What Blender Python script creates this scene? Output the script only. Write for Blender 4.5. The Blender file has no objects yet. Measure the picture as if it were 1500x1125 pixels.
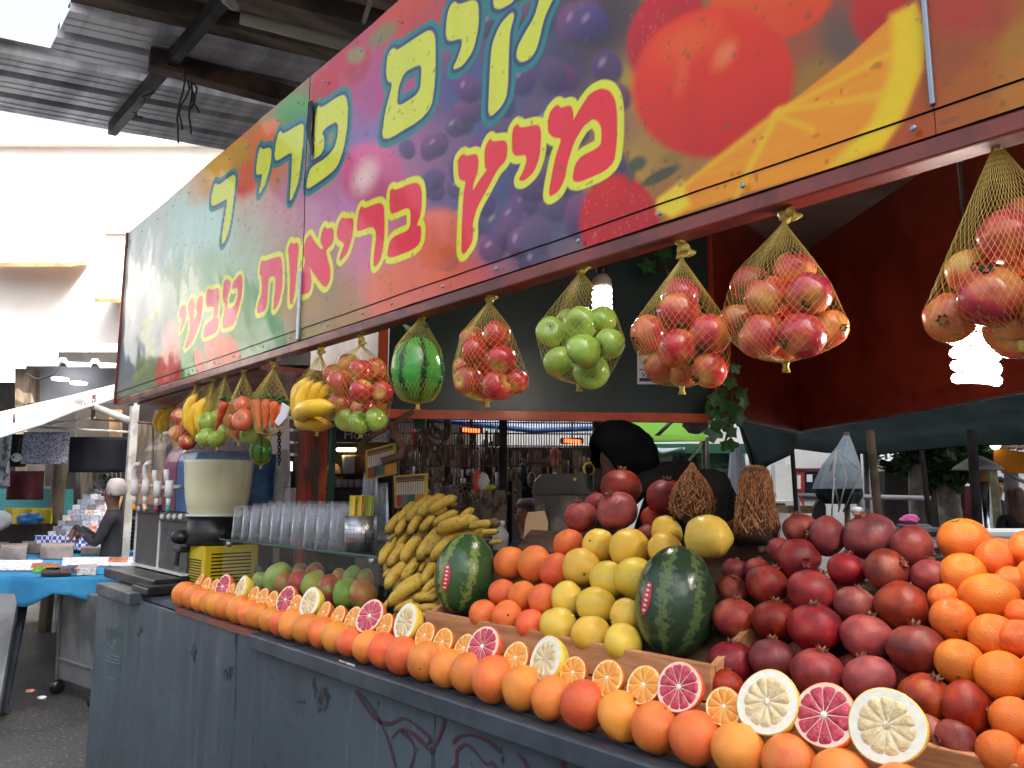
import bpy, bmesh, math, random
import numpy as np
from mathutils import Vector, Matrix, noise as mnoise
from mathutils.bvhtree import BVHTree

random.seed(7); np.random.seed(7)
S = bpy.context.scene
COL = S.collection
R = math.radians

# ------------------------------------------------------------------ camera
FPX = 1130.0                      # focal length in pixels of a 1500 px wide picture
YAW, PITCH = R(48.5), math.atan2(162.0, 1130.0)
CAM = Vector((0.0, 0.0, 1.5))
cd = bpy.data.cameras.new('camera'); cam = bpy.data.objects.new('camera', cd); COL.objects.link(cam)
cd.sensor_width = 36.0; cd.lens = 36.0*FPX/1500.0; cd.clip_start = 0.05; cd.clip_end = 500.0
cam.location = CAM; cam.rotation_euler = (math.pi/2+PITCH, 0, YAW)
S.camera = cam
# ------------------------------------------------------------------ world, sun, exposure
SUN_EL, SUN_AZ = R(48), R(78)     # azimuth from +Y towards +X : the sun stands over the added shading block to our right
w = bpy.data.worlds.new('World'); S.world = w; w.use_nodes = True
nt = w.node_tree; nt.nodes.clear()
sky = nt.nodes.new('ShaderNodeTexSky'); sky.sky_type = 'NISHITA'; sky.sun_disc = False
sky.sun_elevation = SUN_EL; sky.sun_rotation = SUN_AZ; sky.air_density = 0.9; sky.dust_density = 10.0; sky.ozone_density = 0.2
bg = nt.nodes.new('ShaderNodeBackground'); bg.inputs['Strength'].default_value = 0.15
wo = nt.nodes.new('ShaderNodeOutputWorld')
hz_ = nt.nodes.new('ShaderNodeHueSaturation'); hz_.inputs['Saturation'].default_value = 0.5     # hazy winter sky
nt.links.new(sky.outputs[0], hz_.inputs['Color']); nt.links.new(hz_.outputs[0], bg.inputs[0]); nt.links.new(bg.outputs[0], wo.inputs[0])
sl = bpy.data.lights.new('sun', 'SUN'); sl.energy = 5.0; sl.angle = R(0.5); sl.color = (1.0, 0.95, 0.87)
sun = bpy.data.objects.new('sun', sl); COL.objects.link(sun)
sdir = Vector((math.sin(SUN_AZ)*math.cos(SUN_EL), math.cos(SUN_AZ)*math.cos(SUN_EL), math.sin(SUN_EL)))
sun.rotation_euler = sdir.to_track_quat('Z', 'Y').to_euler()
sun.location = (12, 3, 14)
S.view_settings.view_transform = 'Standard'; S.view_settings.look = 'None'
S.view_settings.exposure = 2.03; S.view_settings.gamma = 1.0; S.view_settings.use_curve_mapping = False
S.render.engine = 'CYCLES'
S.cycles.use_denoising = True; S.cycles.max_bounces = 7; S.cycles.diffuse_bounces = 4; S.cycles.glossy_bounces = 3
S.cycles.transparent_max_bounces = 24; S.cycles.transmission_bounces = 4
S.cycles.caustics_reflective = False; S.cycles.caustics_refractive = False; S.cycles.sample_clamp_indirect = 6.0

# ------------------------------------------------------------------ photograph pixel -> place
FH = Vector((-math.sin(YAW), math.cos(YAW), 0)); RT = Vector((math.cos(YAW), math.sin(YAW), 0)); UP = Vector((0, 0, 1))
CP, SP = math.cos(PITCH), math.sin(PITCH)
def ray(px, py):
    a, b = px-750.0, 562.5-py
    return FH*(FPX*CP-b*SP) + RT*a + UP*(b*CP+FPX*SP)
def at_Y(px, py, Y): d = ray(px, py); return CAM + d*(Y/d.y)
def at_Z(px, py, Z): d = ray(px, py); return CAM + d*((Z-CAM.z)/d.z)
def at_D(px, py, D):                       # D = level distance ahead
    d = ray(px, py); return CAM + d*(D/d.dot(FH))
def at_P(px, py, p, n): d = ray(px, py); return CAM + d*((p-CAM).dot(n)/d.dot(n))
def mpx(P):                                # metres per photo pixel at a place
    v = P-CAM; return (v.dot(FH)*CP+v.z*SP)/FPX
def c8(r, g, b, k=1.0):                    # 8 bit sRGB -> linear base colour
    f = lambda u: (u/255/12.92) if u/255 <= 0.04045 else ((u/255+0.055)/1.055)**2.4
    return (f(r)*k, f(g)*k, f(b)*k, 1.0)

# ------------------------------------------------------------------ materials
MATS = {}
class NT:
    def __init__(s, name):
        s.m = bpy.data.materials.new(name); s.m.use_nodes = True; s.t = s.m.node_tree; s.t.nodes.clear()
        s.out = s.t.nodes.new('ShaderNodeOutputMaterial'); s.b = s.n('ShaderNodeBsdfPrincipled')
        s.t.links.new(s.b.outputs[0], s.out.inputs[0]); MATS[name] = s.m
    def n(s, typ, ins=None, **kw):
        x = s.t.nodes.new(typ)
        for k, v in kw.items(): setattr(x, k, v)
        for k, v in (ins or {}).items(): s.set(x.inputs[k], v)
        return x
    def set(s, sock, v):
        if hasattr(v, 'outputs'): v = v.outputs[0]
        if isinstance(v, bpy.types.NodeSocket): s.t.links.new(v, sock)
        else: sock.default_value = v
    def bs(s, **kw):
        for k, v in kw.items(): s.set(s.b.inputs[k.replace('_', ' ')], v)
    def math(s, op, a, b=0.0, clamp=False):
        return s.n('ShaderNodeMath', {0: a, 1: b}, operation=op, use_clamp=clamp).outputs[0]
    def coords(s, rnd=True, kind='Object'):
        c = s.n('ShaderNodeTexCoord').outputs[kind]
        if not rnd: return c
        o = s.n('ShaderNodeObjectInfo').outputs['Random']
        k = s.n('ShaderNodeVectorMath', {0: (37.0, 71.0, 13.0)}, operation='SCALE'); s.set(k.inputs['Scale'], o)
        return s.n('ShaderNodeVectorMath', {0: c, 1: k.outputs[0]}, operation='ADD').outputs[0]
    def noise(s, vec, scale, detail=4.0, rough=0.55, dist=0.0):
        return s.n('ShaderNodeTexNoise', {'Vector': vec, 'Scale': scale, 'Detail': detail, 'Roughness': rough, 'Distortion': dist}).outputs['Fac']
    def ramp(s, fac, stops, interp='LINEAR'):
        x = s.n('ShaderNodeValToRGB', {0: fac}); x.color_ramp.interpolation = interp
        e = x.color_ramp.elements
        while len(e) < len(stops): e.new(0.5)
        for i, (p, c) in enumerate(stops): e[i].position = p; e[i].color = c if len(c) == 4 else (*c, 1)
        return x.outputs[0]
    def mix(s, fac, a, b, blend='MIX'):
        x = s.n('ShaderNodeMix', data_type='RGBA', blend_type=blend)
        s.set(x.inputs[0], fac); s.set(x.inputs[6], a); s.set(x.inputs[7], b); return x.outputs[2]
    def mr(s, v, a, b, c=0.0, d=1.0):
        return s.n('ShaderNodeMapRange', {0: v, 1: a, 2: b, 3: c, 4: d}).outputs[0]
    def bump(s, h, strength=0.3, dist=0.01):
        x = s.n('ShaderNodeBump', {'Height': h, 'Strength': strength, 'Distance': dist}); s.set(s.b.inputs['Normal'], x.outputs[0])

def mat(name, col, col2=None, scale=6.0, lo=0.42, hi=0.6, rough=0.55, metal=0.0, spec=0.5, bump=0.0, bscale=60.0, coat=0.0,
        rand=0.0, stretch=None, detail=5.0, emit=None, es=0.0, alpha=1.0, trans=0.0, rvar=0.1, sss=0.0):
    if name in MATS: return MATS[name]
    t = NT(name); v = t.coords(rand > 0 or True)
    if stretch: v = t.n('ShaderNodeVectorMath', {0: v, 1: stretch}, operation='MULTIPLY').outputs[0]
    f = t.noise(v, scale, detail)
    c = t.ramp(f, [(lo, col), (hi, col2)]) if col2 else t.mix(t.mr(f, 0.3, 0.7, 0.0, 0.35), col, tuple(x*0.62 for x in col[:3])+(1,))
    if rand:
        o = t.n('ShaderNodeObjectInfo').outputs['Random']
        hs = t.n('ShaderNodeHueSaturation', {'Color': c, 'Hue': t.mr(o, 0, 1, 0.5-rand*0.06, 0.5+rand*0.06), 'Value': t.mr(t.math('FRACT', t.math('MULTIPLY', o, 7.3)), 0, 1, 1-rand*0.45, 1+rand*0.3)})
        c = hs.outputs[0]
    t.bs(Base_Color=c, Roughness=t.mr(f, 0.3, 0.7, max(0.02, rough-rvar), min(1, rough+rvar)), Metallic=metal, Specular_IOR_Level=spec)
    if coat: t.bs(Coat_Weight=coat, Coat_Roughness=0.12)
    if bump: t.bump(t.noise(v, bscale, 3.0), bump, 0.02)
    if emit: t.bs(Emission_Color=emit, Emission_Strength=es)
    if trans: t.bs(Transmission_Weight=trans)
    if sss: t.bs(Subsurface_Weight=sss, Subsurface_Radius=(0.6, 0.25, 0.1), Subsurface_Scale=0.2)
    return t.m

def clearmat(name, tint=(0.96, 0.98, 1.0, 1), refl=0.5, rough=0.06, body=0.0, bodycol=(0.8, 0.85, 0.9, 1)):
    if name in MATS: return MATS[name]
    t = NT(name); t.t.nodes.remove(t.b)
    tr = t.n('ShaderNodeBsdfTransparent', {'Color': tint}); gl = t.n('ShaderNodeBsdfGlossy', {'Color': (1, 1, 1, 1), 'Roughness': rough})
    df = t.n('ShaderNodeBsdfTranslucent', {'Color': bodycol}); d2 = t.n('ShaderNodeBsdfDiffuse', {'Color': bodycol})
    dd = t.n('ShaderNodeMixShader', {0: 0.5, 1: df.outputs[0], 2: d2.outputs[0]})
    m0 = t.n('ShaderNodeMixShader', {0: body, 1: tr.outputs[0], 2: dd.outputs[0]})
    lw = t.n('ShaderNodeLayerWeight', {'Blend': refl})
    gb = t.n('ShaderNodeNewGeometry').outputs['Backfacing']; fr = t.math('MULTIPLY', lw.outputs['Fresnel'], t.mr(gb, 0, 1, 1.0, 0.0)); fr = t.math('ADD', fr, t.math('MULTIPLY', gb, 0.03))
    m1 = t.n('ShaderNodeMixShader', {0: fr, 1: m0.outputs[0], 2: gl.outputs[0]})
    t.t.links.new(m1.outputs[0], t.out.inputs[0]); return t.m

# ------------------------------------------------------------------ objects
def mesh_of(name, verts, faces, smooth=False):
    me = bpy.data.meshes.new(name); me.from_pydata([tuple(v) for v in verts], [], faces); me.update()
    if smooth: me.polygons.foreach_set('use_smooth', [True]*len(me.polygons))
    return me
def ob(name, me, m=None, parent=None, loc=None, rot=None, scale=None):
    o = bpy.data.objects.new(name, me); COL.objects.link(o)
    if m is not None and me is not None and len(me.materials) == 0: me.materials.append(m)
    if parent is not None: o.parent = parent
    if loc is not None: o.location = loc
    if rot is not None:
        if isinstance(rot, Matrix): o.rotation_euler = rot.to_euler()
        else: o.rotation_euler = rot
    if scale is not None: o.scale = scale if hasattr(scale, '__len__') else (scale,)*3
    return o
def tag(o, label, cat, group=None, kind=None):
    o['label'] = label; o['category'] = cat
    if group: o['group'] = group
    if kind: o['kind'] = kind
    return o
def thing(name, label, cat, loc=(0, 0, 0), rz=0.0, group=None):
    o = bpy.data.objects.new(name, None); COL.objects.link(o); o.location = loc; o.rotation_euler = (0, 0, rz); o.empty_display_size = 0.05
    return tag(o, label, cat, group)
class MB:
    def __init__(s): s.v = []; s.f = []
    def add(s, vs, fs):
        k = len(s.v); s.v += [Vector(v) for v in vs]; s.f += [tuple(i+k for i in f) for f in fs]; return s
    def box(s, a, b):
        (x0, y0, z0), (x1, y1, z1) = a, b
        return s.add([(x0,y0,z0),(x1,y0,z0),(x1,y1,z0),(x0,y1,z0),(x0,y0,z1),(x1,y0,z1),(x1,y1,z1),(x0,y1,z1)],
                     [(0,3,2,1),(4,5,6,7),(0,1,5,4),(1,2,6,5),(2,3,7,6),(3,0,4,7)])
    def hexa(s, q0, q1):          # two quads (lists of 4), joined
        return s.add(list(q0)+list(q1), [(0,3,2,1),(4,5,6,7),(0,1,5,4),(1,2,6,5),(2,3,7,6),(3,0,4,7)])
    def slab(s, quad, thick):     # quad corners in 3d, extruded along the normal
        q = [Vector(p) for p in quad]; n = (q[1]-q[0]).cross(q[3]-q[0]).normalized()*thick
        return s.hexa(q, [p+n for p in q])
    def tube(s, pts, r, n=6, cap=True):
        pts = [Vector(p) for p in pts]; L = len(pts); rs = r if hasattr(r, '__len__') else [r]*L
        k = len(s.v); up = Vector((0, 0, 1)); prev = None
        for i, p in enumerate(pts):
            d = (pts[min(i+1, L-1)]-pts[max(i-1, 0)]).normalized()
            if prev is None:
                a = d.orthogonal().normalized()
            else:
                a = (prev-d*prev.dot(d));  a = a.normalized() if a.length > 1e-6 else d.orthogonal().normalized()
            prev = a; b = d.cross(a)
            for j in range(n):
                t = 2*math.pi*j/n; s.v.append(p+(a*math.cos(t)+b*math.sin(t))*rs[i])
        for i in range(L-1):
            for j in range(n):
                s.f.append((k+i*n+j, k+i*n+(j+1) % n, k+(i+1)*n+(j+1) % n, k+(i+1)*n+j))
        if cap:
            s.f.append(tuple(k+j for j in reversed(range(n)))); s.f.append(tuple(k+(L-1)*n+j for j in range(n)))
        return s
    def lathe(s, prof, n=24, c=(0, 0, 0), axis=None, cap=True):     # prof: (r, z)
        k = len(s.v); c = Vector(c)
        for (r, z) in prof:
            for j in range(n):
                t = 2*math.pi*j/n; s.v.append(c+Vector((r*math.cos(t), r*math.sin(t), z)))
        for i in range(len(prof)-1):
            for j in range(n):
                s.f.append((k+i*n+j, k+i*n+(j+1) % n, k+(i+1)*n+(j+1) % n, k+(i+1)*n+j))
        if cap:
            s.f.append(tuple(k+j for j in reversed(range(n)))); s.f.append(tuple(k+(len(prof)-1)*n+j for j in range(n)))
        return s
    def ball(s, c, r, nu=10, nv=7, sc=(1, 1, 1)):
        c = Vector(c); k = len(s.v)
        for i in range(nv+1):
            th = math.pi*i/nv
            for j in range(nu):
                ph = 2*math.pi*j/nu
                s.v.append(c+Vector((math.sin(th)*math.cos(ph)*sc[0], math.sin(th)*math.sin(ph)*sc[1], math.cos(th)*sc[2]))*r)
        for i in range(nv):
            for j in range(nu):
                s.f.append((k+i*nu+j, k+(i+1)*nu+j, k+(i+1)*nu+(j+1) % nu, k+i*nu+(j+1) % nu))
        return s
    def ribbon(s, pts, wid, nrm):           # flat stroke lying on a surface of normal nrm
        pts = [Vector(p) for p in pts]; nrm = Vector(nrm); L = len(pts); k = len(s.v)
        ws = wid if hasattr(wid, '__len__') else [wid]*L
        for i, p in enumerate(pts):
            d = (pts[min(i+1, L-1)]-pts[max(i-1, 0)]).normalized(); a = d.cross(nrm).normalized()*ws[i]*0.5
            s.v += [p-a, p+a]
        for i in range(L-1): s.f.append((k+2*i, k+2*i+1, k+2*i+3, k+2*i+2))
        return s
    def mesh(s, name, smooth=False): return mesh_of(name, s.v, s.f, smooth)
    def build(s, name, m, parent=None, smooth=False, bevel=0.0, base=None):
        me = s.mesh(name, smooth)
        if base is not None:                         # origin at a base point
            b = Vector(base); me.transform(Matrix.Translation(-b))
        o = ob(name, me, m, parent, loc=base)
        if bevel:
            md = o.modifiers.new('edge', 'BEVEL'); md.width = bevel; md.segments = 2; md.limit_method = 'ANGLE'
        return o
def smooth_pts(pts, n=6):                  # Catmull-Rom
    P = [Vector(p) for p in pts]; out = []
    for i in range(len(P)-1):
        a, b, c, d = P[max(i-1, 0)], P[i], P[i+1], P[min(i+2, len(P)-1)]
        for k in range(n):
            t = k/n; out.append(0.5*((2*b)+(c-a)*t+(2*a-5*b+4*c-d)*t*t+(3*b-a-3*c+d)*t*t*t))
    out.append(P[-1]); return out
def copy_tree(o, parent=None):
    c = o.copy(); COL.objects.link(c); c.parent = parent
    for ch in o.children: copy_tree(ch, c)
    return c
def rock(me, amp, sc, seed=0):             # gentle irregularity
    off = Vector((seed*3.1, seed*1.7, seed*5.3))
    for v in me.vertices:
        v.co *= 1+amp*mnoise.noise(v.co*sc+off)
# ================================================================== setting: ground, roof, kiosk
SIGN_Y, LIP_Y, TOP_Z = 1.235, 1.235, 1.0
def plain(name, kind='structure'):
    return dict(name=name, kind=kind)

# ---- ground : one wide sheet of dirty asphalt
t = NT('asphalt'); v = t.coords(False)
f1 = t.noise(v, 1.3, 6); f2 = t.noise(v, 42, 4); f3 = t.noise(v, 8, 5)
c = t.ramp(f1, [(0.35, (0.022, 0.022, 0.022)), (0.65, (0.06, 0.057, 0.054))])
c = t.mix(t.mr(f2, 0.55, 0.72), c, (0.2, 0.19, 0.175, 1)); c = t.mix(t.mr(f3, 0.6, 0.75), c, (0.02, 0.02, 0.02, 1))
t.bs(Base_Color=c, Roughness=t.mr(f1, 0.3, 0.7, 0.45, 0.85)); t.bump(f2, 0.5, 0.01)
g = MB(); gx = [-160, -40, -12, -9, -7, -5, -3, 0, 4, 12, 60]; gy = [-60, -12, -4, -1, 0, 1.5, 3, 6, 12, 40, 160]
g.v = [Vector((x, y, 0.0)) for y in gy for x in gx]
g.f = [(j*11+i, j*11+i+1, (j+1)*11+i+1, (j+1)*11+i) for j in range(10) for i in range(10)]
o = g.build('ground', MATS['asphalt']); o['kind'] = 'structure'

# ---- market roof of corrugated sheet, high over the lane
RZ = 4.0
roof = thing('market_roof', 'high corrugated metal roof on dark steel beams over the market lane', 'roof', (-4.5, 3, RZ))
roof.location = (0, 0, 0)
e0, e1 = at_Z(0, 162, RZ), at_Z(320, 218, RZ)
rv = (e1-e0).normalized(); ru = Vector((rv.y, -rv.x, 0))           # rv across the lane, ru towards us
if ru.x < 0: ru = -ru
def rp(u, v_, dz=0.0): return e0 + ru*u + rv*v_ + UP*dz
mat('roof_zinc', c8(196, 198, 204), c8(150, 153, 160), scale=2.2, rough=0.42, metal=0.1, stretch=(0.4, 3, 1), bump=0.05, bscale=30)
mat('roof_brown', c8(128, 114, 98), c8(84, 74, 64), scale=2.5, rough=0.6, metal=0.2, stretch=(3, 0.5, 1))
mat('dark_steel', c8(62, 60, 62), c8(38, 36, 37), scale=4, rough=0.5, metal=0.5, bump=0.1)
mat('rust_steel', c8(92, 70, 54), c8(48, 40, 36), scale=5, rough=0.75, metal=0.2, bump=0.2)
def corrugated(u0, u1, va, vb, pitch, pan, deep, name, m, parent, dz=0.0, mini=True):
    mb = MB(); u = u0; prof = []
    while u < u1:
        w_ = pitch*pan
        prof += [(u, 0.0)]
        if mini: prof += [(u+w_*0.3, 0), (u+w_*0.34, 0.008), (u+w_*0.38, 0), (u+w_*0.62, 0), (u+w_*0.66, 0.008), (u+w_*0.7, 0)]
        prof += [(u+w_, 0.0), (u+w_+0.012, deep), (u+pitch-0.012, deep)]
        u += pitch
    k = 0
    for (uu, zz) in prof:
        a, b = va(uu), vb(uu); p, q = rp(uu, a, dz+zz), rp(uu, b, dz+zz); mb.v += [p, q, p+UP*0.006, q+UP*0.006]
    n = len(prof)
    for i in range(n-1):
        mb.f += [(4*i, 4*i+4, 4*i+5, 4*i+1), (4*i+2, 4*i+3, 4*i+7, 4*i+6)]
    mb.f += [(0, 1, 3, 2), (4*n-4, 4*n-2, 4*n-1, 4*n-3)]
    return mb.build(name, m, parent)
# near edge of the roof runs along the counter; beyond its corner a strip reaches further over the lane
cn = at_Z(70, 80, RZ); c2 = at_Z(110, 0, RZ)
ucor = (cn-e0).dot(ru); vcor = (cn-e0).dot(rv); sl_ = ((c2-e0).dot(rv)-vcor)/((c2-e0).dot(ru)-ucor)
ubeam = (at_Z(225, 100, RZ)-e0).dot(ru)
corrugated(0.0, ucor-0.01, lambda u: -4.0, lambda u: 4.7, ucor/3.0, 0.72, 0.05, 'roof_sheet', MATS['roof_zinc'], roof)
corrugated(ucor+0.0, ubeam+0.35, lambda u: vcor+sl_*(u-ucor), lambda u: 4.7, ucor/3.0, 0.72, 0.05, 'roof_sheet', MATS['roof_zinc'], roof, dz=0.004)
corrugated(ubeam+0.36, ubeam+7.5, lambda u: vcor+sl_*(u-ucor), lambda u: 4.7, 0.34, 0.5, 0.12, 'roof_deck', MATS['roof_brown'], roof, dz=0.05, mini=False)
def beam(px0, py0, px1, py1, z, w_, h_, name='roof_beam', m='dark_steel', ext=(0, 0)):
    a, b = at_Z(px0, py0, z), at_Z(px1, py1, z); d = (b-a).normalized(); a -= d*ext[0]; b += d*ext[1]; s_ = d.cross(UP).normalized()*w_/2
    mb = MB(); mb.hexa([a-s_, a+s_, b+s_, b-s_], [a-s_+UP*h_, a+s_+UP*h_, b+s_+UP*h_, b-s_+UP*h_]); return mb.build(name, MATS[m], roof)
beam(165, 197, 335, 0, RZ-0.09, 0.05, 0.085, ext=(0.02, 6))
beam(218, 100, 435, 158, RZ-0.12, 0.085, 0.11, m='rust_steel', ext=(0, 2.5))
for (x0, y0, x1, y1) in ((270, 60, 300, 62), (340, 10, 420, 40)):
    pass
mat('wire_black', c8(40, 38, 36), rough=0.6)
mb = MB()
for (x0, y0, x1, y1, sag) in ((270, 100, 258, 210, 3), (275, 118, 262, 190, 5), (280, 120, 278, 196, 2), (284, 122, 288, 165, 4), (283, 120, 283, 160, -3), (205, 150, 220, 135, 6), (195, 165, 205, 172, 4)):
    p0, p1 = at_Z(x0, y0, RZ-0.16), None
    D = (p0-CAM).dot(FH); pts = [at_D(x0+(x1-x0)*k/6+sag*math.sin(k*1.3), y0+(y1-y0)*k/6, D) for k in range(7)]
    mb.tube(pts, 0.006, 4)
mb.build('loose_wires', MATS['wire_black'], roof)
mat('pale_pipe', c8(150, 145, 135), rough=0.5)
for (x0, y0, x1, y1, r) in ((330, -4, 345, 8, 0.03), (352, 25, 600, 90, 0.035), (533, 32, 545, -6, 0.012)):
    a, b = at_Z(x0, y0, RZ-0.1), at_Z(x1, y1, RZ-0.1); MB().tube([a, b], r, 8).build('roof_pipe', MATS['pale_pipe'], roof, True)
# slender posts hold the roof at the back of the kiosk, out of sight from the lane
for (x, y) in ((-5.3, 3.4), (1.2, 4.6)):
    MB().tube([(x, y, 0), (x, y, RZ-0.05)], 0.05, 8).build('roof_post', MATS['dark_steel'], roof, True)

# ================================================================== the sign
sign = thing('shop_sign', 'long printed sign of fruit with big Hebrew lettering above the juice stall', 'sign', (-2.2, SIGN_Y, 2.06))
sign.location = (0, 0, 0)
def sg(px, py): p = at_Y(px, py, SIGN_Y); return (p.x, p.z)
SX0, SX1, SZ0, SZ1 = sg(170, 585)[0], 1.3, sg(500, 478)[1], sg(310, 235)[1]
def poly(pts, ox, oy, sc):  return np.array([sg(ox+u/sc, oy+v/sc) for u, v in pts])
def chaikin(P, n=2):
    for _ in range(n):
        Q = np.roll(P, -1, 0); P = np.stack([P*0.8+Q*0.2, P*0.2+Q*0.8], 1).reshape(-1, 2)
    return P
RED = [
 ([(655,203),(672,225),(730,208),(742,250),(740,305),(805,195),(850,140),(900,118),(945,130),(975,180),(985,260),(982,400),(965,540),(738,635),(765,500),(905,435),(910,350),(905,310),(880,275),(850,270),(800,310),(745,400),(705,530),(695,600),(660,670),(615,698),(620,640),(650,490),(690,375),(640,372),(612,345),(612,290),(620,240)],640,100,3.75),
 ([(437,310),(450,335),(545,313),(565,340),(560,470),(530,560),(480,608),(450,610),(470,580),(495,510),(490,465),(430,475),(413,450),(413,370),(420,330)],640,100,3.75),
 ([(145,475),(160,490),(215,475),(225,510),(220,570),(195,640),(193,690),(240,610),(280,555),(265,540),(265,440),(290,390),(300,410),(370,400),(380,430),(375,500),(330,545),(280,640),(215,760),(190,850),(195,950),(135,1035),(140,850),(150,680),(165,615),(125,605),(120,560),(120,500)],640,100,3.75),
 ([(1075,-15),(1095,5),(1250,-60),(1290,-20),(1290,150),(1250,265),(1290,262),(1278,405),(1040,497),(1055,380),(1090,340),(1215,290),(1220,130),(1185,115),(1075,165),(1060,130),(1062,30)],360,280,5),
 ([(850,112),(862,138),(985,88),(1012,120),(1012,350),(990,500),(937,560),(945,420),(960,300),(930,247),(815,292),(815,240),(830,150)],360,280,5),
 ([(705,195),(725,210),(770,200),(785,230),(775,330),(740,440),(690,500),(680,495),(715,400),(720,375),(670,345),(665,300),(680,230)],360,280,5),
 ([(470,320),(500,380),(555,440),(570,410),(545,370),(555,300),(575,262),(590,285),(630,270),(640,310),(630,380),(585,420),(585,480),(610,560),(610,650),(575,710),(480,570),(455,530),(480,650),(465,740),(385,755),(395,640),(440,510),(415,450),(440,350)],360,280,5),
 ([(330,375),(345,395),(375,380),(385,400),(370,600),(345,800),(320,830),(325,640),(320,480),(310,430)],360,280,5),
 ([(110,510),(130,520),(250,480),(265,510),(265,680),(240,810),(205,870),(200,840),(215,700),(215,610),(165,625),(155,740),(145,870),(80,895),(90,820),(120,740),(115,620),(100,600)],360,280,5),
 ([(850,180),(870,175),(905,190),(900,260),(875,320),(880,430),(945,400),(975,290),(965,225),(925,250),(920,210),(985,125),(1005,160),(1000,300),(965,450),(935,550),(845,580),(835,540),(865,380),(845,340),(840,280)],180,380,5.769),
 ([(715,245),(730,265),(800,245),(812,280),(800,440),(785,500),(805,500),(795,605),(668,665),(685,560),(760,505),(770,400),(745,390),(700,405),(695,330)],180,380,5.769),
 ([(560,340),(600,330),(605,400),(590,470),(600,530),(625,450),(615,400),(640,320),(670,310),(670,400),(640,560),(600,660),(530,755),(525,740),(560,620),(565,500),(550,430)],180,380,5.769),
 ([(485,395),(530,390),(530,480),(500,590),(480,610),(485,560),(500,500),(475,490),(475,430)],180,380,5.769)]
YEL = [
 ([(190,360),(210,385),(430,232),(470,240),(492,290),(490,600),(455,830),(100,1048),(125,830),(185,600),(145,590),(135,540),(145,420),(165,375)],540,0,5),
 ([(630,20),(655,45),(770,5),(800,40),(800,200),(765,370),(690,480),(625,505),(660,440),(695,330),(695,270),(590,300),(575,230),(590,90),(610,40)],540,0,5),
 ([(1040,95),(1055,115),(1020,240),(1005,690),(960,780),(878,858),(890,600),(905,330),(960,180)],540,0,5),
 ([(915,-10),(930,-100),(980,-170),(1200,-260),(1360,-260),(1400,-150),(1340,-10),(1270,130),(1220,350),(1170,420),(1110,442),(1080,410),(1090,340),(1140,240),(1210,130),(1255,-10),(1240,-120),(1060,-20),(1040,10),(960,55),(920,45)],540,0,5),
 ([(880,195),(905,225),(1130,75),(1175,95),(1200,220),(1190,450),(1150,680),(1070,870),(920,980),(745,1108),(770,960),(800,870),(960,770),(1060,660),(1100,500),(1100,390),(1070,350),(970,410),(910,490),(940,545),(930,690),(805,785),(815,680),(850,560),(840,490),(850,300),(865,220)],350,130,7.5),
 ([(460,470),(480,515),(690,390),(715,420),(705,600),(665,1010),(620,1125),(570,1240),(575,1125),(605,720),(580,690),(415,790),(400,740),(415,600),(440,500)],350,130,7.5),
 ([(240,645),(260,680),(340,655),(360,690),(345,860),(290,1040),(240,1120),(215,1150),(250,1000),(265,920),(195,940),(190,880),(215,720)],350,130,7.5),
 ([(780,395),(800,420),(925,325),(950,345),(940,470),(910,700),(885,830),(830,920),(850,760),(885,520),(865,525),(745,590),(750,500),(765,430)],180,200,5.769)]
HOLE = [([(205,805),(215,640),(265,520),(380,465),(402,490),(390,690)],540,0,5)]
def sdf(P, X, Z):
    """signed distance (metres, negative inside) of points to polygon P"""
    d = np.full(X.shape, 1e9); ins = np.zeros(X.shape, bool); n = len(P)
    for i in range(n):
        a, b = P[i], P[(i+1) % n]; e = b-a; wx, wz = X-a[0], Z-a[1]
        tt = np.clip((wx*e[0]+wz*e[1])/max(e@e, 1e-12), 0, 1); d = np.minimum(d, (wx-e[0]*tt)**2+(wz-e[1]*tt)**2)
        cnd = ((a[1] <= Z) & (b[1] > Z)) | ((b[1] <= Z) & (a[1] > Z))
        if abs(e[1]) > 1e-12: ins ^= cnd & (X < a[0]+(Z-a[1])*e[0]/e[1])
    d = np.sqrt(d); return np.where(ins, -d, d)
def lin(c): c = np.array(c, float)/255; return np.where(c <= 0.04045, c/12.92, ((c+0.055)/1.055)**2.4)
def sstep(x, a, b): u = np.clip((x-a)/(b-a), 0, 1); return u*u*(3-2*u)
# colour field on a grid
cpx = np.concatenate([np.arange(166, 1504, 1.7), ])
colX = [SX0]
zmid = 2.45
def projpx(X, Z):
    dx, dy, dz = X-CAM.x, SIGN_Y-CAM.y, Z-CAM.z
    f_ = dx*FH.x+dy*FH.y; r_ = dx*RT.x+dy*RT.y
    depth = f_*CP+dz*SP; up_ = dz*CP-f_*SP
    depth = np.where(depth < 0.05, 0.05, depth)
    return 750+FPX*r_/depth, 562.5-FPX*up_/depth
xs = np.linspace(SX0, -0.2, 8000); pxs = projpx(xs, np.full_like(xs, 2.3))[0]
keep = [SX0]; last = pxs[0]
for x_, p_ in zip(xs, pxs):
    if p_-last >= 1.0: keep.append(x_); last = p_
keep += list(np.linspace(-0.19, SX1, 60)); GX = np.array(keep)
GZ = np.linspace(SZ0, SZ1, 400)
XX, ZZ = np.meshgrid(GX, GZ, indexing='ij'); PX, PY = projpx(XX, ZZ)
PXmin, PXmax = PX.min(1), PX.max(1)
rng = np.random.RandomState(3)
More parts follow.
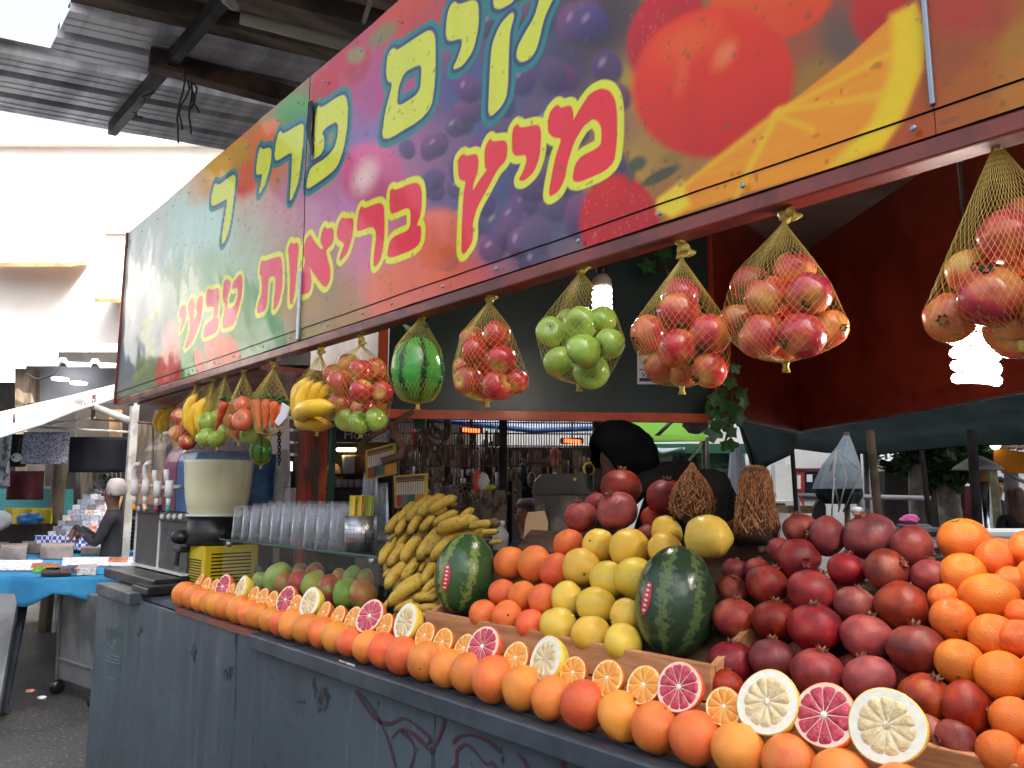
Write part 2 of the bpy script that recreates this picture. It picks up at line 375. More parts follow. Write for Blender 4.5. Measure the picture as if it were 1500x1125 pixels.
def fbm(U, V, sc, oct_=4, seed=0):
    r_ = np.random.RandomState(seed); out = np.zeros(U.shape); amp = 1.0
    for o_ in range(oct_):
        tab = r_.rand(64, 64); u, v = U*sc*2**o_, V*sc*2**o_; iu, iv = np.floor(u).astype(int), np.floor(v).astype(int)
        fu, fv = u-iu, v-iv; fu, fv = fu*fu*(3-2*fu), fv*fv*(3-2*fv)
        g_ = lambda a, b: tab[(iu+a) % 64, (iv+b) % 64]
        out += amp*((g_(0,0)*(1-fu)+g_(1,0)*fu)*(1-fv)+(g_(0,1)*(1-fu)+g_(1,1)*fu)*fv-0.5); amp *= 0.5
    return out
C = np.zeros(XX.shape+(3,))
# broad colour zones of the print, blended by distance; the far-left whites include painted glare
zones = [(190,400,(200,215,225)),(215,520,(95,115,140)),(240,560,(110,130,90)),(300,330,(190,225,225)),(330,420,(170,200,180)),(380,470,(95,150,95)),(440,430,(150,130,105)),
 (330,250,(205,150,80)),(390,225,(215,110,80)),(430,180,(80,150,80)),(500,110,(190,60,85)),(560,130,(175,90,150)),(600,30,(190,80,75)),(530,200,(140,120,180)),(500,300,(190,140,190)),
 (520,370,(205,125,165)),(560,420,(220,125,105)),(600,370,(200,115,140)),(650,330,(90,90,140)),(480,470,(160,125,85)),(640,400,(205,105,95)),(690,150,(75,85,140)),(760,60,(70,72,115)),
 (720,280,(70,80,125)),(790,310,(72,80,118)),(830,100,(66,62,92)),(880,40,(60,52,66)),(900,200,(150,110,95)),(940,150,(175,150,75)),(960,280,(150,110,70)),(930,250,(170,140,80)),
 (1160,40,(150,85,70)),(1230,60,(98,84,78)),(1190,110,(150,115,62)),(1290,40,(165,70,65)),(1400,40,(172,72,62)),(1440,60,(160,75,60)),(1390,110,(150,85,55)),(1480,90,(165,120,52)),(1420,150,(168,100,50)),(1330,210,(165,85,55)),(1500,140,(175,120,55)),
 (1600,-200,(150,60,60)),(1200,-200,(140,150,80)),(1000,-300,(170,60,60)),(1900,100,(120,140,70)),(800,-200,(60,60,100))]
num = np.zeros_like(C); den = np.zeros(XX.shape)
U_ = PX+22*fbm(XX, ZZ, 3.0, 3, 5)*2; V_ = PY+22*fbm(XX, ZZ, 3.0, 3, 6)*2
for (a, b, c_) in zones:
    w_ = 1/((U_-a)**2+(V_-b)**2+150)**1.7; num += w_[..., None]*lin(c_); den += w_
C = num/den[..., None]
def over(mask, col): 
    global C
    C = C*(1-mask[..., None])+lin(col)*mask[..., None]
def ell(cx, cy, rx, ry, rot, col, soft=0.25, shade=None, a=1.0):
    global C
    rr_ = max(rx, ry)*1.5+2; ii = np.nonzero((PXmax > cx-rr_) & (PXmin < cx+rr_))[0]
    if len(ii) == 0: return
    sl2 = slice(ii[0], ii[-1]+1); ca, sa = math.cos(R(rot)), math.sin(R(rot)); dx, dy = PX[sl2]-cx, PY[sl2]-cy
    q = np.sqrt(((dx*ca+dy*sa)/rx)**2+((-dx*sa+dy*ca)/ry)**2); m_ = a*(1-sstep(q, 1-soft, 1+soft*0.4))
    if shade is not None:
        k = np.clip(0.5+0.5*(-dx*ca*0.5-dy)/max(rx, ry), 0, 1)[..., None]
        cc = lin(col)*k+lin(shade)*(1-k); C[sl2] = C[sl2]*(1-m_[..., None])+cc*m_[..., None]
    else: C[sl2] = C[sl2]*(1-m_[..., None])+lin(col)*m_[..., None]
# berries in the blue middle
for k in range(95):
    bx, by = rng.uniform(590, 905), rng.uniform(-10, 400)
    if by < 380-0.62*(bx-500)-120 and bx < 640: continue
    sz = 13+15*(bx-560)/340
    ell(bx, by, sz*rng.uniform(.8, 1.2), sz*rng.uniform(.9, 1.4), rng.uniform(-40, 40), (98+rng.randint(-16, 34), 78+rng.randint(-12, 16), 128+rng.randint(-14, 18)), 0.28, (40, 40, 76), 0.9)
    if k % 3: ell(bx-sz*0.25, by-sz*0.35, sz*0.2, sz*0.38, 30+rng.uniform(-20, 20), (200, 176, 210), 0.95, None, 0.45)
ell(785,345,24,32,10,(105,85,125),0.3,(60,60,95)); ell(812,300,18,26,10,(100,80,120),0.4,(60,60,95)); ell(800,395,22,16,0,(95,80,125),0.4,(60,60,95))
ell(545,255,52,50,-20,(222,120,170),0.25,(170,90,130)); ell(535,258,20,32,25,(245,225,235),0.9,None,0.85)
ell(640,345,50,42,-20,(228,130,120),0.3,(200,110,95)); ell(615,400,70,30,-18,(222,120,95),0.5,None,0.7); ell(655,372,14,14,0,(190,95,75),0.5,None,0.6)
ell(525,95,20,30,20,(200,70,95),0.4,(150,50,80)); ell(590,15,60,14,-38,(205,80,60),0.5,None,0.8)
# top border fruit
ell(432,170,26,34,25,(96,165,90),0.3,(40,110,70)); ell(395,205,26,34,25,(226,140,95),0.3,(205,90,70)); ell(345,228,28,28,10,(205,160,80),0.3,(170,130,70)); ell(475,130,22,30,30,(200,60,70),0.3,(160,40,60)); ell(365,260,22,40,35,(214,110,75),0.4,(190,70,60)); ell(320,250,18,28,30,(214,170,90),0.4,None)
ell(560,50,30,14,-40,(120,130,80),0.5,None,0.8); ell(520,80,16,14,-30,(140,150,95),0.5,None,0.8)
# vegetables at the far end
for k in range(14):
    ell(205+rng.uniform(-8, 14)+k*1.2, 552-k*7, 6, 9, 20, (150,170,90), 0.5, (95,120,60), 0.8)
ell(246,545,20,42,8,(205,75,62),0.25,(170,50,50)); ell(253,495,18,28,0,(226,130,120),0.4,None,0.7); ell(282,545,18,34,5,(75,165,60),0.25,(40,110,45)); ell(279,500,17,44,5,(95,170,85),0.35,(60,130,65))
for (a, b, rr) in ((293,535,8),(310,520,11),(325,512,12),(335,525,9),(342,515,8)): ell(a, b, rr, 28, -12, (222,105,55), 0.25, (185,75,45))
for (a, b, l, ro) in ((345,450,60,-28),(360,455,75,-24),(375,460,72,-20),(385,470,66,-16),(395,462,60,-14),(408,470,60,-10),(330,470,40,-35),(352,480,40,-30)):
    ell(a, b, 8, l, ro, (105+rng.randint(-20, 30), 170+rng.randint(-20, 20), 105), 0.3, (50,115,60))
ell(440,450,40,22,-20,(172,138,88),0.5,None,0.7); ell(455,485,30,14,-18,(135,135,70),0.5,None,0.7)
# strawberries, tomatoes, the orange slice
ell(975,45,52,80,28,(200,58,68),0.15,(150,38,55)); ell(908,330,62,78,-5,(200,52,62),0.15,(150,36,52))
for k in range(150):
    if k % 2: sx_, sy_ = 975+rng.uniform(-50, 45), 45+rng.uniform(-70, 70)
    else: sx_, sy_ = 908+rng.uniform(-52, 52), 330+rng.uniform(-60, 60)
    ell(sx_, sy_, 2.2, 3.2, 20, (236,150,140), 0.9, None, 0.2)
ell(1130,0,95,62,-12,(226,110,58),0.15,(206,80,50)); ell(1045,122,124,112,-22,(226,84,52),0.1,(186,56,44)); ell(1010,60,60,30,-25,(236,128,70),0.9,None,0.5); ell(1062,80,16,30,35,(236,150,125),0.9,None,0.7); ell(1000,110,12,40,10,(226,120,100),0.9,None,0.5); ell(1290,20,46,54,15,(190,62,62),0.3,(160,52,56))
ell(935,240,16,12,-30,(60,72,62),0.5,None,0.9); ell(968,258,36,9,-28,(52,64,52),0.4,None,0.9); ell(925,252,8,18,0,(62,80,62),0.5,None,0.8); ell(985,232,20,10,-10,(120,110,60),0.6,None,0.7)
def polym(pts, soft):
    P = np.array([sg(*p) for p in pts]); return 1-sstep(sdf(P, XX, ZZ), -soft, soft)
sl1 = [(965,300),(1060,228),(1140,165),(1240,85),(1305,25),(1340,5),(1356,40),(1350,100),(1325,165),(1290,217),(1230,243),(1080,285),(985,318)]
over(polym(sl1, 0.004), (238,156,50))
rind = [(1305,22),(1340,5),(1356,40),(1350,100),(1325,165),(1290,217),(1212,246),(1275,180),(1303,110),(1308,60)]
over(polym(rind, 0.012), (242,206,78))
over(polym([(965,292),(1000,266),(1010,300),(985,318),(962,312)], 0.01), (246,214,110))
for (a, b, c_, d_) in ((1145,162,1300,80),(1145,162,1298,138),(1140,165,1098,245),(1140,165,1078,288),(1135,168,1190,190),(965,302,1140,165)):
    P = np.array([sg(a, b), sg(c_, d_)]); e = P[1]-P[0]; tt = np.clip(((XX-P[0][0])*e[0]+(ZZ-P[0][1])*e[1])/(e@e), 0, 1)
    dd = np.hypot(XX-P[0][0]-e[0]*tt, ZZ-P[0][1]-e[1]*tt); over(0.65*np.exp(-(dd/0.007)**2), (246,196,96))
fib = fbm((PX-1140)*0.004+(PY-160)*0.01, (PY-160)*0.002, 9, 4, 9); m_ = polym(sl1, 0.004)*np.clip(fib, 0, 1)*0.5; over(m_, (244,184,90))
# lettering
def letters(lst, rings, fill, seedcol=None):
    for ring, col, soft in rings+[(0.004, fill, 0.0018)]:
        for (p, ox, oy, sc) in lst:
            P = chaikin(poly(p, ox, oy, sc)); x0, x1 = P[:, 0].min()-0.08, P[:, 0].max()+0.08
            i0, i1 = np.searchsorted(GX, x0), np.searchsorted(GX, x1)
            if i1 <= i0: continue
            d = sdf(P, XX[i0:i1], ZZ[i0:i1])
            if lst is YEL and p[0] == (190, 360):
                H = chaikin(poly(*HOLE[0])); d = np.maximum(d, -sdf(H, XX[i0:i1], ZZ[i0:i1]))
            m_ = (1-sstep(d, ring-soft, ring+soft))[..., None]
            cc = lin(col)
            if seedcol is not None and ring == 0.004:
                k = np.clip((XX[i0:i1]+3.4)/2.4, 0, 1)[..., None]; cc = lin(seedcol)*(1-k)+lin(col)*k
            C[i0:i1] = C[i0:i1]*(1-m_)+cc*m_
letters(YEL, [(0.034, (40,128,136), 0.002), (0.017, (52,66,120), 0.002)], (214,226,112))
letters(RED, [(0.024, (222,232,112), 0.002)], (232,80,92), (216,88,120))
# wear: small scratches and specks of the vinyl
sp = fbm(XX, ZZ, 60, 2, 12); over(np.clip((sp-0.42)*6, 0, 0.5), (90,80,72))
st_ = fbm(XX*0.25, ZZ*0.02, 90, 3, 13); C *= (1-0.10*np.clip(st_, 0, 1))[..., None]
C = C*np.array([1.06, 1.0, 0.86]); lum = C.mean(-1, keepdims=True); C = lum+(C-lum)*1.22; C = np.clip(C*0.90, 0.002, 0.8)
buck = 0.006*fbm(XX, ZZ, 2.2, 3, 21)+0.0022*fbm(XX, ZZ, 9, 2, 22)+0.004*np.clip(fbm(XX, ZZ, 5.0, 2, 23)-0.25, 0, 1)
t = NT('sign_print'); a = t.n('ShaderNodeVertexColor', layer_name='print'); vv = t.coords(False)
t.bs(Base_Color=a.outputs[0], Roughness=t.mr(t.noise(vv, 3.5, 4), 0.3, 0.7, 0.42, 0.56), Specular_IOR_Level=0.2, Coat_Weight=0.5, Coat_Roughness=0.1); t.bump(t.noise(vv, 55, 3), 0.06, 0.01)
def panel(i0, i1, j0, j1, name, dy=0.0):
    sx, sz = XX[i0:i1+1, j0:j1+1], ZZ[i0:i1+1, j0:j1+1]; n_, m_ = sx.shape
    sxx = sx.copy(); szz = sz.copy()
    co = np.stack([sxx, np.full(sx.shape, SIGN_Y+dy)-buck[i0:i1+1, j0:j1+1], szz], -1).reshape(-1, 3)
    idx = np.arange(n_*m_).reshape(n_, m_); q = np.stack([idx[:-1, :-1], idx[1:, :-1], idx[1:, 1:], idx[:-1, 1:]], -1).reshape(-1, 4)
    me = bpy.data.meshes.new(name); me.vertices.add(len(co)); me.vertices.foreach_set('co', co.ravel())
    me.loops.add(q.size); me.loops.foreach_set('vertex_index', q.ravel()); me.polygons.add(len(q))
    me.polygons.foreach_set('loop_start', np.arange(0, q.size, 4)); me.polygons.foreach_set('use_smooth', np.ones(len(q), bool))
    ca = me.color_attributes.new('print', 'FLOAT_COLOR', 'POINT'); cc = np.ones((len(co), 4)); cc[:, :3] = C[i0:i1+1, j0:j1+1].reshape(-1, 3); ca.data.foreach_set('color', cc.ravel())
    me.update(); me.validate(); o = ob(name, me, MATS['sign_print'], sign); return o
zt, zb = sg(330, 247)[1], sg(1000, 290)[1]
jt, jb = int(np.searchsorted(GZ, zt)), int(np.searchsorted(GZ, zb))
xa, xb = sg(445, 330)[0], sg(1362, 90)[0]
ia, ib = int(np.searchsorted(GX, xa)), int(np.searchsorted(GX, xb)); nX, nZ = len(GX)-1, len(GZ)-1
for (i0, i1) in ((0, ia), (ia, ib), (ib, nX)):
    panel(i0, i1-1 if i1 < nX else nX, jb+1, jt-1, 'print_panel')
    panel(i0, i1-1 if i1 < nX else nX, jt, nZ, 'top_strip', 0.003)
    panel(i0, i1-1 if i1 < nX else nX, 0, jb, 'bottom_strip', 0.003)
mat('sign_backing', c8(60, 55, 52), rough=0.6); mat('sign_frame', c8(126, 44, 30), c8(88, 30, 24), scale=8, rough=0.38, coat=0.3, bump=0.06)
mat('zinc_trim', c8(150, 160, 175), rough=0.3, metal=0.7)
MB().box((SX0, SIGN_Y+0.02, SZ0+0.01), (SX1, SIGN_Y+0.05, SZ1-0.005)).build('backing_board', MATS['sign_backing'], sign)
MB().box((SX0, SIGN_Y+0.004, SZ0-0.035), (SX1, SIGN_Y+0.055, SZ0-0.002)).build('bottom_rail', MATS['sign_frame'], sign, bevel=0.004)
MB().box((SX0-0.012, SIGN_Y-0.012, SZ0-0.03), (SX0-0.001, SIGN_Y+0.10, SZ1)).build('end_rail', MATS['sign_frame'], sign, bevel=0.003)
MB().box((xa-0.014, SIGN_Y-0.008, SZ0), (xa+0.006, SIGN_Y+0.002, zb+0.22)).build('seam_strip', MATS['zinc_trim'], sign, bevel=0.002)
MB().box((xb-0.004, SIGN_Y-0.006, zb+0.01), (xb+0.004, SIGN_Y+0.002, SZ1)).build('seam_strip', MATS['zinc_trim'], sign, bevel=0.002)
mat('black_tar', c8(18, 18, 20), rough=0.3)
mb = MB(); zz0 = sg(455, 235)[1]
mb.v += [Vector((sg(a, b)[0], SIGN_Y-0.012, sg(a, b)[1])) for a, b in ((463,148),(460,205),(463,238),(452,190),(457,150))]+[Vector((sg(460, 190)[0], SIGN_Y+0.008, sg(460, 190)[1]))]
mb.f += [(0, 1, 5), (1, 2, 5), (2, 3, 5), (3, 4, 5), (4, 0, 5)]; mb.build('torn_seam', MATS['black_tar'], sign)
rv_me = MB().ball((0, 0, 0), 0.006, 8, 5, (1, 0.5, 1)).mesh('rivet', True); rv_me.materials.append(MATS['zinc_trim'])
for k in range(26):
    x_ = SX0+0.12+k*0.24
    for z_ in (zb-0.02, zt+0.02):
        ob('rivet', rv_me, None, sign, (x_+random.uniform(-.05, .05), SIGN_Y-0.009, z_))
# sign box depth: a red underside carried back to the kiosk
mat('kiosk_red', c8(150, 52, 34), c8(112, 38, 28), scale=3, rough=0.42, coat=0.2, bump=0.08, bscale=25)

# ================================================================== counter
def cx(px, py, Y=LIP_Y): return at_Y(px, py, Y)
t = NT('counter_paint'); v = t.coords(False)
f1 = t.noise(v, 1.1, 5); st = t.n('ShaderNodeVectorMath', {0: v, 1: (14, 14, 0.8)}, operation='MULTIPLY').outputs[0]; f2 = t.noise(st, 1.0, 4); f3 = t.noise(v, 26, 5)
c = t.ramp(f1, [(0.35, c8(76, 90, 100)), (0.66, c8(60, 72, 83))]); c = t.mix(t.mr(f2, 0.52, 0.8, 0, 0.35), c, c8(112, 122, 126)); c = t.mix(t.mr(f3, 0.66, 0.74), c, c8(48, 46, 44)); c = t.mix(t.mr(t.noise(v, 5, 6), 0.6, 0.72, 0, 0.5), c, c8(60, 64, 68))
t.bs(Base_Color=c, Roughness=t.mr(f1, 0.3, 0.7, 0.36, 0.55), Specular_IOR_Level=0.45); c = t.mix(t.mr(t.n('ShaderNodeSeparateXYZ', {0: v}).outputs[2], 0.02, 0.45, 0.55, 0.0), c, t.mix(t.mr(f3, 0.4, 0.6), c8(52, 50, 48), c8(74, 78, 80))); c = t.mix(t.mr(t.noise(st, 3.5, 5, 0.7), 0.63, 0.68, 0, 0.5), c, c8(128, 136, 140)); t.bs(Base_Color=c); t.bump(t.noise(v, 4.5, 3), 0.3, 0.02)
mat('counter_top', c8(78, 88, 98), c8(58, 66, 76), scale=5, rough=0.35, metal=0.3, bump=0.05)
counter = thing('market_counter', 'long slate-grey painted steel counter with maroon graffiti on its front', 'counter', (0, 0, 0))
XL, XR = -4.84, 1.2
xs_ = [cx(195, 990).x, cx(342, 990).x, cx(633, 1060).x]
xs_ += [xs_[-1]+1.05, xs_[-1]+2.1, XR]
for i in range(len(xs_)-1):
    MB().box((xs_[i]+0.002, LIP_Y+0.008, 0.04), (xs_[i+1]-0.002, LIP_Y+0.028, 0.972)).build('front_panel', MATS['counter_paint'], counter, bevel=0.003)
q = [Vector((XL, LIP_Y-0.035, 0.04)), Vector((xs_[0]-0.002, LIP_Y+0.008, 0.04)), Vector((xs_[0]-0.002, LIP_Y+0.03, 0.04)), Vector((XL, LIP_Y-0.013, 0.04))]
MB().hexa(q, [p+UP*0.93 for p in q]).build('corner_panel', MATS['counter_paint'], counter, bevel=0.004)
MB().box((XL, LIP_Y+0.0, 0.04), (XL+0.02, LIP_Y+0.85, 0.97)).build('end_panel', MATS['counter_paint'], counter)
MB().box((XL+0.03, LIP_Y+0.06, 0.0), (XR-0.05, LIP_Y+0.8, 0.06)).build('plinth', MATS['dark_steel'], counter)
xl1 = cx(372, 930).x
MB().box((xs_[0]+0.01, LIP_Y+0.03, 0.975), (XR, LIP_Y+0.9, TOP_Z)).build('counter_top', MATS['counter_top'], counter)
MB().box((xl1, LIP_Y-0.022, 0.945), (XR, LIP_Y+0.029, TOP_Z-0.003)).build('lip', MATS['counter_top'], counter, bevel=0.006)
MB().box((XL-0.01, LIP_Y-0.045, 0.955), (xs_[0]+0.008, LIP_Y+0.88, TOP_Z+0.012)).build('corner_cap', MATS['counter_top'], counter, bevel=0.005)
mat('red_lead', c8(140, 70, 52), c8(90, 84, 86), scale=14, rough=0.7)
MB().box((cx(256, 890).x, LIP_Y+0.001, 0.975), (xl1-0.004, LIP_Y+0.029, TOP_Z-0.002)).build('rusty_edge', MATS['red_lead'], counter)
# graffiti, stains and the faded stencil: flat paint on the steel
mat('maroon_paint', c8(78, 34, 50), c8(62, 40, 52), scale=12, rough=0.5); mat('green_stencil', c8(98, 138, 122), c8(80, 100, 104), scale=22, rough=0.6); mat('black_stain', c8(36, 35, 36), c8(66, 74, 82), scale=42, rough=0.6, lo=0.44, hi=0.58)
GY = LIP_Y+0.0055
def gp(u, v_, ox=500, oy=980, sc=3.75): return at_Y(ox+u/sc, oy+v_/sc, GY)
for s_ in ([(80,120),(130,165),(190,250),(218,297),(170,255),(120,190),(80,124)], [(220,295),(270,300),(340,270),(420,320),(482,375)], [(215,295),(260,400),(302,560)], [(275,385),(320,335),(390,355),(450,410),(492,452)],
           [(330,345),(380,390),(402,450),(375,560)], [(565,250),(560,310),(530,390),(502,450),(497,560)], [(610,405),(650,370),(720,365),(800,395),(875,455)], [(600,560),(630,525),(635,450),(680,415),(730,450),(790,520),(830,515),(855,560)],
           [(992,488),(1030,560),(1070,640)], [(1205,580),(1216,515),(1230,600)], [(1290,540),(1350,515),(1340,600)]):
    pts = smooth_pts([gp(*p) for p in s_], 7); n = len(pts)
    MB().ribbon(pts, [0.004+0.007*abs(math.sin(1.3+3*k/n+s_[0][0])) for k in range(n)], (0, -1, 0)).build('graffiti_stroke', MATS['maroon_paint'], counter)
for (a, b, w_, h_) in ((205, 925, 4, 9), (283, 957, 6, 10), (332, 973, 7, 15), (345, 940, 2, 20), (475, 1030, 10, 26), (440, 1028, 5, 4), (632, 1098, 8, 12), (344, 1000, 1.5, 30), (460, 1010, 3, 12), (735, 1110, 4, 10), (760, 1104, 2, 6)):
    for kk in range(3):
        mb = MB(); n = 14; a2, b2 = a+random.gauss(0, w_*0.45), b+random.gauss(0, h_*0.5); k_ = random.uniform(0.3, 0.75)
        mb.v = [at_Y(a2, b2, GY+0.0005-0.0004*kk)]+[at_Y(a2+w_*k_*math.cos(2*math.pi*k/n)*random.uniform(.3, 1.5), b2+h_*k_*math.sin(2*math.pi*k/n)*random.uniform(.3, 1.5), GY+0.0005-0.0004*kk) for k in range(n)]
        mb.f = [(0, 1+(k+1) % n, 1+k) for k in range(n)]; mb.build('stain', MATS['black_stain'], counter)
def ep(u, v_):           # stencil lies on the angled corner panel
    n_ = Vector((0.043, -0.36, 0)).normalized(); n_ = Vector((-(0.043), (xs_[0]-XL), 0)).normalized(); p_ = Vector((XL, LIP_Y-0.0365, 0.5)); return at_P(140+u/4.247, 860+v_/4.247, p_, n_)
def ering(cx_, cy_, rx, ry, a0=0, a1=360, n=20): return [ep(cx_+rx*math.cos(R(a0+(a1-a0)*k/n)), cy_+ry*math.sin(R(a0+(a1-a0)*k/n))) for k in range(n+1)]
stn = [ering(110, 290, 46, 82), ering(110, 290, 34, 62), ering(112, 295, 22, 40, 20, 300), ering(110, 180, 40, 60, 190, 350), ering(108, 520, 40, 50, 20, 160), ering(150, 300, 60, 150, -70, 60)]
stn += [[ep(60, 405+k*22), ep(108, 425+k*22), ep(152, 440+k*18)] for k in range(3)]+[[ep(62+k*18, 400+k*6), ep(70+k*16, 500+k*4)] for k in range(6)]+[[ep(88+8*k, 250+10*(k % 2)), ep(92+8*k, 340-12*(k % 3))] for k in range(6)]
for s_ in stn: MB().ribbon(s_, 0.006, (-0.1, -1, 0)).build('stencil_mark', MATS['green_stencil'], counter)
mat('sticker_white', c8(205, 205, 200), c8(120, 120, 120), scale=40, rough=0.5)
MB().slab([at_Y(497, 969, LIP_Y-0.0235), at_Y(520, 977, LIP_Y-0.0235), at_Y(520, 973.5, LIP_Y-0.0235), at_Y(497, 966, LIP_Y-0.0235)], 0.0008).build('worn_sticker', MATS['sticker_white'], counter)

# ================================================================== crates
mat('pale_wood', c8(206, 150, 104), c8(172, 118, 78), scale=2.2, rough=0.6, stretch=(1.2, 10, 14), detail=6, bump=0.12, bscale=8)
mat('dark_wood', c8(92, 68, 52), c8(58, 44, 36), scale=3, rough=0.75, stretch=(1.2, 8, 8))
BY = 1.41
A1 = Vector((0, 1.46, 1.17)); N1 = Vector((0, -0.85, 1)).normalized()
A2 = Vector((0, 1.46, 1.10)); N2 = Vector((0, -1.0, 1)).normalized()
x1a, x1b = at_Y(622, 897, BY).x, at_Y(1041, 985, BY).x
def crate(name, label, xa_, xb_, ztop, A, N, sidez, yb_):
    k = thing(name, label, 'crate', (0, 0, 0), group=None)
    MB().box((xa_, BY, ztop-0.075), (xb_, BY+0.018, ztop)).build('front_board', MATS['pale_wood'], k, bevel=0.003)
    MB().box((xa_, BY+0.002, TOP_Z+0.003), (xb_, BY+0.02, ztop-0.079)).build('front_board', MATS['pale_wood'], k, bevel=0.003)
    tn = -N.y/N.z
    for x_ in (xa_, xb_-0.016):
        q = [Vector((x_, BY+0.021, TOP_Z+0.003)), Vector((x_+0.016, BY+0.021, TOP_Z+0.003)), Vector((x_+0.016, yb_, TOP_Z+0.003)), Vector((x_, yb_, TOP_Z+0.003))]
        zt_ = [ztop-0.004, ztop-0.004, A.z+tn*(yb_-A.y)-0.10+sidez, A.z+tn*(yb_-A.y)-0.10+sidez]
        MB().hexa(q, [Vector((p.x, p.y, z_)) for p, z_ in zip(q, zt_)]).build('side_board', MATS['pale_wood'], k)
    off = 0.10; y0, y1 = BY+0.024, yb_
    zz = lambda y: A.z+tn*(y-A.y)-off*1.25
    for j in range(5):
        ya, yb = y0+(y1-y0)*j/5+0.003, y0+(y1-y0)*(j+1)/5-0.003
        q = [Vector((xa_+0.017, ya, max(zz(ya), TOP_Z+0.005))), Vector((xb_-0.017, ya, max(zz(ya), TOP_Z+0.005))), Vector((xb_-0.017, yb, max(zz(yb), TOP_Z+0.005))), Vector((xa_+0.017, yb, max(zz(yb), TOP_Z+0.005)))]
        MB().hexa(q, [p+UP*0.015 for p in q]).build('sloping_board', MATS['dark_wood'], k)
    MB().box((xa_+0.017, yb_, TOP_Z+0.003), (xb_-0.017, yb_+0.018, zz(yb_))).build('back_board', MATS['dark_wood'], k)
    return k
crate('fruit_crate', 'sloping pale wooden crate filled with yellow pomelos and grapefruit', x1a, x1b, 1.15, A1, N1, -0.06, 1.84)
crate('fruit_crate', 'sloping wooden crate with low front board filled with pomegranates and oranges', x1b+0.004, 0.62, 1.09, A2, N2, -0.06, 1.78)

# ================================================================== fruit
def fruit_mesh(name, prof, nu=30, nv=20, lump=0.02, lsc=1.3, seed=0, sides=0, samp=0.0):
    vs, fs = [], []
    for i in range(nv+1):
        r_, z_ = prof(i/nv)
        if i in (0, nv): r_ = max(r_, 1e-3)
        for j in range(nu):
            ph = 2*math.pi*j/nu; k = 1+(samp*math.cos(sides*ph+seed) if sides else 0)*math.sin(math.pi*i/nv)
            p = Vector((r_*math.cos(ph)*k, r_*math.sin(ph)*k, z_)); q = p*lsc+Vector((seed*2.3, seed*4.1, seed*1.1)); vs.append(p*(1+lump*mnoise.noise(q)*2))
    for i in range(nv):
        for j in range(nu): fs.append((i*nu+j, (i+1)*nu+j, (i+1)*nu+(j+1) % nu, i*nu+(j+1) % nu))
    return mesh_of(name, vs, fs, True)
def ellip(h=1.0, dim=0.0, dimb=0.0, pear=0.0):
    def f(u):
        th = math.pi*u; s_, c_ = math.sin(th), math.cos(th); z_ = c_*h
        if dim: z_ -= dim*math.exp(-(s_/0.33)**2) if c_ > 0 else 0
        if dimb: z_ += dimb*math.exp(-(s_/0.3)**2) if c_ < 0 else 0
        return s_*(1-pear*c_), z_
    return f
def rndrot(): return (random.uniform(0, 6.28), random.uniform(0, 6.28), random.uniform(0, 6.28))
def dirrot(d): return Vector(d).to_track_quat('Z', 'Y').to_euler()

def peel(name, stops, scale=1.1, bscale=34, bump=0.18, rough=0.42, spots=None, spec=0.45, hue=0.02, val=0.18, coat=0.0):
    t = NT(name); v = t.coords(); c0 = t.n('ShaderNodeTexCoord').outputs['Object']
    f = t.noise(v, scale, 3, 0.5); c = t.ramp(f, stops)
    o = t.n('ShaderNodeObjectInfo').outputs['Random']
    c = t.n('ShaderNodeHueSaturation', {'Color': c, 'Hue': t.mr(o, 0, 1, 0.5-hue, 0.5+hue), 'Value': t.mr(t.math('FRACT', t.math('MULTIPLY', o, 7.7)), 0, 1, 1-val, 1+val*0.6), 'Saturation': 1.0}).outputs[0]
    if spots: 
        f2 = t.noise(v, 9, 5, 0.65); c = t.mix(t.mr(f2, spots[0], spots[0]+0.09, 0, spots[2]), c, spots[1])
    vor = t.n('ShaderNodeTexVoronoi', {'Vector': c0, 'Scale': bscale}).outputs['Distance']
    t.bs(Base_Color=c, Roughness=t.mr(t.noise(v, 4, 3), 0.3, 0.7, rough-0.08, rough+0.1), Specular_IOR_Level=spec)
    if coat: t.bs(Coat_Weight=coat, Coat_Roughness=0.1)
    if bump: t.bump(vor, bump, 0.02)
    return t.m
peel('grapefruit_peel', [(0.3, c8(230, 138, 60)), (0.5, c8(224, 140, 56)), (0.72, c8(222, 112, 58))], spots=(0.68, c8(150, 84, 50), 0.5), hue=0.012)
peel('red_grapefruit_peel', [(0.3, c8(232, 128, 56)), (0.5, c8(228, 112, 54)), (0.72, c8(216, 96, 56))], spots=(0.68, c8(140, 70, 46), 0.4), hue=0.012)
peel('orange_peel', [(0.3, c8(222, 120, 38)), (0.7, c8(210, 100, 32))], bscale=26, bump=0.32, rough=0.38, hue=0.012, val=0.12, spots=(0.7, c8(160, 84, 30), 0.35))
peel('pomelo_peel', [(0.3, c8(230, 202, 88)), (0.5, c8(236, 194, 72)), (0.72, c8(220, 204, 98))], bscale=40, bump=0.1, rough=0.36, spots=(0.7, c8(150, 128, 64), 0.45), hue=0.012, val=0.12)
peel('green_pomelo_peel', [(0.3, c8(176, 196, 84)), (0.7, c8(196, 190, 80))], bscale=40, bump=0.1)
peel('melon_peel', [(0.3, c8(236, 200, 96)), (0.7, c8(226, 190, 80))], bscale=20, bump=0.04, rough=0.32, spots=(0.72, c8(150, 130, 70), 0.5), val=0.02)
peel('mango_red', [(0.3, c8(226, 150, 84)), (0.5, c8(212, 108, 84)), (0.66, c8(176, 186, 90))], scale=0.8, bscale=60, bump=0.03, rough=0.38, hue=0.03)
peel('mango_green', [(0.3, c8(142, 178, 78)), (0.5, c8(184, 194, 90)), (0.7, c8(214, 200, 96))], scale=0.8, bscale=60, bump=0.03, rough=0.38, hue=0.03)
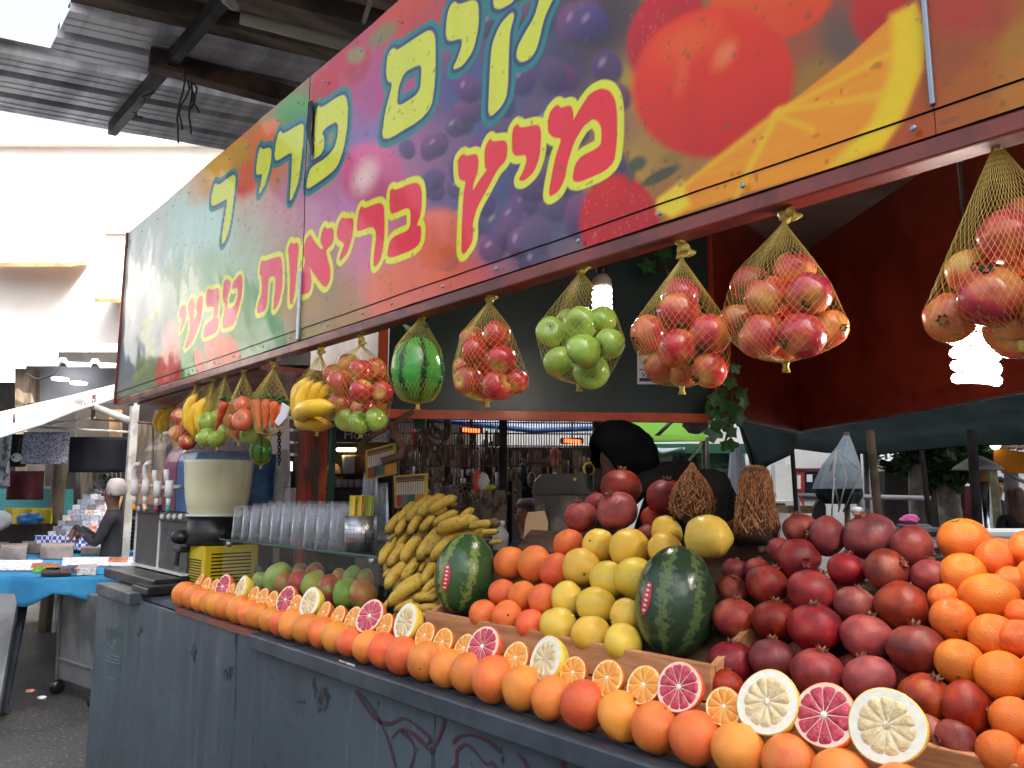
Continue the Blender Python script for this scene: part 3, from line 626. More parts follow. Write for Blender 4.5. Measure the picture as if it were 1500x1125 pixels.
peel('plum_skin', [(0.3, c8(92, 48, 66)), (0.7, c8(60, 40, 60))], bump=0, rough=0.4)
t = NT('pomegranate_skin'); v = t.coords(); o_ = t.n('ShaderNodeObjectInfo').outputs['Random']
f = t.noise(v, 1.3, 4, 0.55); c = t.ramp(f, [(0.28, c8(98, 36, 40)), (0.45, c8(140, 44, 42)), (0.6, c8(164, 64, 54)), (0.74, c8(166, 98, 70))])
c = t.n('ShaderNodeHueSaturation', {'Color': c, 'Hue': t.mr(o_, 0, 1, 0.486, 0.512), 'Value': t.mr(t.math('FRACT', t.math('MULTIPLY', o_, 9.1)), 0, 1, 0.55, 1.1), 'Saturation': t.mr(t.math('FRACT', t.math('MULTIPLY', o_, 5.3)), 0, 1, 0.9, 1.14)}).outputs[0]
c = t.mix(t.mr(t.noise(v, 16, 5, 0.7), 0.6, 0.72, 0, 0.55), c, c8(96, 62, 48)); c = t.mix(t.mr(t.noise(v, 38, 3, 0.6), 0.66, 0.72, 0, 0.8), c, c8(52, 34, 30)); c = t.mix(t.mr(t.noise(v, 60, 2), 0.55, 0.75, 0, 0.22), c, c8(220, 150, 130))
t.bs(Base_Color=c, Roughness=t.mr(t.noise(v, 6, 3), 0.3, 0.7, 0.38, 0.58), Specular_IOR_Level=0.4); t.bump(t.noise(v, 22, 4), 0.14, 0.02)
mat('calyx_brown', c8(150, 92, 66), c8(88, 62, 46), scale=6, rough=0.7)
def apple_mat(name, body, streak, pole, gloss=0.22):
    t = NT(name); v = t.coords(); c0 = t.n('ShaderNodeTexCoord').outputs['Object']
    sp_ = t.n('ShaderNodeSeparateXYZ', {0: c0}); ang = t.math('ARCTAN2', sp_.outputs[1], sp_.outputs[0])
    cv = t.n('ShaderNodeCombineXYZ', {0: t.math('MULTIPLY', t.math('SINE', ang), 6), 1: t.math('MULTIPLY', t.math('COSINE', ang), 6), 2: t.math('MULTIPLY', sp_.outputs[2], 0.7)})
    f = t.noise(t.n('ShaderNodeVectorMath', {0: cv, 1: v}, operation='ADD').outputs[0], 1.1, 4)
    c = t.ramp(f, [(0.35, body), (0.62, streak)])
    rad = t.math('SQRT', t.math('ADD', t.math('MULTIPLY', sp_.outputs[0], sp_.outputs[0]), t.math('MULTIPLY', sp_.outputs[1], sp_.outputs[1])))
    k = t.mr(t.math('ADD', rad, t.math('MULTIPLY', t.math('SUBTRACT', f, 0.5), 0.5)), 0.22, 0.62, 1, 0); c = t.mix(k, c, pole)
    k2 = t.mr(t.noise(v, 0.9, 2), 0.52, 0.72, 0, 0.85); c = t.mix(t.math('MULTIPLY', k2, 0.6), c, pole)
    t.bs(Base_Color=c, Roughness=gloss, Specular_IOR_Level=0.5, Coat_Weight=0.3, Coat_Roughness=0.08); return t.m
apple_mat('red_apple_skin', c8(168, 38, 44), c8(196, 62, 58), c8(222, 172, 84)); apple_mat('green_apple_skin', c8(138, 178, 66), c8(158, 190, 86), c8(128, 160, 60)); peel('blush_fruit_skin', [(0.34, c8(176, 34, 62)), (0.46, c8(198, 58, 66)), (0.56, c8(220, 120, 76)), (0.68, c8(226, 172, 92))], scale=0.55, bump=0, rough=0.24, coat=0.35, hue=0.008, val=0.15)
apple_mat('peach_skin', c8(198, 78, 64), c8(210, 116, 72), c8(200, 110, 80), 0.3)
mat('stem_brown', c8(72, 56, 38), rough=0.8); mat('leaf_green', c8(58, 104, 50), c8(36, 72, 38), scale=8, rough=0.45, rand=0.3)
mat('navel_dark', c8(120, 84, 34), c8(70, 58, 30), scale=12, rough=0.8)
ORANGE = [fruit_mesh('orange', ellip(1.0+0.06*(k-1)), lump=0.022, seed=k+1) for k in range(4)]
GRAPE = [fruit_mesh('grapefruit', ellip(0.97, 0.05), lump=0.028, seed=k+11, pear=0) if False else fruit_mesh('grapefruit', ellip(0.98-0.03*k, 0.03, 0, 0.03*(k-1)), lump=0.028, seed=k+11) for k in range(4)]
POMELO = [fruit_mesh('pomelo', ellip(1.0-0.04*k, 0.06, 0.05, 0.07), lump=0.03, seed=k+21) for k in range(4)]
POMEG = [fruit_mesh('pomegranate', ellip(0.93, 0, 0.02, -0.04), lump=0.035, lsc=1.6, seed=k+31, sides=5+k % 2, samp=0.02) for k in range(5)]
APPLE = [fruit_mesh('apple', ellip(0.96, 0.2, 0.1, -0.1), lump=0.025, seed=k+41, sides=5, samp=0.012) for k in range(3)]
MANGO = [fruit_mesh('mango', ellip(1.15, 0, 0, 0.08), lump=0.05, seed=k+51) for k in range(3)]
for l_ in (ORANGE, GRAPE, POMELO, POMEG, APPLE, MANGO): pass
cal = MB()
for k in range(6):                                   # crown of a pomegranate
    a = 2*math.pi*k/6; b = a+math.pi/6; c_ = a-math.pi/6
    p = lambda r_, an, z_: Vector((r_*math.cos(an), r_*math.sin(an), z_))
    cal.add([p(0.16, c_, -0.06), p(0.16, b, -0.06), p(0.17, b, 0.12), p(0.26, a, 0.26), p(0.17, c_, 0.12), p(0.12, a, 0.02)], [(0, 1, 2, 3), (0, 3, 4), (2, 5, 3), (3, 5, 4)])
CALYX = cal.mesh('calyx'); CALYX.materials.append(MATS['calyx_brown'])
nv_ = MB().ball((0, 0, 0), 0.07, 8, 4, (1, 1, 0.35)).mesh('stem_end', True); nv_.materials.append(MATS['navel_dark'])
st_me = MB().tube([(0, 0, -0.12), (0.02, 0, 0.08), (0.07, 0.02, 0.24)], [0.035, 0.03, 0.045], 6).mesh('stalk', True); st_me.materials.append(MATS['stem_brown'])
def with_mat(me, m, key={}):
    k = (me.name, m)
    if k not in key:
        c = me.copy(); c.materials.clear(); c.materials.append(MATS[m]); key[k] = c
    return key[k]
def fruit(name, meshes, m, P, r, rot, label, cat, group, sc=(1, 1, 1), extra=None):
    o = ob(name, with_mat(random.choice(meshes), m), None, None, P, rot, (r*sc[0], r*sc[1], r*sc[2])); tag(o, label, cat, group)
    if extra == 'calyx': ob('calyx', CALYX, None, o, (0, 0, 0.88))
    if extra == 'navel': ob('stem_end', nv_, None, o, (0, 0, 0.97))
    if extra == 'stalk': ob('stalk', st_me, None, o, (0, 0, 0.72))
    return o
halves = [(290,855,13,'o'),(301,860,12,'o'),(313,862,12,'o'),(326,861,17,'g'),(337,869,12,'o'),(351,866,20,'p'),(370,875,14,'o'),(384,877,13,'o'),(398,882,14,'o'),(418,880,19,'g'),(433,888,14,'o'),(453,884,21,'p'),(474,898,15,'o'),(494,905,16,'o'),(517,908,17,'o'),(541,904,24,'g'),(563,919,18,'o'),(593,913,26,'p'),(622,930,18,'o'),(648,940,19,'o'),(679,949,20,'o'),(706,947,29,'g'),(755,963,22,'o'),(798,966,33,'p'),(839,985,22,'o'),(889,993,25,'o'),(942,1003,27,'o'),(994,1006,34,'g'),(1060,1035,26,'o'),(1123,1028,45,'p'),(1207,1047,44,'g'),(1298,1063,50,'p')]
KN = {'o': 'orange', 'g': 'grapefruit', 'p': 'pomelo'}
# ---- front row on the lip
rowpx = [(272,877),(285,880),(297,884),(308,888),(322,891),(335,895),(352,899),(366,903),(382,908),(398,912),(413,916),(430,921),(452,927),(472,932),(494,938),(517,943),(540,950),(565,958),(593,963),(623,973),(655,982),(685,993),(725,1002),(767,1013),(810,1025),(855,1037),(910,1050),(962,1063),(1020,1080),(1085,1093),(1157,1106),(1233,1120),(1318,1136),(1410,1150)]
rx_ = [at_Y(a, b, 1.272).x for a, b in rowpx]
def row_label(p):
    h = min(halves, key=lambda q: abs(q[0]-p[0]))
    far = ' by the glass case' if p[0] < 555 else ' before the wooden crate' if p[0] < 1045 else ' before the pomegranates'
    return 'whole grapefruit on the counter lip under a cut '+KN[h[3]]+far
for i, x_ in enumerate(rx_):
    gl_ = rx_[i]-rx_[i-1] if i else rx_[1]-rx_[0]; gr_ = rx_[i+1]-rx_[i] if i < len(rx_)-1 else gl_
    r_ = min(0.058, max(0.046, 0.5*(gl_+gr_)*0.53)); g_ = 'red_grapefruit_peel' if i % 5 in (0, 2, 3) and random.random() < 0.6 else 'grapefruit_peel'
    fruit('grapefruit', GRAPE, g_, (x_, 1.272+random.uniform(-.005, .005), TOP_Z+r_*0.965), r_, (random.uniform(-1.9, 1.9), random.uniform(-.6, .6), random.uniform(0, 6)), row_label(rowpx[i]), 'grapefruit', 'grapefruit along the counter lip', extra='navel')
# ---- halves standing on the row
mat('orange_flesh', c8(240, 164, 66), c8(232, 142, 46), scale=4, rough=0.25, stretch=(5, 5, 5), bump=0.25, bscale=9, detail=6)
mat('ruby_flesh', c8(206, 76, 96), c8(168, 46, 72), scale=4, rough=0.22, bump=0.3, bscale=10, detail=6); mat('pomelo_flesh', c8(232, 214, 168), c8(214, 190, 138), scale=4, rough=0.28, bump=0.3, bscale=9, detail=6)
mat('pith_white', c8(244, 242, 226), rough=0.6); mat('pith_pink', c8(248, 216, 196), rough=0.6); mat('pith_cream', c8(250, 226, 158), rough=0.55); mat('core_tan', c8(206, 168, 122), c8(240, 230, 205), scale=6, rough=0.6)
def half_set(kind, seed):
    rf, n, pith, fl, pe = {'orange': (0.88, 10, 'pith_cream', 'orange_flesh', 'orange_peel'), 'grapefruit': (0.86, 11, 'pith_pink', 'ruby_flesh', 'red_grapefruit_peel'), 'pomelo': (0.74, 11, 'pith_white', 'pomelo_flesh', 'pomelo_peel')}[kind]
    nu = 36; mb = MB(); ns = 9; wob = lambda ph: 1+0.025*math.sin(2*ph+seed)+0.02*math.sin(3*ph+1.7*seed)
    for i in range(ns+1):
        th = math.pi/2*i/ns
        for j in range(nu):
            ph = 2*math.pi*j/nu; r_ = math.cos(th)*wob(ph); mb.v.append(Vector((r_*math.cos(ph), 0.02+0.95*math.sin(th), r_*math.sin(ph))))
    for j in range(nu): mb.v.append(Vector((0.965*wob(2*math.pi*j/nu)*math.cos(2*math.pi*j/nu), 0.0, 0.965*wob(2*math.pi*j/nu)*math.sin(2*math.pi*j/nu))))
    for i in range(ns):
        for j in range(nu): mb.f.append((i*nu+j, i*nu+(j+1) % nu, (i+1)*nu+(j+1) % nu, (i+1)*nu+j))
    b = (ns+1)*nu
    for j in range(nu): mb.f.append((j, b+j, b+(j+1) % nu, (j+1) % nu))
    P = mb.mesh('half_peel', True); P.materials.append(MATS[pe])
    mb = MB(); mb.v = [Vector((0, -0.004, 0))]+[Vector((0.967*wob(2*math.pi*j/nu)*math.cos(2*math.pi*j/nu), -0.001, 0.967*wob(2*math.pi*j/nu)*math.sin(2*math.pi*j/nu))) for j in range(nu)]
    mb.f = [(0, 1+j, 1+(j+1) % nu) for j in range(nu)]; Q = mb.mesh('pith'); Q.materials.append(MATS[pith])
    segs = []
    for k in range(3):
        w_ = math.pi/n*(0.985 if kind == 'pomelo' else 0.965); mb = MB(); ring = []
        for (rr, aa) in ((0.07, 0.0), (0.3, -0.86), (0.55, -0.95), (rf-0.1, -0.97), (rf-0.03, -0.86), (rf, -0.5), (rf+0.012*(k-1), 0), (rf, 0.5), (rf-0.03, 0.86), (rf-0.1, 0.97), (0.55, 0.95), (0.3, 0.86)):
            ring.append(Vector((rr*math.cos(aa*w_), -0.006, rr*math.sin(aa*w_))))
        c_ = sum(ring, Vector())/len(ring); top = [c_+(p-c_)*0.95+Vector((0, -0.016, 0)) for p in ring]; m_ = len(ring)
        mb.v = ring+top+[c_+Vector((0, -0.03, 0))]
        mb.f = [(i, (i+1) % m_, m_+(i+1) % m_, m_+i) for i in range(m_)]+[(m_+i, m_+(i+1) % m_, 2*m_) for i in range(m_)]
        sm = mb.mesh('segment', True); sm.materials.append(MATS[fl]); segs.append(sm)
    co = MB().lathe([(0.001, 0.03), (0.09, 0.025), (0.11, 0.0)], 10, cap=False).mesh('core', True); co.transform(Matrix.Rotation(math.pi/2, 4, 'X')); co.materials.append(MATS['core_tan' if kind == 'pomelo' else 'pith_white'])
    return P, Q, segs, co, n
HS = {k: [half_set(k, s_) for s_ in (1, 2)] for k in ('orange', 'grapefruit', 'pomelo')}
LB = {'o': 'halved orange with bright orange flesh', 'g': 'halved grapefruit with ruby flesh', 'p': 'halved pomelo with pale flesh and thick pith'}
for i, (a, b, r_, k) in enumerate(halves):
    P = at_Y(a, b-(2 if a < 620 else 0), 1.296); r = r_*mpx(P)*1.09
    hp, hq, hs_, hc, n = random.choice(HS[KN[k]])
    o = ob('half_'+KN[k], hp, None, None, P, (-R(random.uniform(18, 30)), random.uniform(-.15, .15)+random.uniform(0, 6)*0, random.uniform(-.12, .16)), r); tag(o, LB[k]+(' by the glass case' if a < 555 else ' before the crate' if a < 1030 else ' before the pomegranates'), KN[k]+' half', 'cut '+KN[k]+' halves on the front row')
    ob('pith', hq, None, o); ob('core', hc, None, o, (0, -0.006, 0)); ph = random.uniform(0, 6.28)
    for j in range(n): ob('segment', random.choice(hs_), None, o, None, (0, ph+2*math.pi*j/n, 0))
# ---- crate 1
def onp(a, b, A, N, lift=0.0): p = at_P(a, b, A, N); return p+N*lift
for (a, b, r_) in ((748,825,25),(784,827,27),(815,836,26),(736,869,21),(766,873,22),(795,879,24),(709,901,23),(744,904,24),(778,916,23),(833,797,23)):
    P = onp(a, b, A1, N1); fruit('grapefruit', GRAPE, 'red_grapefruit_peel', P, r_*mpx(P), rndrot(), 'red-orange grapefruit stacked between the watermelons beside yellow pomelos', 'grapefruit', 'grapefruit stacked in the crate', extra='navel')
for (a, b, rx2, ry2) in ((852,832,28,25),(877,799,22,24),(922,803,29,27),(975,806,28,23),(976,779,24,20),(892,851,26,30),(932,848,29,34),(830,878,23,27),(873,889,29,26),(917,903,25,24),(819,919,29,26),(866,931,30,25),(912,942,28,24)):
    P = onp(a, b, A1, N1); k = mpx(P); r = (rx2*ry2)**0.5*k*1.08
    fruit('pomelo', POMELO, 'pomelo_peel', P, r, (random.uniform(0.5, 2.6), random.uniform(-.6, .6), random.uniform(0, 6.28)), 'smooth yellow pomelo stacked between the grapefruit and the large watermelon', 'pomelo', 'pomelos stacked in the crate', extra='navel')
P = onp(1045, 800, A1, N1, 0.03); tag(ob('yellow_melon', with_mat(MANGO[0], 'melon_peel'), None, None, P, (R(90), 0, R(75)), (32*mpx(P), 32*mpx(P), 34.5*mpx(P))), 'oval pale yellow melon lying above the large watermelon', 'melon')
# watermelons
def melon_mat(name, base, light, stripe, n, thin, gloss=0.25):
    t = NT(name); v = t.coords(); c0 = t.n('ShaderNodeTexCoord').outputs['Object']; sp_ = t.n('ShaderNodeSeparateXYZ', {0: c0})
    wv = t.n('ShaderNodeVectorMath', {0: c0, 1: t.n('ShaderNodeVectorMath', {0: t.n('ShaderNodeTexNoise', {'Vector': v, 'Scale': 5.0, 'Detail': 4.0}).outputs['Color'], 1: (0.5, 0.5, 0.5)}, operation='SUBTRACT').outputs[0]}, operation='ADD')
    ang = t.math('ARCTAN2', t.math('ADD', sp_.outputs[1], 0), sp_.outputs[0]); nz = t.math('MULTIPLY', t.math('SUBTRACT', t.noise(v, 6, 5, 0.7), 0.5), thin)
    s_ = t.math('SINE', t.math('ADD', t.math('MULTIPLY', ang, n), t.math('MULTIPLY', nz, 6))); c = t.mix(t.mr(s_, 0.45, 0.85), base, stripe); c = t.mix(t.mr(t.noise(v, 14, 5), 0.5, 0.75, 0, 0.6), c, light)
    t.bs(Base_Color=c, Roughness=gloss, Specular_IOR_Level=0.5); t.bump(t.noise(v, 3, 2), 0.1, 0.02); return t.m
melon_mat('watermelon_dark', c8(52, 84, 48), c8(66, 100, 54), c8(122, 142, 74), 6, 1.1); melon_mat('watermelon_deep', c8(38, 62, 44), c8(50, 78, 48), c8(84, 106, 62), 7, 1.3); melon_mat('toy_watermelon', c8(62, 146, 58), c8(92, 172, 72), c8(26, 54, 34), 7, 0.6, 0.18)
WM = fruit_mesh('watermelon', ellip(1.35, 0.03, 0.03, 0.03), 40, 28, 0.02, 1, 3)
mat('sticker_red', c8(196, 44, 58), rough=0.35); mat('sticker_text', c8(240, 225, 225), rough=0.4)
def watermelon(a, b, rx2, ry2, A, N, m, label, lift, st):
    P = onp(a, b, A, N, lift); k = mpx(P); o = tag(ob('watermelon', with_mat(WM, m), None, None, P, (R(-16), R(3), R(20)), (rx2*k, rx2*k, ry2*k/1.35)), label, 'watermelon')
    bpy.context.view_layer.update()
    if st:
        mb = MB(); inv = o.matrix_world.inverted(); n = 22; ring = []
        bv = BVHTree.FromPolygons([o.matrix_world@v.co for v in o.data.vertices], [p.vertices[:] for p in o.data.polygons])
        def hit(px, py, e=0.0015):
            d = ray(px, py).normalized(); h = bv.ray_cast(CAM, d); return None if h[0] is None else inv@(h[0]+h[1]*e)
        cxx, cyy, rx3, ry3, tl = st
        pt = lambda q, an, e: hit(cxx+q*(rx3*math.cos(an)*math.cos(tl)-ry3*math.sin(an)*math.sin(tl)), cyy+q*(rx3*math.cos(an)*math.sin(tl)+ry3*math.sin(an)*math.cos(tl)), e)
        rows = [[pt(q, 2*math.pi*j/n, 0.0015) for j in range(n)] for q in (0.05, 0.5, 1.0)]
        if all(p is not None for r0 in rows for p in r0):
            mb.v = [p for r0 in rows for p in r0]; mb.f = [(i*n+j, i*n+(j+1) % n, (i+1)*n+(j+1) % n, (i+1)*n+j) for i in range(2) for j in range(n)]+[tuple(range(n))]
            s0 = mb.build('sticker', MATS['sticker_red'], o)
            mb = MB()
            for yy in np.linspace(-0.72, 0.72, 6):
                q1 = [hit(cxx+dx2-math.sin(tl)*yy*ry3, cyy+yy*ry3+dy2, 0.0028) for dx2, dy2 in ((-rx3*0.45, -ry3*0.07), (rx3*0.1, -ry3*0.1), (rx3*0.5, ry3*0.02), (-rx3*0.1, ry3*0.07))]
                if all(p is not None for p in q1): mb.add(q1, [(0, 1, 2, 3)])
            mb.build('sticker_lettering', MATS['sticker_text'], s0)
    return o
watermelon(688, 850, 44, 58, A1, N1, 'watermelon_dark', 'striped green watermelon with a red sticker beside the bananas', 0.03, (654, 846, 5.5, 20, R(8)))
watermelon(994, 888, 58, 80, A1, N1, 'watermelon_deep', 'large dark green watermelon with a red sticker beside the pomegranates', 0.02, (948, 876, 6, 25, R(12)))
# pomegranates on top of crate 1
PT = 'ruby pomegranate on top of the pomelo pile before the hooded person'
for (a, b, r_, d) in ((914,722,30,(.1,0,1)),(871,733,20,(-.3,0,1)),(855,765,25,(0.05,-.2,1)),(909,757,31,(-.2,-.5,1)),(980,736,29,(.15,-.1,1)),(953,752,20,(1,0,.3)),(944,778,18,(0,1,0))):
    P = onp(a, b, A1, N1, 0.02 if r_ > 21 else -0.02); fruit('pomegranate', POMEG, 'pomegranate_skin', P, r_*mpx(P), dirrot(d), PT, 'pomegranate', 'pomegranates on the pomelo pile', (1, 1, 0.95), 'calyx')
# ---- crate 2
pom = [(1172,775,24,(-.35,0,1)),(1214,788,28,(-1,-.6,.1)),(1275,787,37,(-.25,-.35,1)),(1335,803,31,(.6,.2,-.2)),(1170,820,29,(.8,-.7,-.1)),(1144,810,17,(0,1,.2)),(1242,839,26,(.2,0,1)),(1302,842,32,(.9,-.2,.5)),(1190,870,34,(.4,.3,1)),(1252,887,30,(.1,.4,1)),(1323,889,39,(-.3,-.5,-1)),(1125,860,30,(.5,.3,1)),(1109,834,19,(0,.3,1)),(1073,864,22,(.4,-.3,1)),(1075,834,18,(0,.5,1)),(1078,907,31,(.15,0,1)),(1137,914,31,(.15,0,1)),(1197,925,37,(.05,-.1,1)),(1270,933,36,(.15,.1,1)),(1343,953,38,(0,0,1)),(1071,968,31,(.1,-.1,1)),(1132,967,32,(.05,0,1)),(1199,988,37,(.25,0,1)),(1276,998,36,(-.35,0,1)),(1066,1010,25,(0,.3,1)),(1356,1024,37,(.5,0,1)),(1418,1040,37,(1,-.2,.1)),(1400,1090,32,(-.5,-.8,.2)),(1360,1076,26,(0,1,.3)),(1363,845,27,(0,.2,1)),(1225,860,24,(0,1,0)),(1160,940,26,(0,1,0)),(1235,960,26,(0,1,0)),(1305,965,28,(0,1,0)),(1290,905,24,(0,1,0)),(1150,880,24,(0,1,0)),(1310,1040,27,(0,1,0)),(1225,1030,28,(0,1,0)),(1100,940,24,(0,1,0)),(1150,1015,28,(0,1,0))]
def pom_label(a, b, deep):
    if deep: return 'shadowed pomegranate showing through a gap of the pomegranate pile'
    if b < 812 and a > 1150: return 'pomegranate in the topmost row beside the tall shaggy coconut' if a < 1230 else ('largest pomegranate crowning the pile with its crown upward' if a < 1300 else 'dark red pomegranate on the top row beside the oranges')
    if a < 1090: return 'pomegranate against the side of the large watermelon'
    if a > 1330 and b > 820: return 'pomegranate touching the pile of oranges'
    if b < 850: return 'pomegranate in the second row down from the largest one'
    if b < 900: return 'pomegranate in the middle row of the pomegranate pile'
    if b < 945: return 'pomegranate in the row above the lowest of the pile'
    return 'pomegranate in the lowest row behind the halved pomelos'
for i, (a, b, r_, d) in enumerate(pom):
    deep = i >= 30; P = onp(a, b, A2, N2, -0.055 if deep else random.uniform(-.004, .012))
    fruit('pomegranate', POMEG, 'pomegranate_skin', P, r_*mpx(P)*1.04, dirrot(d), pom_label(a, b, deep), 'pomegranate', 'pomegranates piled in the crate', (random.uniform(.98, 1.06), 1, random.uniform(.9, 1)), 'calyx')
org = [(1412,793,34,1.16),(1462,819,29,1),(1413,845,32,1),(1449,876,34,1.12),(1485,858,25,1),(1384,880,20,1),(1398,912,32,1.03),(1457,935,33,1.04),(1497,901,22,1),(1498,943,28,1),(1408,975,34,1.04),(1470,997,36,1.0),(1488,1061,33,1.0),(1468,1110,33,1),(1512,812,28,1),(1522,850,28,1),(1530,990,34,1),(1540,925,32,1),(1545,1060,34,1),(1520,1125,34,1),(1430,905,24,-1),(1430,955,26,-1),(1440,1030,26,-1),(1480,960,24,-1)]
for (a, b, r_, s_) in org:
    P = onp(a, b, A2, N2, -0.05 if s_ < 0 else random.uniform(0, .014)); d = Vector((random.uniform(-.6, .8), -1, random.uniform(-.5, .3))) if s_ < 1.1 else Vector((1, -.2, .1))
    fruit('orange', ORANGE, 'orange_peel', P, r_*mpx(P)*0.99, dirrot(d), ('shadowed orange in a gap of the orange pile' if s_ < 0 else 'largest orange topping the pile with a small green sticker' if (a, b) == (1412, 793) else 'glossy orange touching the pomegranate pile' if a < 1420 else 'glossy orange well inside the orange pile'), 'orange', 'oranges piled in the crate', (1, 1, abs(s_)), 'navel')
    if (a, b) == (1412, 793):
        bpy.context.view_layer.update(); o = bpy.data.objects[[x.name for x in COL.objects if x.name.startswith('orange') and x.get('category') == 'orange'][-1]]
        dv = (ray(1400, 763)).normalized(); bv = BVHTree.FromPolygons([o.matrix_world@v_.co for v_ in o.data.vertices], [q_.vertices[:] for q_ in o.data.polygons]); h = bv.ray_cast(CAM, dv)
        if h[0] is None: h = bv.find_nearest(at_P(1400, 766, A2, N2))
        X_ = RT; Zn = h[1]; Yn = Zn.cross(X_).normalized(); X_ = Yn.cross(Zn)
        for nm_, m_, sx3, sz3, e3 in (('sticker', 'black_tar', .0085, .0042, .0004), ('sticker_print', 'straw_green2', .0066, .0028, .0010)):
            mat('straw_green2', c8(120, 170, 60), rough=0.4); me_ = MB(); me_.v = [h[0]+Zn*e3+X_*sx3*math.cos(k_*math.pi/8)+Yn*sz3*math.sin(k_*math.pi/8) for k_ in range(16)]; me_.f = [tuple(range(16))]
            so = me_.build(nm_, MATS[m_], o); so.matrix_parent_inverse = o.matrix_world.inverted()
# ---- coconuts in their husk
t = NT('coconut_husk'); v = t.coords(); s2 = t.n('ShaderNodeVectorMath', {0: v, 1: (9, 9, 1.2)}, operation='MULTIPLY').outputs[0]
f = t.noise(s2, 2.4, 6, 0.7); t.bs(Base_Color=t.ramp(f, [(0.3, c8(52, 32, 22)), (0.55, c8(98, 64, 42)), (0.75, c8(140, 98, 66))]), Roughness=0.9); t.bump(f, 0.9, 0.06)
mat('husk_fibre', c8(186, 132, 86), c8(120, 76, 46), scale=9, rough=0.85)
def coconut(a, b, wpx, hpx, A, N, lift, prof, label, nf, seed, tilt=0.0):
    P = onp(a, b, A, N, lift); k = mpx(P); rr = random.Random(seed)
    me = fruit_mesh('coconut', prof, 28, 22, 0.05, 1.6, seed); me.materials.append(MATS['coconut_husk'])
    o = tag(ob('coconut', me, None, None, P, (R(-6), tilt, 0.4), (wpx*k, wpx*k, hpx*k)), label, 'coconut')
    mb = MB()
    for i in range(nf):
        ph = rr.uniform(0, 6.28); u = rr.uniform(0.12, 0.9); pts = []; L = rr.uniform(0.12, 0.45); dph = rr.uniform(-.8, .8)
        for s_ in range(5):
            uu = max(0.01, min(0.97, u-L*s_/4)); r_, z_ = prof(uu); e = 1.02+rr.uniform(0, 0.07)+(rr.uniform(0, .14) if s_ == 4 else 0)
            pts.append(Vector((r_*math.cos(ph+dph*s_/4)*e, r_*math.sin(ph+dph*s_/4)*e, z_*(1.0 if s_ < 4 else 1.03)+0.01)))
        mb.tube(pts, rr.uniform(.008, .02), 3, False)
    h = mb.build('husk_fibres', MATS['husk_fibre'], o); h['kind'] = 'stuff'
def prof_point(u):
    return float(np.interp(u, [0, .04, .1, .2, .32, .45, .58, .7, .82, .92, .97, 1], [.04, .10, .2, .42, .66, .84, .96, 1, .92, .68, .42, 0])), 1-2*u
def prof_tall(u):
    return float(np.interp(u, [0, .03, .08, .2, .5, .75, .9, .96, 1], [.25, .46, .6, .7, .84, 1, .92, .66, 0])), 1-2*u
coconut(1025, 745, 31, 46, A1, N1, 0.05, prof_point, 'pointed brown coconut with stringy husk behind the yellow melon', 420, 1)
coconut(1117, 758, 31, 58, A2, N2, 0.04, prof_tall, 'tall upright shaggy coconut husk above the pomegranates', 520, 2)
coconut(1070, 768, 16, 18, A2, N2, -0.03, ellip(1.0), 'small dark round coconut between the two shaggy coconuts', 60, 3)
# ================================================================== bananas
t = NT('banana_skin'); v = t.coords(); a = t.n('ShaderNodeVertexColor', layer_name='tip').outputs[0]; tp = t.n('ShaderNodeSeparateColor', {0: a})
f = t.noise(v, 3.0, 4); c = t.ramp(f, [(0.35, c8(204, 172, 72)), (0.65, c8(186, 152, 62))])
c = t.mix(t.mr(t.noise(v, 12, 5, 0.7), 0.57, 0.66, 0, 0.85), c, c8(74, 54, 32)); c = t.mix(tp.outputs[1], c, c8(142, 144, 70)); c = t.mix(tp.outputs[0], c, c8(40, 32, 24))
t.bs(Base_Color=c, Roughness=0.5, Specular_IOR_Level=0.35); t.bump(t.noise(v, 10, 3), 0.1, 0.02)
t = NT('toy_banana_skin'); v = t.coords(); a = t.n('ShaderNodeVertexColor', layer_name='tip').outputs[0]; tp = t.n('ShaderNodeSeparateColor', {0: a})
c = t.mix(t.mr(t.noise(v, 3, 2), 0.4, 0.7), c8(238, 196, 48), c8(228, 178, 40)); c = t.mix(tp.outputs[0], c, c8(120, 100, 40)); t.bs(Base_Color=c, Roughness=0.3)
def banana_mesh(name, bulge, r, m, seed):
    n, L = 8, 13; vs, fs, cols = [], [], []
    for i in range(L):
        u = i/(L-1); x = u; z = bulge*4*u*(1-u)
        dz = bulge*4*(1-2*u); d = Vector((1, 0, dz)).normalized(); up = Vector((-d.z, 0, d.x))
        k = min(1, (u/0.16)**0.7 if u > 0 else 0)*min(1, ((1-u)/0.2)**0.75 if u < 1 else 0); rr = r*max(0.26 if u < 0.5 else 0.2, k)
        for j in range(n):
            t_ = 2*math.pi*(j+0.5)/n; e = 1+0.07*math.cos(5*t_+seed); vs.append(Vector((x, 0, z))+(Vector((0, 1, 0))*math.cos(t_)*0.95+up*math.sin(t_))*rr*e)
            cols.append((1.0 if (u > 0.965 or u < 0.02) else (0.25 if u > 0.9 else 0), 0.6 if (u < 0.14 or u > 0.84) else 0.0, 0, 1))
    for i in range(L-1):
        for j in range(n): fs.append((i*n+j, (i+1)*n+j, (i+1)*n+(j+1) % n, i*n+(j+1) % n))
    fs += [tuple(range(n)), tuple((L-1)*n+j for j in reversed(range(n)))]
    me = mesh_of(name, vs, fs, True); ca = me.color_attributes.new('tip', 'FLOAT_COLOR', 'POINT'); ca.data.foreach_set('color', np.array(cols).ravel()); me.materials.append(MATS[m]); return me
BAN = [banana_mesh('banana', b_, 0.165, 'banana_skin', k) for k, b_ in enumerate((0.10, 0.14, 0.07))]
TBAN = [banana_mesh('banana', b_, 0.125, 'toy_banana_skin', k) for k, b_ in enumerate((0.16, 0.2))]
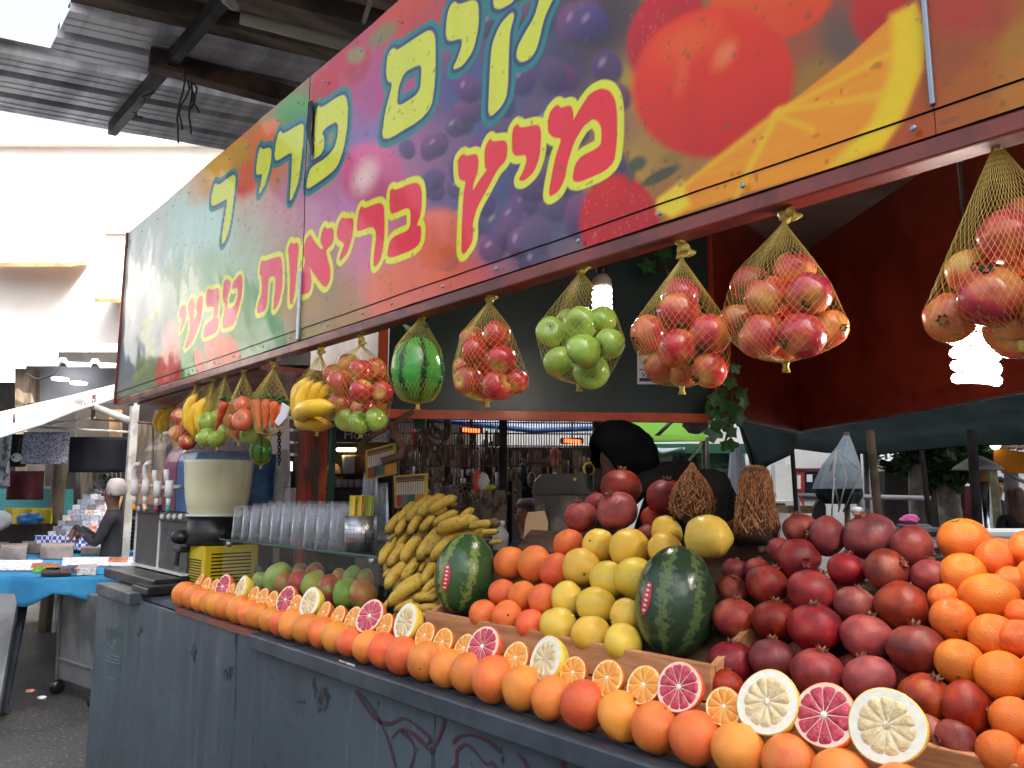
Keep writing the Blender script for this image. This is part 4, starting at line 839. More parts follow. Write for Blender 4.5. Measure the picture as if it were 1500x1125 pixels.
def put_banana(meshes, Sx, Ex, parent, bul=Vector((0, -0.5, 1)), ext=1.0):
    d = Ex-Sx; L = d.length; x = d.normalized(); z = (bul-x*bul.dot(x)).normalized(); y = z.cross(x)
    M = Matrix((x, y, z)).transposed().to_4x4()
    return ob('banana', random.choice(meshes), None, parent, Sx-x*L*(ext-1)*0.5, M.to_3x3(), L*ext)
bl = [
 ('top', [(205,220,60,400,0),(310,130,165,320,0),(480,95,265,305,.01),(590,95,370,275,.02),(712,130,495,262,.03),(705,225,505,350,.01),(840,180,720,300,0)], 'banana hand crowning the banana heap'),
 ('second', [(260,265,150,420,.0),(375,270,280,432,.01),(505,255,380,400,.01),(120,390,55,445,-.01),(215,415,125,552,-.01),(130,395,92,500,-.02),(300,425,215,538,-.01)], 'banana hand tucked under the crowning hand of the banana heap'),
 ('third', [(90,490,0,632,.0),(125,515,10,700,.005),(225,525,95,718,.01),(365,470,220,692,.01),(500,390,360,525,-.01)], 'freckled banana hand at the edge of the heap beside the straw holder'),
 ('fourth', [(550,405,370,662,.01),(620,415,440,622,.015),(700,480,505,692,.02),(720,330,595,450,.0)], 'banana hand leaning against the striped watermelon'),
 ('melon', [(930,372,600,475,.05),(1070,415,890,455,.06),(1120,470,985,490,.05),(900,350,720,340,.03),(860,330,650,400,.04)], 'banana hand lying over the top of the striped watermelon'),
 ('fifth', [(110,690,15,790,-.01),(225,690,60,912,.0),(348,640,205,835,.0),(385,650,350,740,-.01),(505,680,395,885,.005)], 'banana hand halfway down the banana heap'),
 ('sixth', [(375,790,150,950,.0),(385,860,105,1085,.01),(525,820,390,980,0),(535,910,430,1015,.005),(520,690,520,860,-.02)], 'bruised banana hand low in the heap above the crate corner'),
 ('bottom', [(135,915,75,1025,-.01),(105,995,15,1115,0),(305,1025,135,1115,.0),(510,985,315,1000,0),(545,1085,345,1105,0),(375,1080,305,1030,-.01),(240,1090,150,1180,0),(470,1130,330,1180,0)], 'lowest banana hand behind the halved pomelo')]
AB = Vector((0, 1.45, 1.09)); NB = Vector((0.25, -0.9, 0.85)).normalized(); AB = at_Y(612, 890, 1.47)
mat('banana_crown', c8(104, 88, 52), rough=0.8)
for nm, lst, lab in bl:
    th = thing('banana_hand', lab, 'bananas', (0, 0, 0), group='banana hands heaped beside the watermelon'); cen = Vector()
    for (a, b, c_, d_, lift) in lst:
        Sx, Ex = onp(560+a/6.25, 720+b/6.25, AB, NB, lift+0.006), onp(560+c_/6.25, 720+d_/6.25, AB, NB, lift+0.012)
        put_banana(BAN, Sx, Ex, th, Vector((0.2, -1, 0.5)), 1.16)
        cen += Sx/len(lst)
    MB().ball(cen+Vector((0, 0.05, 0)), 0.022, 8, 6, (1.3, 1, 0.8)).build('crown', MATS['banana_crown'], th, True)
    for k in range(4):
        a, b, c_, d_, lift = lst[k % len(lst)]
        Sx, Ex = onp(560+a/6.25+random.uniform(-6, 6), 720+b/6.25, AB, NB, lift-0.045), onp(560+c_/6.25+random.uniform(-6, 6), 720+d_/6.25, AB, NB, lift-0.04)
        put_banana(BAN, Sx, Ex, th, Vector((0.2, -1, 0.5)), 1.2)

# ================================================================== fruit in net bags, hung from the sign's rail
BAGY = 1.277
mat('net_yellow', c8(196, 172, 78), rough=0.5); 
def net_mesh(spheres, knot, bottom, ncol=34, nrow=26, rad=0.0005):
    bm = bmesh.new()
    for (p, r) in spheres:
        for i in range(1, 8):
            th = math.pi*i/8
            for j in range(12):
                ph = 2*math.pi*j/12; bm.verts.new(p+Vector((math.sin(th)*math.cos(ph), math.sin(th)*math.sin(ph), math.cos(th)))*r*1.03)
    bm.verts.new(knot); bm.verts.new(bottom)
    h = bmesh.ops.convex_hull(bm, input=bm.verts); 
    hull_v = [v.co.copy() for v in bm.verts]; bm.verts.index_update(); bm.faces.ensure_lookup_table()
    fs = [[v.index for v in f.verts] for f in bm.faces]; bv = BVHTree.FromPolygons(hull_v, fs); bm.free()
    zt_, zb_ = knot.z, bottom.z; grid = []
    for i in range(nrow+1):
        u = i/nrow; z_ = zt_+(zb_-zt_)*u; o_ = knot.lerp(bottom, u); row = []
        for j in range(ncol):
            ph = 2*math.pi*(j+0.5*(i % 2))/ncol; d = Vector((math.cos(ph), math.sin(ph), 0)); hh = bv.ray_cast(o_+d*2.0, -d)
            # hull is hit from outside
            p = hh[0] if hh[0] is not None else o_.copy()
            if i in (0,): p = knot+d*0.004
            if i == nrow: p = bottom+d*0.004
            row.append(p)
        grid.append(row)
    vs, fs2 = [], []
    def strut(p, q):
        d = q-p
        if d.length < 1e-5: return
        d.normalize(); a = d.orthogonal().normalized()*rad; b = d.cross(a); k = len(vs)
        offs = [a, a*-0.5+b*0.866, a*-0.5-b*0.866]
        for e in (p, q):
            for of in offs: vs.append(e+of)
        for i in range(3): fs2.append((k+i, k+(i+1) % 3, k+3+(i+1) % 3, k+3+i))
    for i in range(nrow):
        for j in range(ncol):
            strut(grid[i][j], grid[i+1][j]); jj = (j+1) % ncol if i % 2 else (j-1) % ncol; strut(grid[i][j], grid[i+1][jj])
    return mesh_of('net', vs, fs2)
def bag(knot, bottom, fr, kind, label, Y=BAGY, ncol=34, nrow=26, flabel=None, tie=True, melon=None):
    b_ = thing('net_bag', label, 'net bag', (0, 0, 0), group='net bags hanging from the sign'); K = at_Y(knot[0], knot[1], Y); B = at_Y(bottom[0], bottom[1], Y); sph = []
    kinds = {'blush': (POMEG, 'blush_fruit_skin', 'fruit', 'calyxg'), 'red': (APPLE, 'red_apple_skin', 'apple', 'stalk'), 'green': (APPLE, 'green_apple_skin', 'apple', 'stalk'), 'peach': (APPLE, 'peach_skin', 'peach', 'stalk'), 'pepper': (APPLE, 'green_apple_skin', 'pepper', 'stalk')}
    for f_ in fr:
        a, c_, r_, dy = f_[:4]; k = f_[4] if len(f_) > 4 else kind
        P = at_Y(a, c_, Y+dy); r = r_*mpx(P)*(1.07 if k == 'blush' else 1.03); sph.append((P, r))
        if k in kinds:
            ms, mm, cat, ex = kinds[k]; d = Vector((random.uniform(-1, 1), random.uniform(-1.2, .2), random.uniform(-1, 1)))
            o = fruit({'blush': 'net_fruit', 'red': 'red_apple', 'green': 'green_apple', 'peach': 'peach', 'pepper': 'green_pepper'}[k], ms, mm, P, r, dirrot(d), flabel[k] if isinstance(flabel, dict) else flabel, cat, 'fruit hanging in the net bags', extra='stalk' if ex == 'stalk' else None)
            if ex == 'calyxg': ob('calyx', CALYXG, None, o, (0, 0, 0.86))
    for (p, r) in (melon or []): sph.append((p, r))
    me = net_mesh(sph, K, B, ncol, nrow, 0.0003*max(1.0, mpx(K)/0.0016)); o = ob('net', me, MATS['net_yellow'], b_)
    top = Vector((K.x, Y, SZ0-0.03)); n = 9; pts = []; rs = []
    for i in range(n):
        u = i/(n-1); pts.append(K.lerp(top, u)+Vector((0.004*math.sin(7*u+K.x*9), 0.003*math.cos(9*u), 0))); rs.append(0.006+0.006*abs(math.sin(3.3*u*2+K.x*5)))
    m_ = MB().tube(pts, rs, 8); MB().tube(smooth_pts([K+UP*0.012, K+Vector((0.012, -0.012, 0.014)), K+Vector((0.024, -0.01, 0.008)), K+Vector((0.028, -0.005, -0.004))], 4), [0.008+0.004*math.sin(i_*1.3) for i_ in range(13)], 6).build('loose_end', MATS['net_yellow'], b_, True)
    MB().tube([B+UP*0.006, B, B-UP*0.006, B-UP*0.016], [0.004, 0.007, 0.005, 0.008], 6).build('bottom_knot', MATS['net_yellow'], b_, True)
    m_.build('knotted_tie', MATS['net_yellow'], b_, True)
    return b_
cg = CALYX.copy(); cg.materials.clear(); mat('calyx_green', c8(70, 78, 46), c8(40, 50, 32), scale=5, rough=0.7); cg.materials.append(MATS['calyx_green']); CALYXG = cg
FL = 'shiny red and yellow fruit in the hanging net '
bag((1459,204),(1495,500),[(1474,347,38,0),(1417,397,29,.02),(1449,436,43,-.03),(1392,466,34,0),(1492,393,26,.04),(1488,482,41,.03),(1500,322,32,.05),(1532,440,40,.0),(1538,370,38,.02),(1450,390,34,.07)],'blush','yellow net bag of red and yellow fruit hanging over the lit spiral bulb',flabel=FL+'over the lit spiral bulb',nrow=34,ncol=44)
bag((1149,325),(1151,532),[(1164,396,28,.03),(1100,417,27,.03),(1123,435,30,-.03),(1185,431,31,-.02),(1115,492,32,-.03),(1177,491,32,-.03),(1083,471,26,.02),(1216,481,25,.03),(1147,502,27,.04),(1155,447,28,.04)],'blush','yellow net bag of red and yellow fruit before the red bulkhead',flabel=FL+'before the red bulkhead',nrow=32,ncol=42)
bag((999,377),(999,566),[(997,432,26,.02),(995,457,29,-.03),(952,489,27,0),(993,510,29,-.04),(1040,489,29,-.01),(969,537,24,.01),(1039,541,26,0),(1004,545,24,.03),(1015,480,24,.05)],'blush','yellow net bag of red and yellow fruit beside the card stickers',flabel=FL+'beside the card stickers',nrow=30,ncol=40)
bag((851,396),(848,563),[(807,487,22,0),(851,474,25,.0),(882,468,21,.03),(856,514,26,-.05),(894,503,22,-.01),(819,530,23,-.01),(866,544,26,.0),(832,470,17,.04),(845,505,20,.05)],'green','yellow net bag of green apples beside the small lit bulb',flabel='green apple in the hanging net beside the small lit bulb')
bag((717,440),(714,588),[(728,492,22,0),(692,496,18,.02),(696,515,21,-.04),(735,528,22,-.03),(687,557,22,-.03),(728,564,23,-.03),(757,558,18,.01),(678,538,15,.02),(708,572,18,.02),(712,535,18,.04)],'red','yellow net bag of red apples between toy watermelon and green apples',flabel='glossy red apple in the net between melon and green apples')
bag((529,505),(528,634),[(530,544,18,-.03),(499,559,19,-.03),(488,549,15,.02),(511,533,16,.03),(549,542,17,.02),(530,574,18,-.05),(560,575,16,0),(499,590,18,-.01),(532,600,18,0),(507,615,16,.0,'green'),(527,619,17,-.02,'green'),(551,614,17,.01,'green')],'red','yellow net bag of red apples above green ones beside the toy bananas',flabel={'red':'red apple above green apples in the net beside the bananas','green':'green apple under the red apples in the hanging net'},ncol=30,nrow=24)
# toy watermelons in nets
def melon_bag(cx_, cy_, rx2, ry2, knot, label, Y, wl):
    P = at_Y(cx_, cy_, Y); k = mpx(P); o = tag(ob('toy_watermelon', with_mat(WM, 'toy_watermelon'), None, None, P, (0, 0, 0.3), (rx2*k, rx2*k, ry2*k/1.35)), wl, 'watermelon')
    mb = MB(); b0 = P+UP*ry2*k*0.98
    for i in range(3): mb.tube([b0, b0+Vector((0.02*math.cos(i*2.1), 0.02*math.sin(i*2.1), 0.015)), b0+Vector((0.045*math.cos(i*2.1), 0.045*math.sin(i*2.1), 0.035))], [0.004, 0.016, 0.003], 4)
    mb.build('leaf', MATS['leaf_green'], None).parent = o; ch = o.children[-1]; ch.matrix_parent_inverse = Matrix.LocRotScale(o.location, o.rotation_euler, o.scale).inverted()
    bag(knot, (cx_, cy_+ry2+2), [], 'x', label, Y, 32, 22, melon=[(P+UP*z_*k*ry2, rx2*k*s_) for z_, s_ in ((0, 1), (.35, .92), (-.35, .92), (.62, .68), (-.62, .68))])
melon_bag(612, 541, 39, 49, (618,462), 'yellow net bag stretched round a toy watermelon with leaf', BAGY, 'bright green striped toy watermelon in the hanging net before the green board')
melon_bag(382, 660, 16, 20, (384, 560), 'slack net holding a small watermelon behind the juice bowl', 1.55, 'small dark striped watermelon hanging behind the juice bowl')
# toy bananas
def banana_bag(knot, bottom, lst, label, Y, lab2):
    th = thing('banana_hand', lab2, 'bananas', (0, 0, 0), group='toy banana hands in nets'); sph = []
    for (a, b, c_, d_, dy) in lst:
        Sx, Ex = at_Y(a, b, Y+dy), at_Y(c_, d_, Y+dy); put_banana(TBAN, Sx, Ex, th, Vector((-0.8, -0.8, 0.2)), 1.1); sph += [(Sx.lerp(Ex, u), 0.018) for u in (0, .33, .66, 1)]
    bag(knot, bottom, [], 'x', label, Y, 28, 22, melon=sph)
banana_bag((470,518),(464,632),[(455,556,441,622,-.02),(461,560,450,626,-.03),(473,562,458,628,-.01),(482,566,470,628,.01),(444,612,492,598,-.05),(438,606,440,560,.02),(446,622,486,624,.0)],'yellow net bag of bright toy bananas beside the red post',BAGY,'bright yellow toy bananas in the net beside the red post')
banana_bag((313,556),(296,650),[(290,580,283,634,-.02),(297,590,288,640,-.01),(305,584,300,636,0),(312,588,306,640,.02)],'yellow net bag of toy bananas between apples and carrots',BAGY,'yellow toy bananas in the net between apples and carrots')
banana_bag((288,572),(236,642),[(244,600,232,630,0),(250,604,240,636,.02),(256,596,246,628,.03)],'end net bag of toy bananas under the sign corner',BAGY+0.2,'yellow toy bananas in the end net under the sign corner')
# small bags at the far end
sm = {'red':'red apple in the small net over the slush machine','peach':'blushed peach in the small net beside the carrots','pepper':'green pepper in the small net over the juice bowl'}
bag((287,566),(274,658),[(264,611,12,0),(279,599,10,.03),(260,635,12,-.02),(276,622,11,.02),(275,647,12,-.02),(290,640,11,.02)],'red','small yellow net of red apples over the slush machine',flabel=sm,ncol=22,nrow=18)
bag((330,550),(318,655),[(305,617,13,0),(316,612,12,.03),(302,641,14,-.02),(318,643,13,.0),(335,605,12,.02),(330,632,11,.04)],'pepper','small yellow net of green peppers over the juice bowl',flabel=sm,ncol=22,nrow=18)
bag((357,545),(350,648),[(348,597,13,.0),(357,595,14,-.02),(340,614,14,-.01),(357,616,16,-.03),(372,604,11,.02),(345,632,12,.02),(365,636,13,.02,'pepper')],'peach','small yellow net of blushed peaches beside the carrots',flabel=sm,ncol=22,nrow=18)
mat('carrot_skin', c8(226, 98, 52), c8(206, 78, 42), scale=4, rough=0.45, stretch=(1, 1, 8)); mat('carrot_top', c8(52, 104, 54), c8(34, 74, 40), scale=9, rough=0.7); mat('white_film', c8(225, 226, 232), rough=0.35)
def carrot(Sx, Ex, r, label):
    mb = MB(); n = 9; mb.tube([Sx.lerp(Ex, i/(n-1)) for i in range(n)], [r*(0.72 if i == 0 else 1.0)*(1-0.75*(i/(n-1))**1.6)*(1+0.04*math.sin(i*4)) for i in range(n)], 10)
    o = mb.build('carrot', MATS['carrot_skin'], None, True, base=Sx); tag(o, label, 'carrot', 'carrots in nets')
    m2 = MB()
    for k in range(14):
        d = Vector((random.uniform(-1, 1), random.uniform(-1, 1), random.uniform(.4, 1))).normalized(); m2.tube([Vector((0, 0, 0)), d*0.02, d*0.03+Vector((random.uniform(-.01, .01), 0, -.004))], [0.003, 0.007, 0.002], 4)
    m2.build('leafy_top', MATS['carrot_top'], o); return o
cs = []
for (a, b, c_, d_, dy) in ((376,586,380,630,-.03),(391,585,389,630,-.035),(404,588,399,626,-.03),(416,594,406,626,-.01),(384,590,386,622,.02),(410,588,412,624,.02)):
    Sx, Ex = at_Y(a, b, BAGY+dy), at_Y(c_, d_, BAGY+dy); carrot(Sx, Ex, 0.021, 'orange carrot with leafy top in the full net of carrots'); cs += [(Sx, 0.026), (Ex, 0.016), (Sx.lerp(Ex, .5), 0.022)]
b_ = bag((401,538),(395,638),[],'x','yellow net bag of orange carrots beside the hanging chain',BAGY,28,20,melon=cs)
mb = MB(); q = [at_Y(a, b, BAGY-0.066) for a, b in ((413,590),(423,597),(419,612),(408,624),(402,618),(410,604))]; mb.v = q+[p+Vector((0, 0.006, 0)) for p in q]; mb.f = [tuple(range(6)), tuple(11-i for i in range(6))]+[(i, 6+i, 6+(i+1) % 6, (i+1) % 6) for i in range(6)]
mb.build('torn_white_film', MATS['white_film'], b_)
S1, E1 = at_Y(330, 588, BAGY-0.06), at_Y(316, 630, BAGY-0.06); carrot(S1, E1, 0.019, 'single orange carrot standing out among the green peppers')
# ================================================================== kiosk woodwork behind the counter
kiosk = thing('juice_kiosk', 'red and dark green painted kiosk walls and ceiling behind the counter', 'kiosk')
mat('board_green', c8(34, 52, 48), c8(24, 40, 38), scale=2.5, rough=0.4, bump=0.04); mat('trim_orange', c8(214, 96, 50), c8(190, 78, 42), scale=6, rough=0.45); mat('bulkhead_red', c8(170, 62, 40), c8(138, 48, 32), scale=3, rough=0.38, coat=0.2, bump=0.06, bscale=20)
mat('ceiling_white', c8(206, 196, 188), c8(168, 148, 138), scale=1.4, rough=0.7, bump=0.1); mat('post_red', c8(170, 66, 44), c8(98, 80, 70), scale=5, rough=0.6, stretch=(4, 4, 0.8), lo=0.45, hi=0.55)
def wall(a, b, z0, z1, th_, name, m, parent=kiosk, back=None):
    a, b = Vector(a), Vector(b); d = (b-a).normalized(); n = Vector((-d.y, d.x, 0))
    if n.dot(FH) < 0: n = -n
    q = [a, b, b+n*th_, a+n*th_]; q = [Vector((p.x, p.y, z0)) for p in q]
    return MB().hexa(q, [Vector((p.x, p.y, z1)) for p in q]).build(name, MATS[m], parent)
gz = 1.9
gl, gr = at_Z(568, 599, gz), at_Z(1044, 606, gz); CZ = 3.04
wall(gl.xy.to_3d(), gr.xy.to_3d(), gz, CZ, 0.03, 'green_board', 'board_green')
wall((gl+FH*-0.012).xy.to_3d(), (gr+FH*-0.012).xy.to_3d(), gz-0.045, gz-0.002, 0.05, 'orange_trim', 'trim_orange')
dl = (gr-gl).normalized()
wall((gl-dl*0.05-FH*0.012).xy.to_3d(), (gl-dl*0.004-FH*0.012).xy.to_3d(), gz-0.045, 2.6, 0.05, 'orange_post', 'trim_orange')
bc, be = at_Z(1175, 632, gz), at_Z(1500, 575, gz); be = bc+(be-bc)*1.7
wall((gr+dl*0.03).xy.to_3d(), (bc).xy.to_3d(), gz, CZ, 0.03, 'bulkhead_panel', 'bulkhead_red'); wall(bc.xy.to_3d(), be.xy.to_3d(), gz, CZ, 0.03, 'bulkhead_panel', 'bulkhead_red')
db = (be-bc).normalized(); nb = Vector((db.y, -db.x, 0)); nb = nb if nb.dot(FH) < 0 else -nb
wall((bc+nb*0.02+db*0.03).xy.to_3d(), (be+nb*0.02).xy.to_3d(), gz+0.004, gz+0.085, 0.018, 'bottom_rail', 'bulkhead_red')
mat('edge_pale', c8(150, 140, 130), rough=0.7)
wall((gr+dl*0.05-FH*0.01).xy.to_3d(), (bc-FH*0.01).xy.to_3d(), gz-0.018, gz-0.002, 0.05, 'pale_edge', 'edge_pale')
MB().box((-4.4, SIGN_Y+0.06, CZ), (-2.95, 3.3, CZ+0.04)).build('ceiling', MATS['ceiling_white'], kiosk); MB().box((-2.947, SIGN_Y+0.06, CZ), (1.3, 4.75, CZ+0.04)).build('ceiling', MATS['ceiling_white'], kiosk)
wall((-4.88, 2.45, 0), (gl.x-0.07, gl.y+0.12, 0), 1.93, CZ, 0.03, 'red_valance', 'kiosk_red')
MB().box((SX0+0.002, 1.351, SZ0-0.022), (gl.x-0.05, 2.4, SZ0+0.002)).build('red_soffit', MATS['kiosk_red'], kiosk)
pp = at_Y(452, 640, 1.98); 
MB().box((pp.x-0.05, pp.y-0.04, 0), (pp.x+0.05, pp.y+0.05, SZ0-0.024)).build('red_post', MATS['post_red'], kiosk, bevel=0.006)
pp2 = at_Y(470, 640, 2.06); MB().box((pp2.x-0.03, pp2.y-0.02, 0), (pp2.x+0.03, pp2.y+0.03, SZ0-0.024)).build('red_post', MATS['trim_orange'], kiosk, bevel=0.004)
mat('post_green', c8(40, 96, 70), rough=0.5); pp3 = at_Y(484, 640, 2.2); MB().box((pp3.x-0.015, pp3.y, 0), (pp3.x+0.015, pp3.y+0.03, 1.93)).build('green_post', MATS['post_green'], kiosk)
# wire along the ceiling, cable of the bulbs
# ---- spiral bulbs
t = NT('bulb_glow'); t.bs(Base_Color=(1, 1, 1, 1), Emission_Color=(1.0, 0.93, 0.84, 1), Emission_Strength=7.0)
mat('bulb_base', c8(190, 180, 172), rough=0.4); mat('black_plastic', c8(24, 24, 26), c8(16, 16, 18), rough=0.35, scale=5)
def cfl(px, py, Y, wpx, label):
    P = at_Y(px, py, Y); r = wpx*mpx(P)*0.5; th = thing('spiral_bulb', label, 'light bulb', P)
    pts = [Vector((r*0.76*math.cos(k*0.42), r*0.76*math.sin(k*0.42), r*(1.05-2.3*k/60))) for k in range(61)]
    MB().tube(pts, r*0.24, 8).build('spiral_tube', MATS['bulb_glow'], th, True)
    pl = bpy.data.lights.new('bulb_light', 'POINT'); pl.energy = 7.0; pl.color = (1.0, 0.9, 0.78); pl.shadow_soft_size = r*1.3; po = bpy.data.objects.new('bulb_light', pl); COL.objects.link(po); po.parent = th
    MB().lathe([(r*0.95, r*1.25), (r*0.98, r*1.5), (r*0.9, r*2.1), (r*0.5, r*2.6)], 18).build('ballast', MATS['bulb_base'], th, True)
    MB().lathe([(r*0.48, r*2.6), (r*0.55, r*2.7), (r*0.55, r*3.6), (r*0.2, r*4.0)], 14).build('socket', MATS['black_plastic'], th, True)
    MB().tube([Vector((0, 0, r*3.9)), Vector((0.01, 0.0, CZ-P.z))], 0.004, 6).build('cord', MATS['black_plastic'], th, True)
cfl(882, 440, 1.8, 30, 'small lit spiral bulb hanging before the dark green board')
cfl(1428, 520, 1.55, 66, 'large lit spiral bulb hanging before the red bulkhead')
# ---- stickers on the board, ivy
def on_board(px, py, off=0.006): return at_P(px, py, gl, FH_b)-FH_b*off
FH_b = Vector((-dl.y, dl.x, 0)); FH_b = FH_b if FH_b.dot(FH) > 0 else -FH_b
st_ = thing('card_sticker', 'white card-payment sticker on the dark green board', 'sticker')
mat('paper_white', c8(226, 226, 228), rough=0.5); mat('logo_red', c8(206, 70, 56), rough=0.5); mat('logo_blue', c8(40, 52, 130), rough=0.5)
def bquad(x0, y0, x1, y1, off, name, m, par): 
    q = [on_board(x0, y1, off), on_board(x1, y1, off), on_board(x1, y0, off), on_board(x0, y0, off)]; mb = MB(); mb.hexa(q, [p-FH_b*0.0015 for p in q]); return mb.build(name, MATS[m], par)
bquad(933, 514, 967, 563, 0.004, 'paper', 'paper_white', st_); bquad(935, 516, 952, 521, 0.006, 'printed_band', 'trim_orange', st_); bquad(936, 554, 966, 559, 0.006, 'blue_band', 'logo_blue', st_); bquad(936, 541, 966, 542.5, 0.006, 'blue_band', 'logo_blue', st_)
q = [on_board(a, b, 0.006) for a, b in ((940,531),(946,525),(953,531),(946,538))]; MB().hexa(q, [p-FH_b*0.001 for p in q]).build('red_diamond', MATS['logo_red'], st_)
def text(body, P, h, right, up, m, parent, name='lettering', ext=0.001, align='LEFT', shear=0.0):
    cu = bpy.data.curves.new(name, 'FONT'); cu.body = body; cu.size = h; cu.extrude = ext; cu.align_x = align; cu.shear = shear
    o0 = bpy.data.objects.new(name, cu); COL.objects.link(o0); dg = bpy.context.evaluated_depsgraph_get(); me = bpy.data.meshes.new_from_object(o0.evaluated_get(dg)); bpy.data.objects.remove(o0)
    me.materials.clear(); n = right.cross(up).normalized(); M = Matrix((right.normalized(), up.normalized(), n)).transposed().to_4x4(); M.translation = P
    o = ob(name, me, MATS[m], parent); me.transform(M); return o
text('VISA', on_board(938, 553, 0.008), 11.5*mpx(on_board(945, 550)), dl, UP, 'logo_blue', st_, shear=0.25)
def leaf_mesh(k):
    mb = MB(); n = 14; out = []
    for i in range(n):
        a = 2*math.pi*i/n; r = 1+0.28*math.cos(5*a)+0.1*math.cos(2*a+k); out.append(Vector((r*math.cos(a), r*math.sin(a), 0.12*math.cos(2*a)-0.1*r)))
    mb.v = [Vector((0, 0, 0.08))]+out; mb.f = [(0, 1+i, 1+(i+1) % n) for i in range(n)]; me = mb.mesh('ivy_leaf', True); me.materials.append(MATS['ivy_leaf']); return me
mat('ivy_leaf', c8(64, 112, 56), c8(40, 82, 44), scale=2, rough=0.35, rand=0.5); mat('ivy_stem', c8(60, 70, 40), rough=0.7)
IVY = [leaf_mesh(k) for k in range(3)]
def ivy(label, stem, leaves, D):
    th = thing('ivy_garland', label, 'ivy'); MB().tube(smooth_pts([at_D(a, b, D+0.02) for a, b in stem], 5), 0.006, 5).build('stem', MATS['ivy_stem'], th, True)
    for (a, b, r_) in leaves:
        P = at_D(a, b, D+random.uniform(-.06, .03)); d = (-FH*1.0+RT*random.uniform(-.5, .5)+UP*random.uniform(-.3, .6)).normalized(); q = d.to_track_quat('Z', 'Y').to_matrix()@Matrix.Rotation(random.uniform(0, 6), 3, 'Z')
        ob('ivy_leaf', random.choice(IVY), None, th, P, q, r_*mpx(P)*0.82)
DI = (gr-CAM).dot(FH)-0.12
ivy('glossy ivy trailing down the corner of the green board', [(945,340),(975,390),(1010,440),(1050,500),(1070,545),(1072,600),(1062,650)], [(949,389,16),(972,370,16),(1069,560,13),(1085,575,12),(1045,585,13),(1062,592,14),(1052,605,15),(1075,600,15),(1090,590,10),(1050,622,13),(1082,612,14),(1068,620,15),(1046,632,17),(1068,652,15),(1058,575,12),(1075,540,11),(960,350,12),(935,365,11),(1040,600,11),(1072,632,12)], DI)
wb = thing('wooden_brace', 'bright orange diagonal lath across the green board', 'lath'); a_, b2_ = at_D(962, 352, DI+0.1), at_D(985, 420, DI+0.1); MB().tube([a_, b2_, at_D(1075, 620, DI+0.1)], 0.016, 4).build('lath', MATS['trim_orange'], wb)

# ================================================================== glass case, cups, straws
clearmat('case_glass', (0.95, 0.98, 0.97, 1), 0.12, 0.03); clearmat('cup_plastic', (0.98, 0.99, 1, 1), 0.25, 0.1, 0.09, (0.85, 0.88, 0.93, 1)); mat('glass_edge', c8(40, 92, 88), rough=0.1); clearmat('cup_frost', (0.95, 0.95, 0.96, 1), 0.3, 0.2, 0.6, (0.9, 0.9, 0.9, 1))
GZ_, GYF = 1.285, 1.50
gx0, gx1 = at_Y(322, 787, GYF).x, at_Y(553, 814, GYF).x
case = thing('glass_case', 'low glass display case with a flat glass top behind the fruit row', 'display case')
MB().box((gx0, GYF, GZ_-0.008), (gx1, GYF+0.42, GZ_)).build('glass_top', MATS['case_glass'], case)
MB().box((gx0, GYF-0.0015, GZ_-0.008), (gx1, GYF-0.0005, GZ_)).build('glass_edge', MATS['glass_edge'], case)
MB().box((gx0+0.02, GYF+0.01, TOP_Z+0.02), (gx1-0.01, GYF+0.016, GZ_-0.009)).build('front_pane', MATS['case_glass'], case)
MB().box((gx1-0.009, GYF+0.012, TOP_Z+0.02), (gx1-0.003, GYF+0.4, GZ_-0.009)).build('side_pane', MATS['case_glass'], case)
mat('chrome', c8(190, 194, 198), c8(150, 154, 160), scale=8, rough=0.2, metal=1.0)
MB().box((gx0, GYF-0.005, TOP_Z+0.002), (gx1, GYF+0.42, TOP_Z+0.018)).build('base', MATS['dark_steel'], case)
for x_ in (gx0+0.05, gx1-0.08): MB().lathe([(0.012, 0), (0.016, 0.008), (0.016, 0.022), (0.01, 0.028)], 10, (x_, GYF+0.03, GZ_-0.04)).build('clip', MATS['chrome'], case, True)
for (a, b, r_, m) in ((350,842,9,'plum_skin'),(362,843,12,'mango_green'),(381,850,12,'mango_green'),(382,836,10,'plum_skin'),(408,847,22,'mango_green'),(417,855,15,'mango_red'),(439,854,18,'mango_red'),(461,857,20,'mango_green'),(482,862,20,'mango_red'),(508,869,22,'mango_green'),(531,871,21,'mango_red'),(462,839,15,'mango_red'),(516,845,15,'mango_green'),(497,848,14,'mango_red'),(440,838,13,'mango_red'),(535,848,14,'mango_red')):
    back = b < 849 and r_ < 16; P = at_Y(a, b, 1.74 if back else 1.60); r = r_*mpx(P)
    nm = {'plum_skin': 'plum', 'mango_green': 'green mango', 'mango_red': 'red mango'}[m]
    fruit(nm.replace(' ', '_'), MANGO, m, P, r*0.95, (random.uniform(-.5, .5), random.uniform(-.5, .5), random.uniform(0, 6)), nm+' lying inside the glass case', nm.split()[-1], 'mangoes in the glass case')
cp = [(0.0375, 0.0), (0.036, 0.006), (0.0352, 0.006), (0.0285, 0.118), (0.0278, 0.124), (0.0265, 0.125), (0.001, 0.1245)]
CUP = MB().lathe(cp, 20, cap=False).mesh('cup', True); CUP.materials.append(MATS['cup_plastic']); CUPF = CUP.copy(); CUPF.materials.clear(); CUPF.materials.append(MATS['cup_frost'])
def cups(x_, y_, n, label, group, s_=1.12, me=None, dz=0.011, z0=GZ_):
    th = thing('cup_stack', label, 'cups', (x_, y_, z0), 0, group)
    for k in range(n): ob('cup', me or CUP, None, th, (random.uniform(-.0006, .0006), 0, 0.001+k*dz), (0, 0, random.uniform(0, 6)), s_)
ncup = 10; xa0, xa1 = at_Y(352, 770, 1.56).x, at_Y(495, 785, 1.56).x
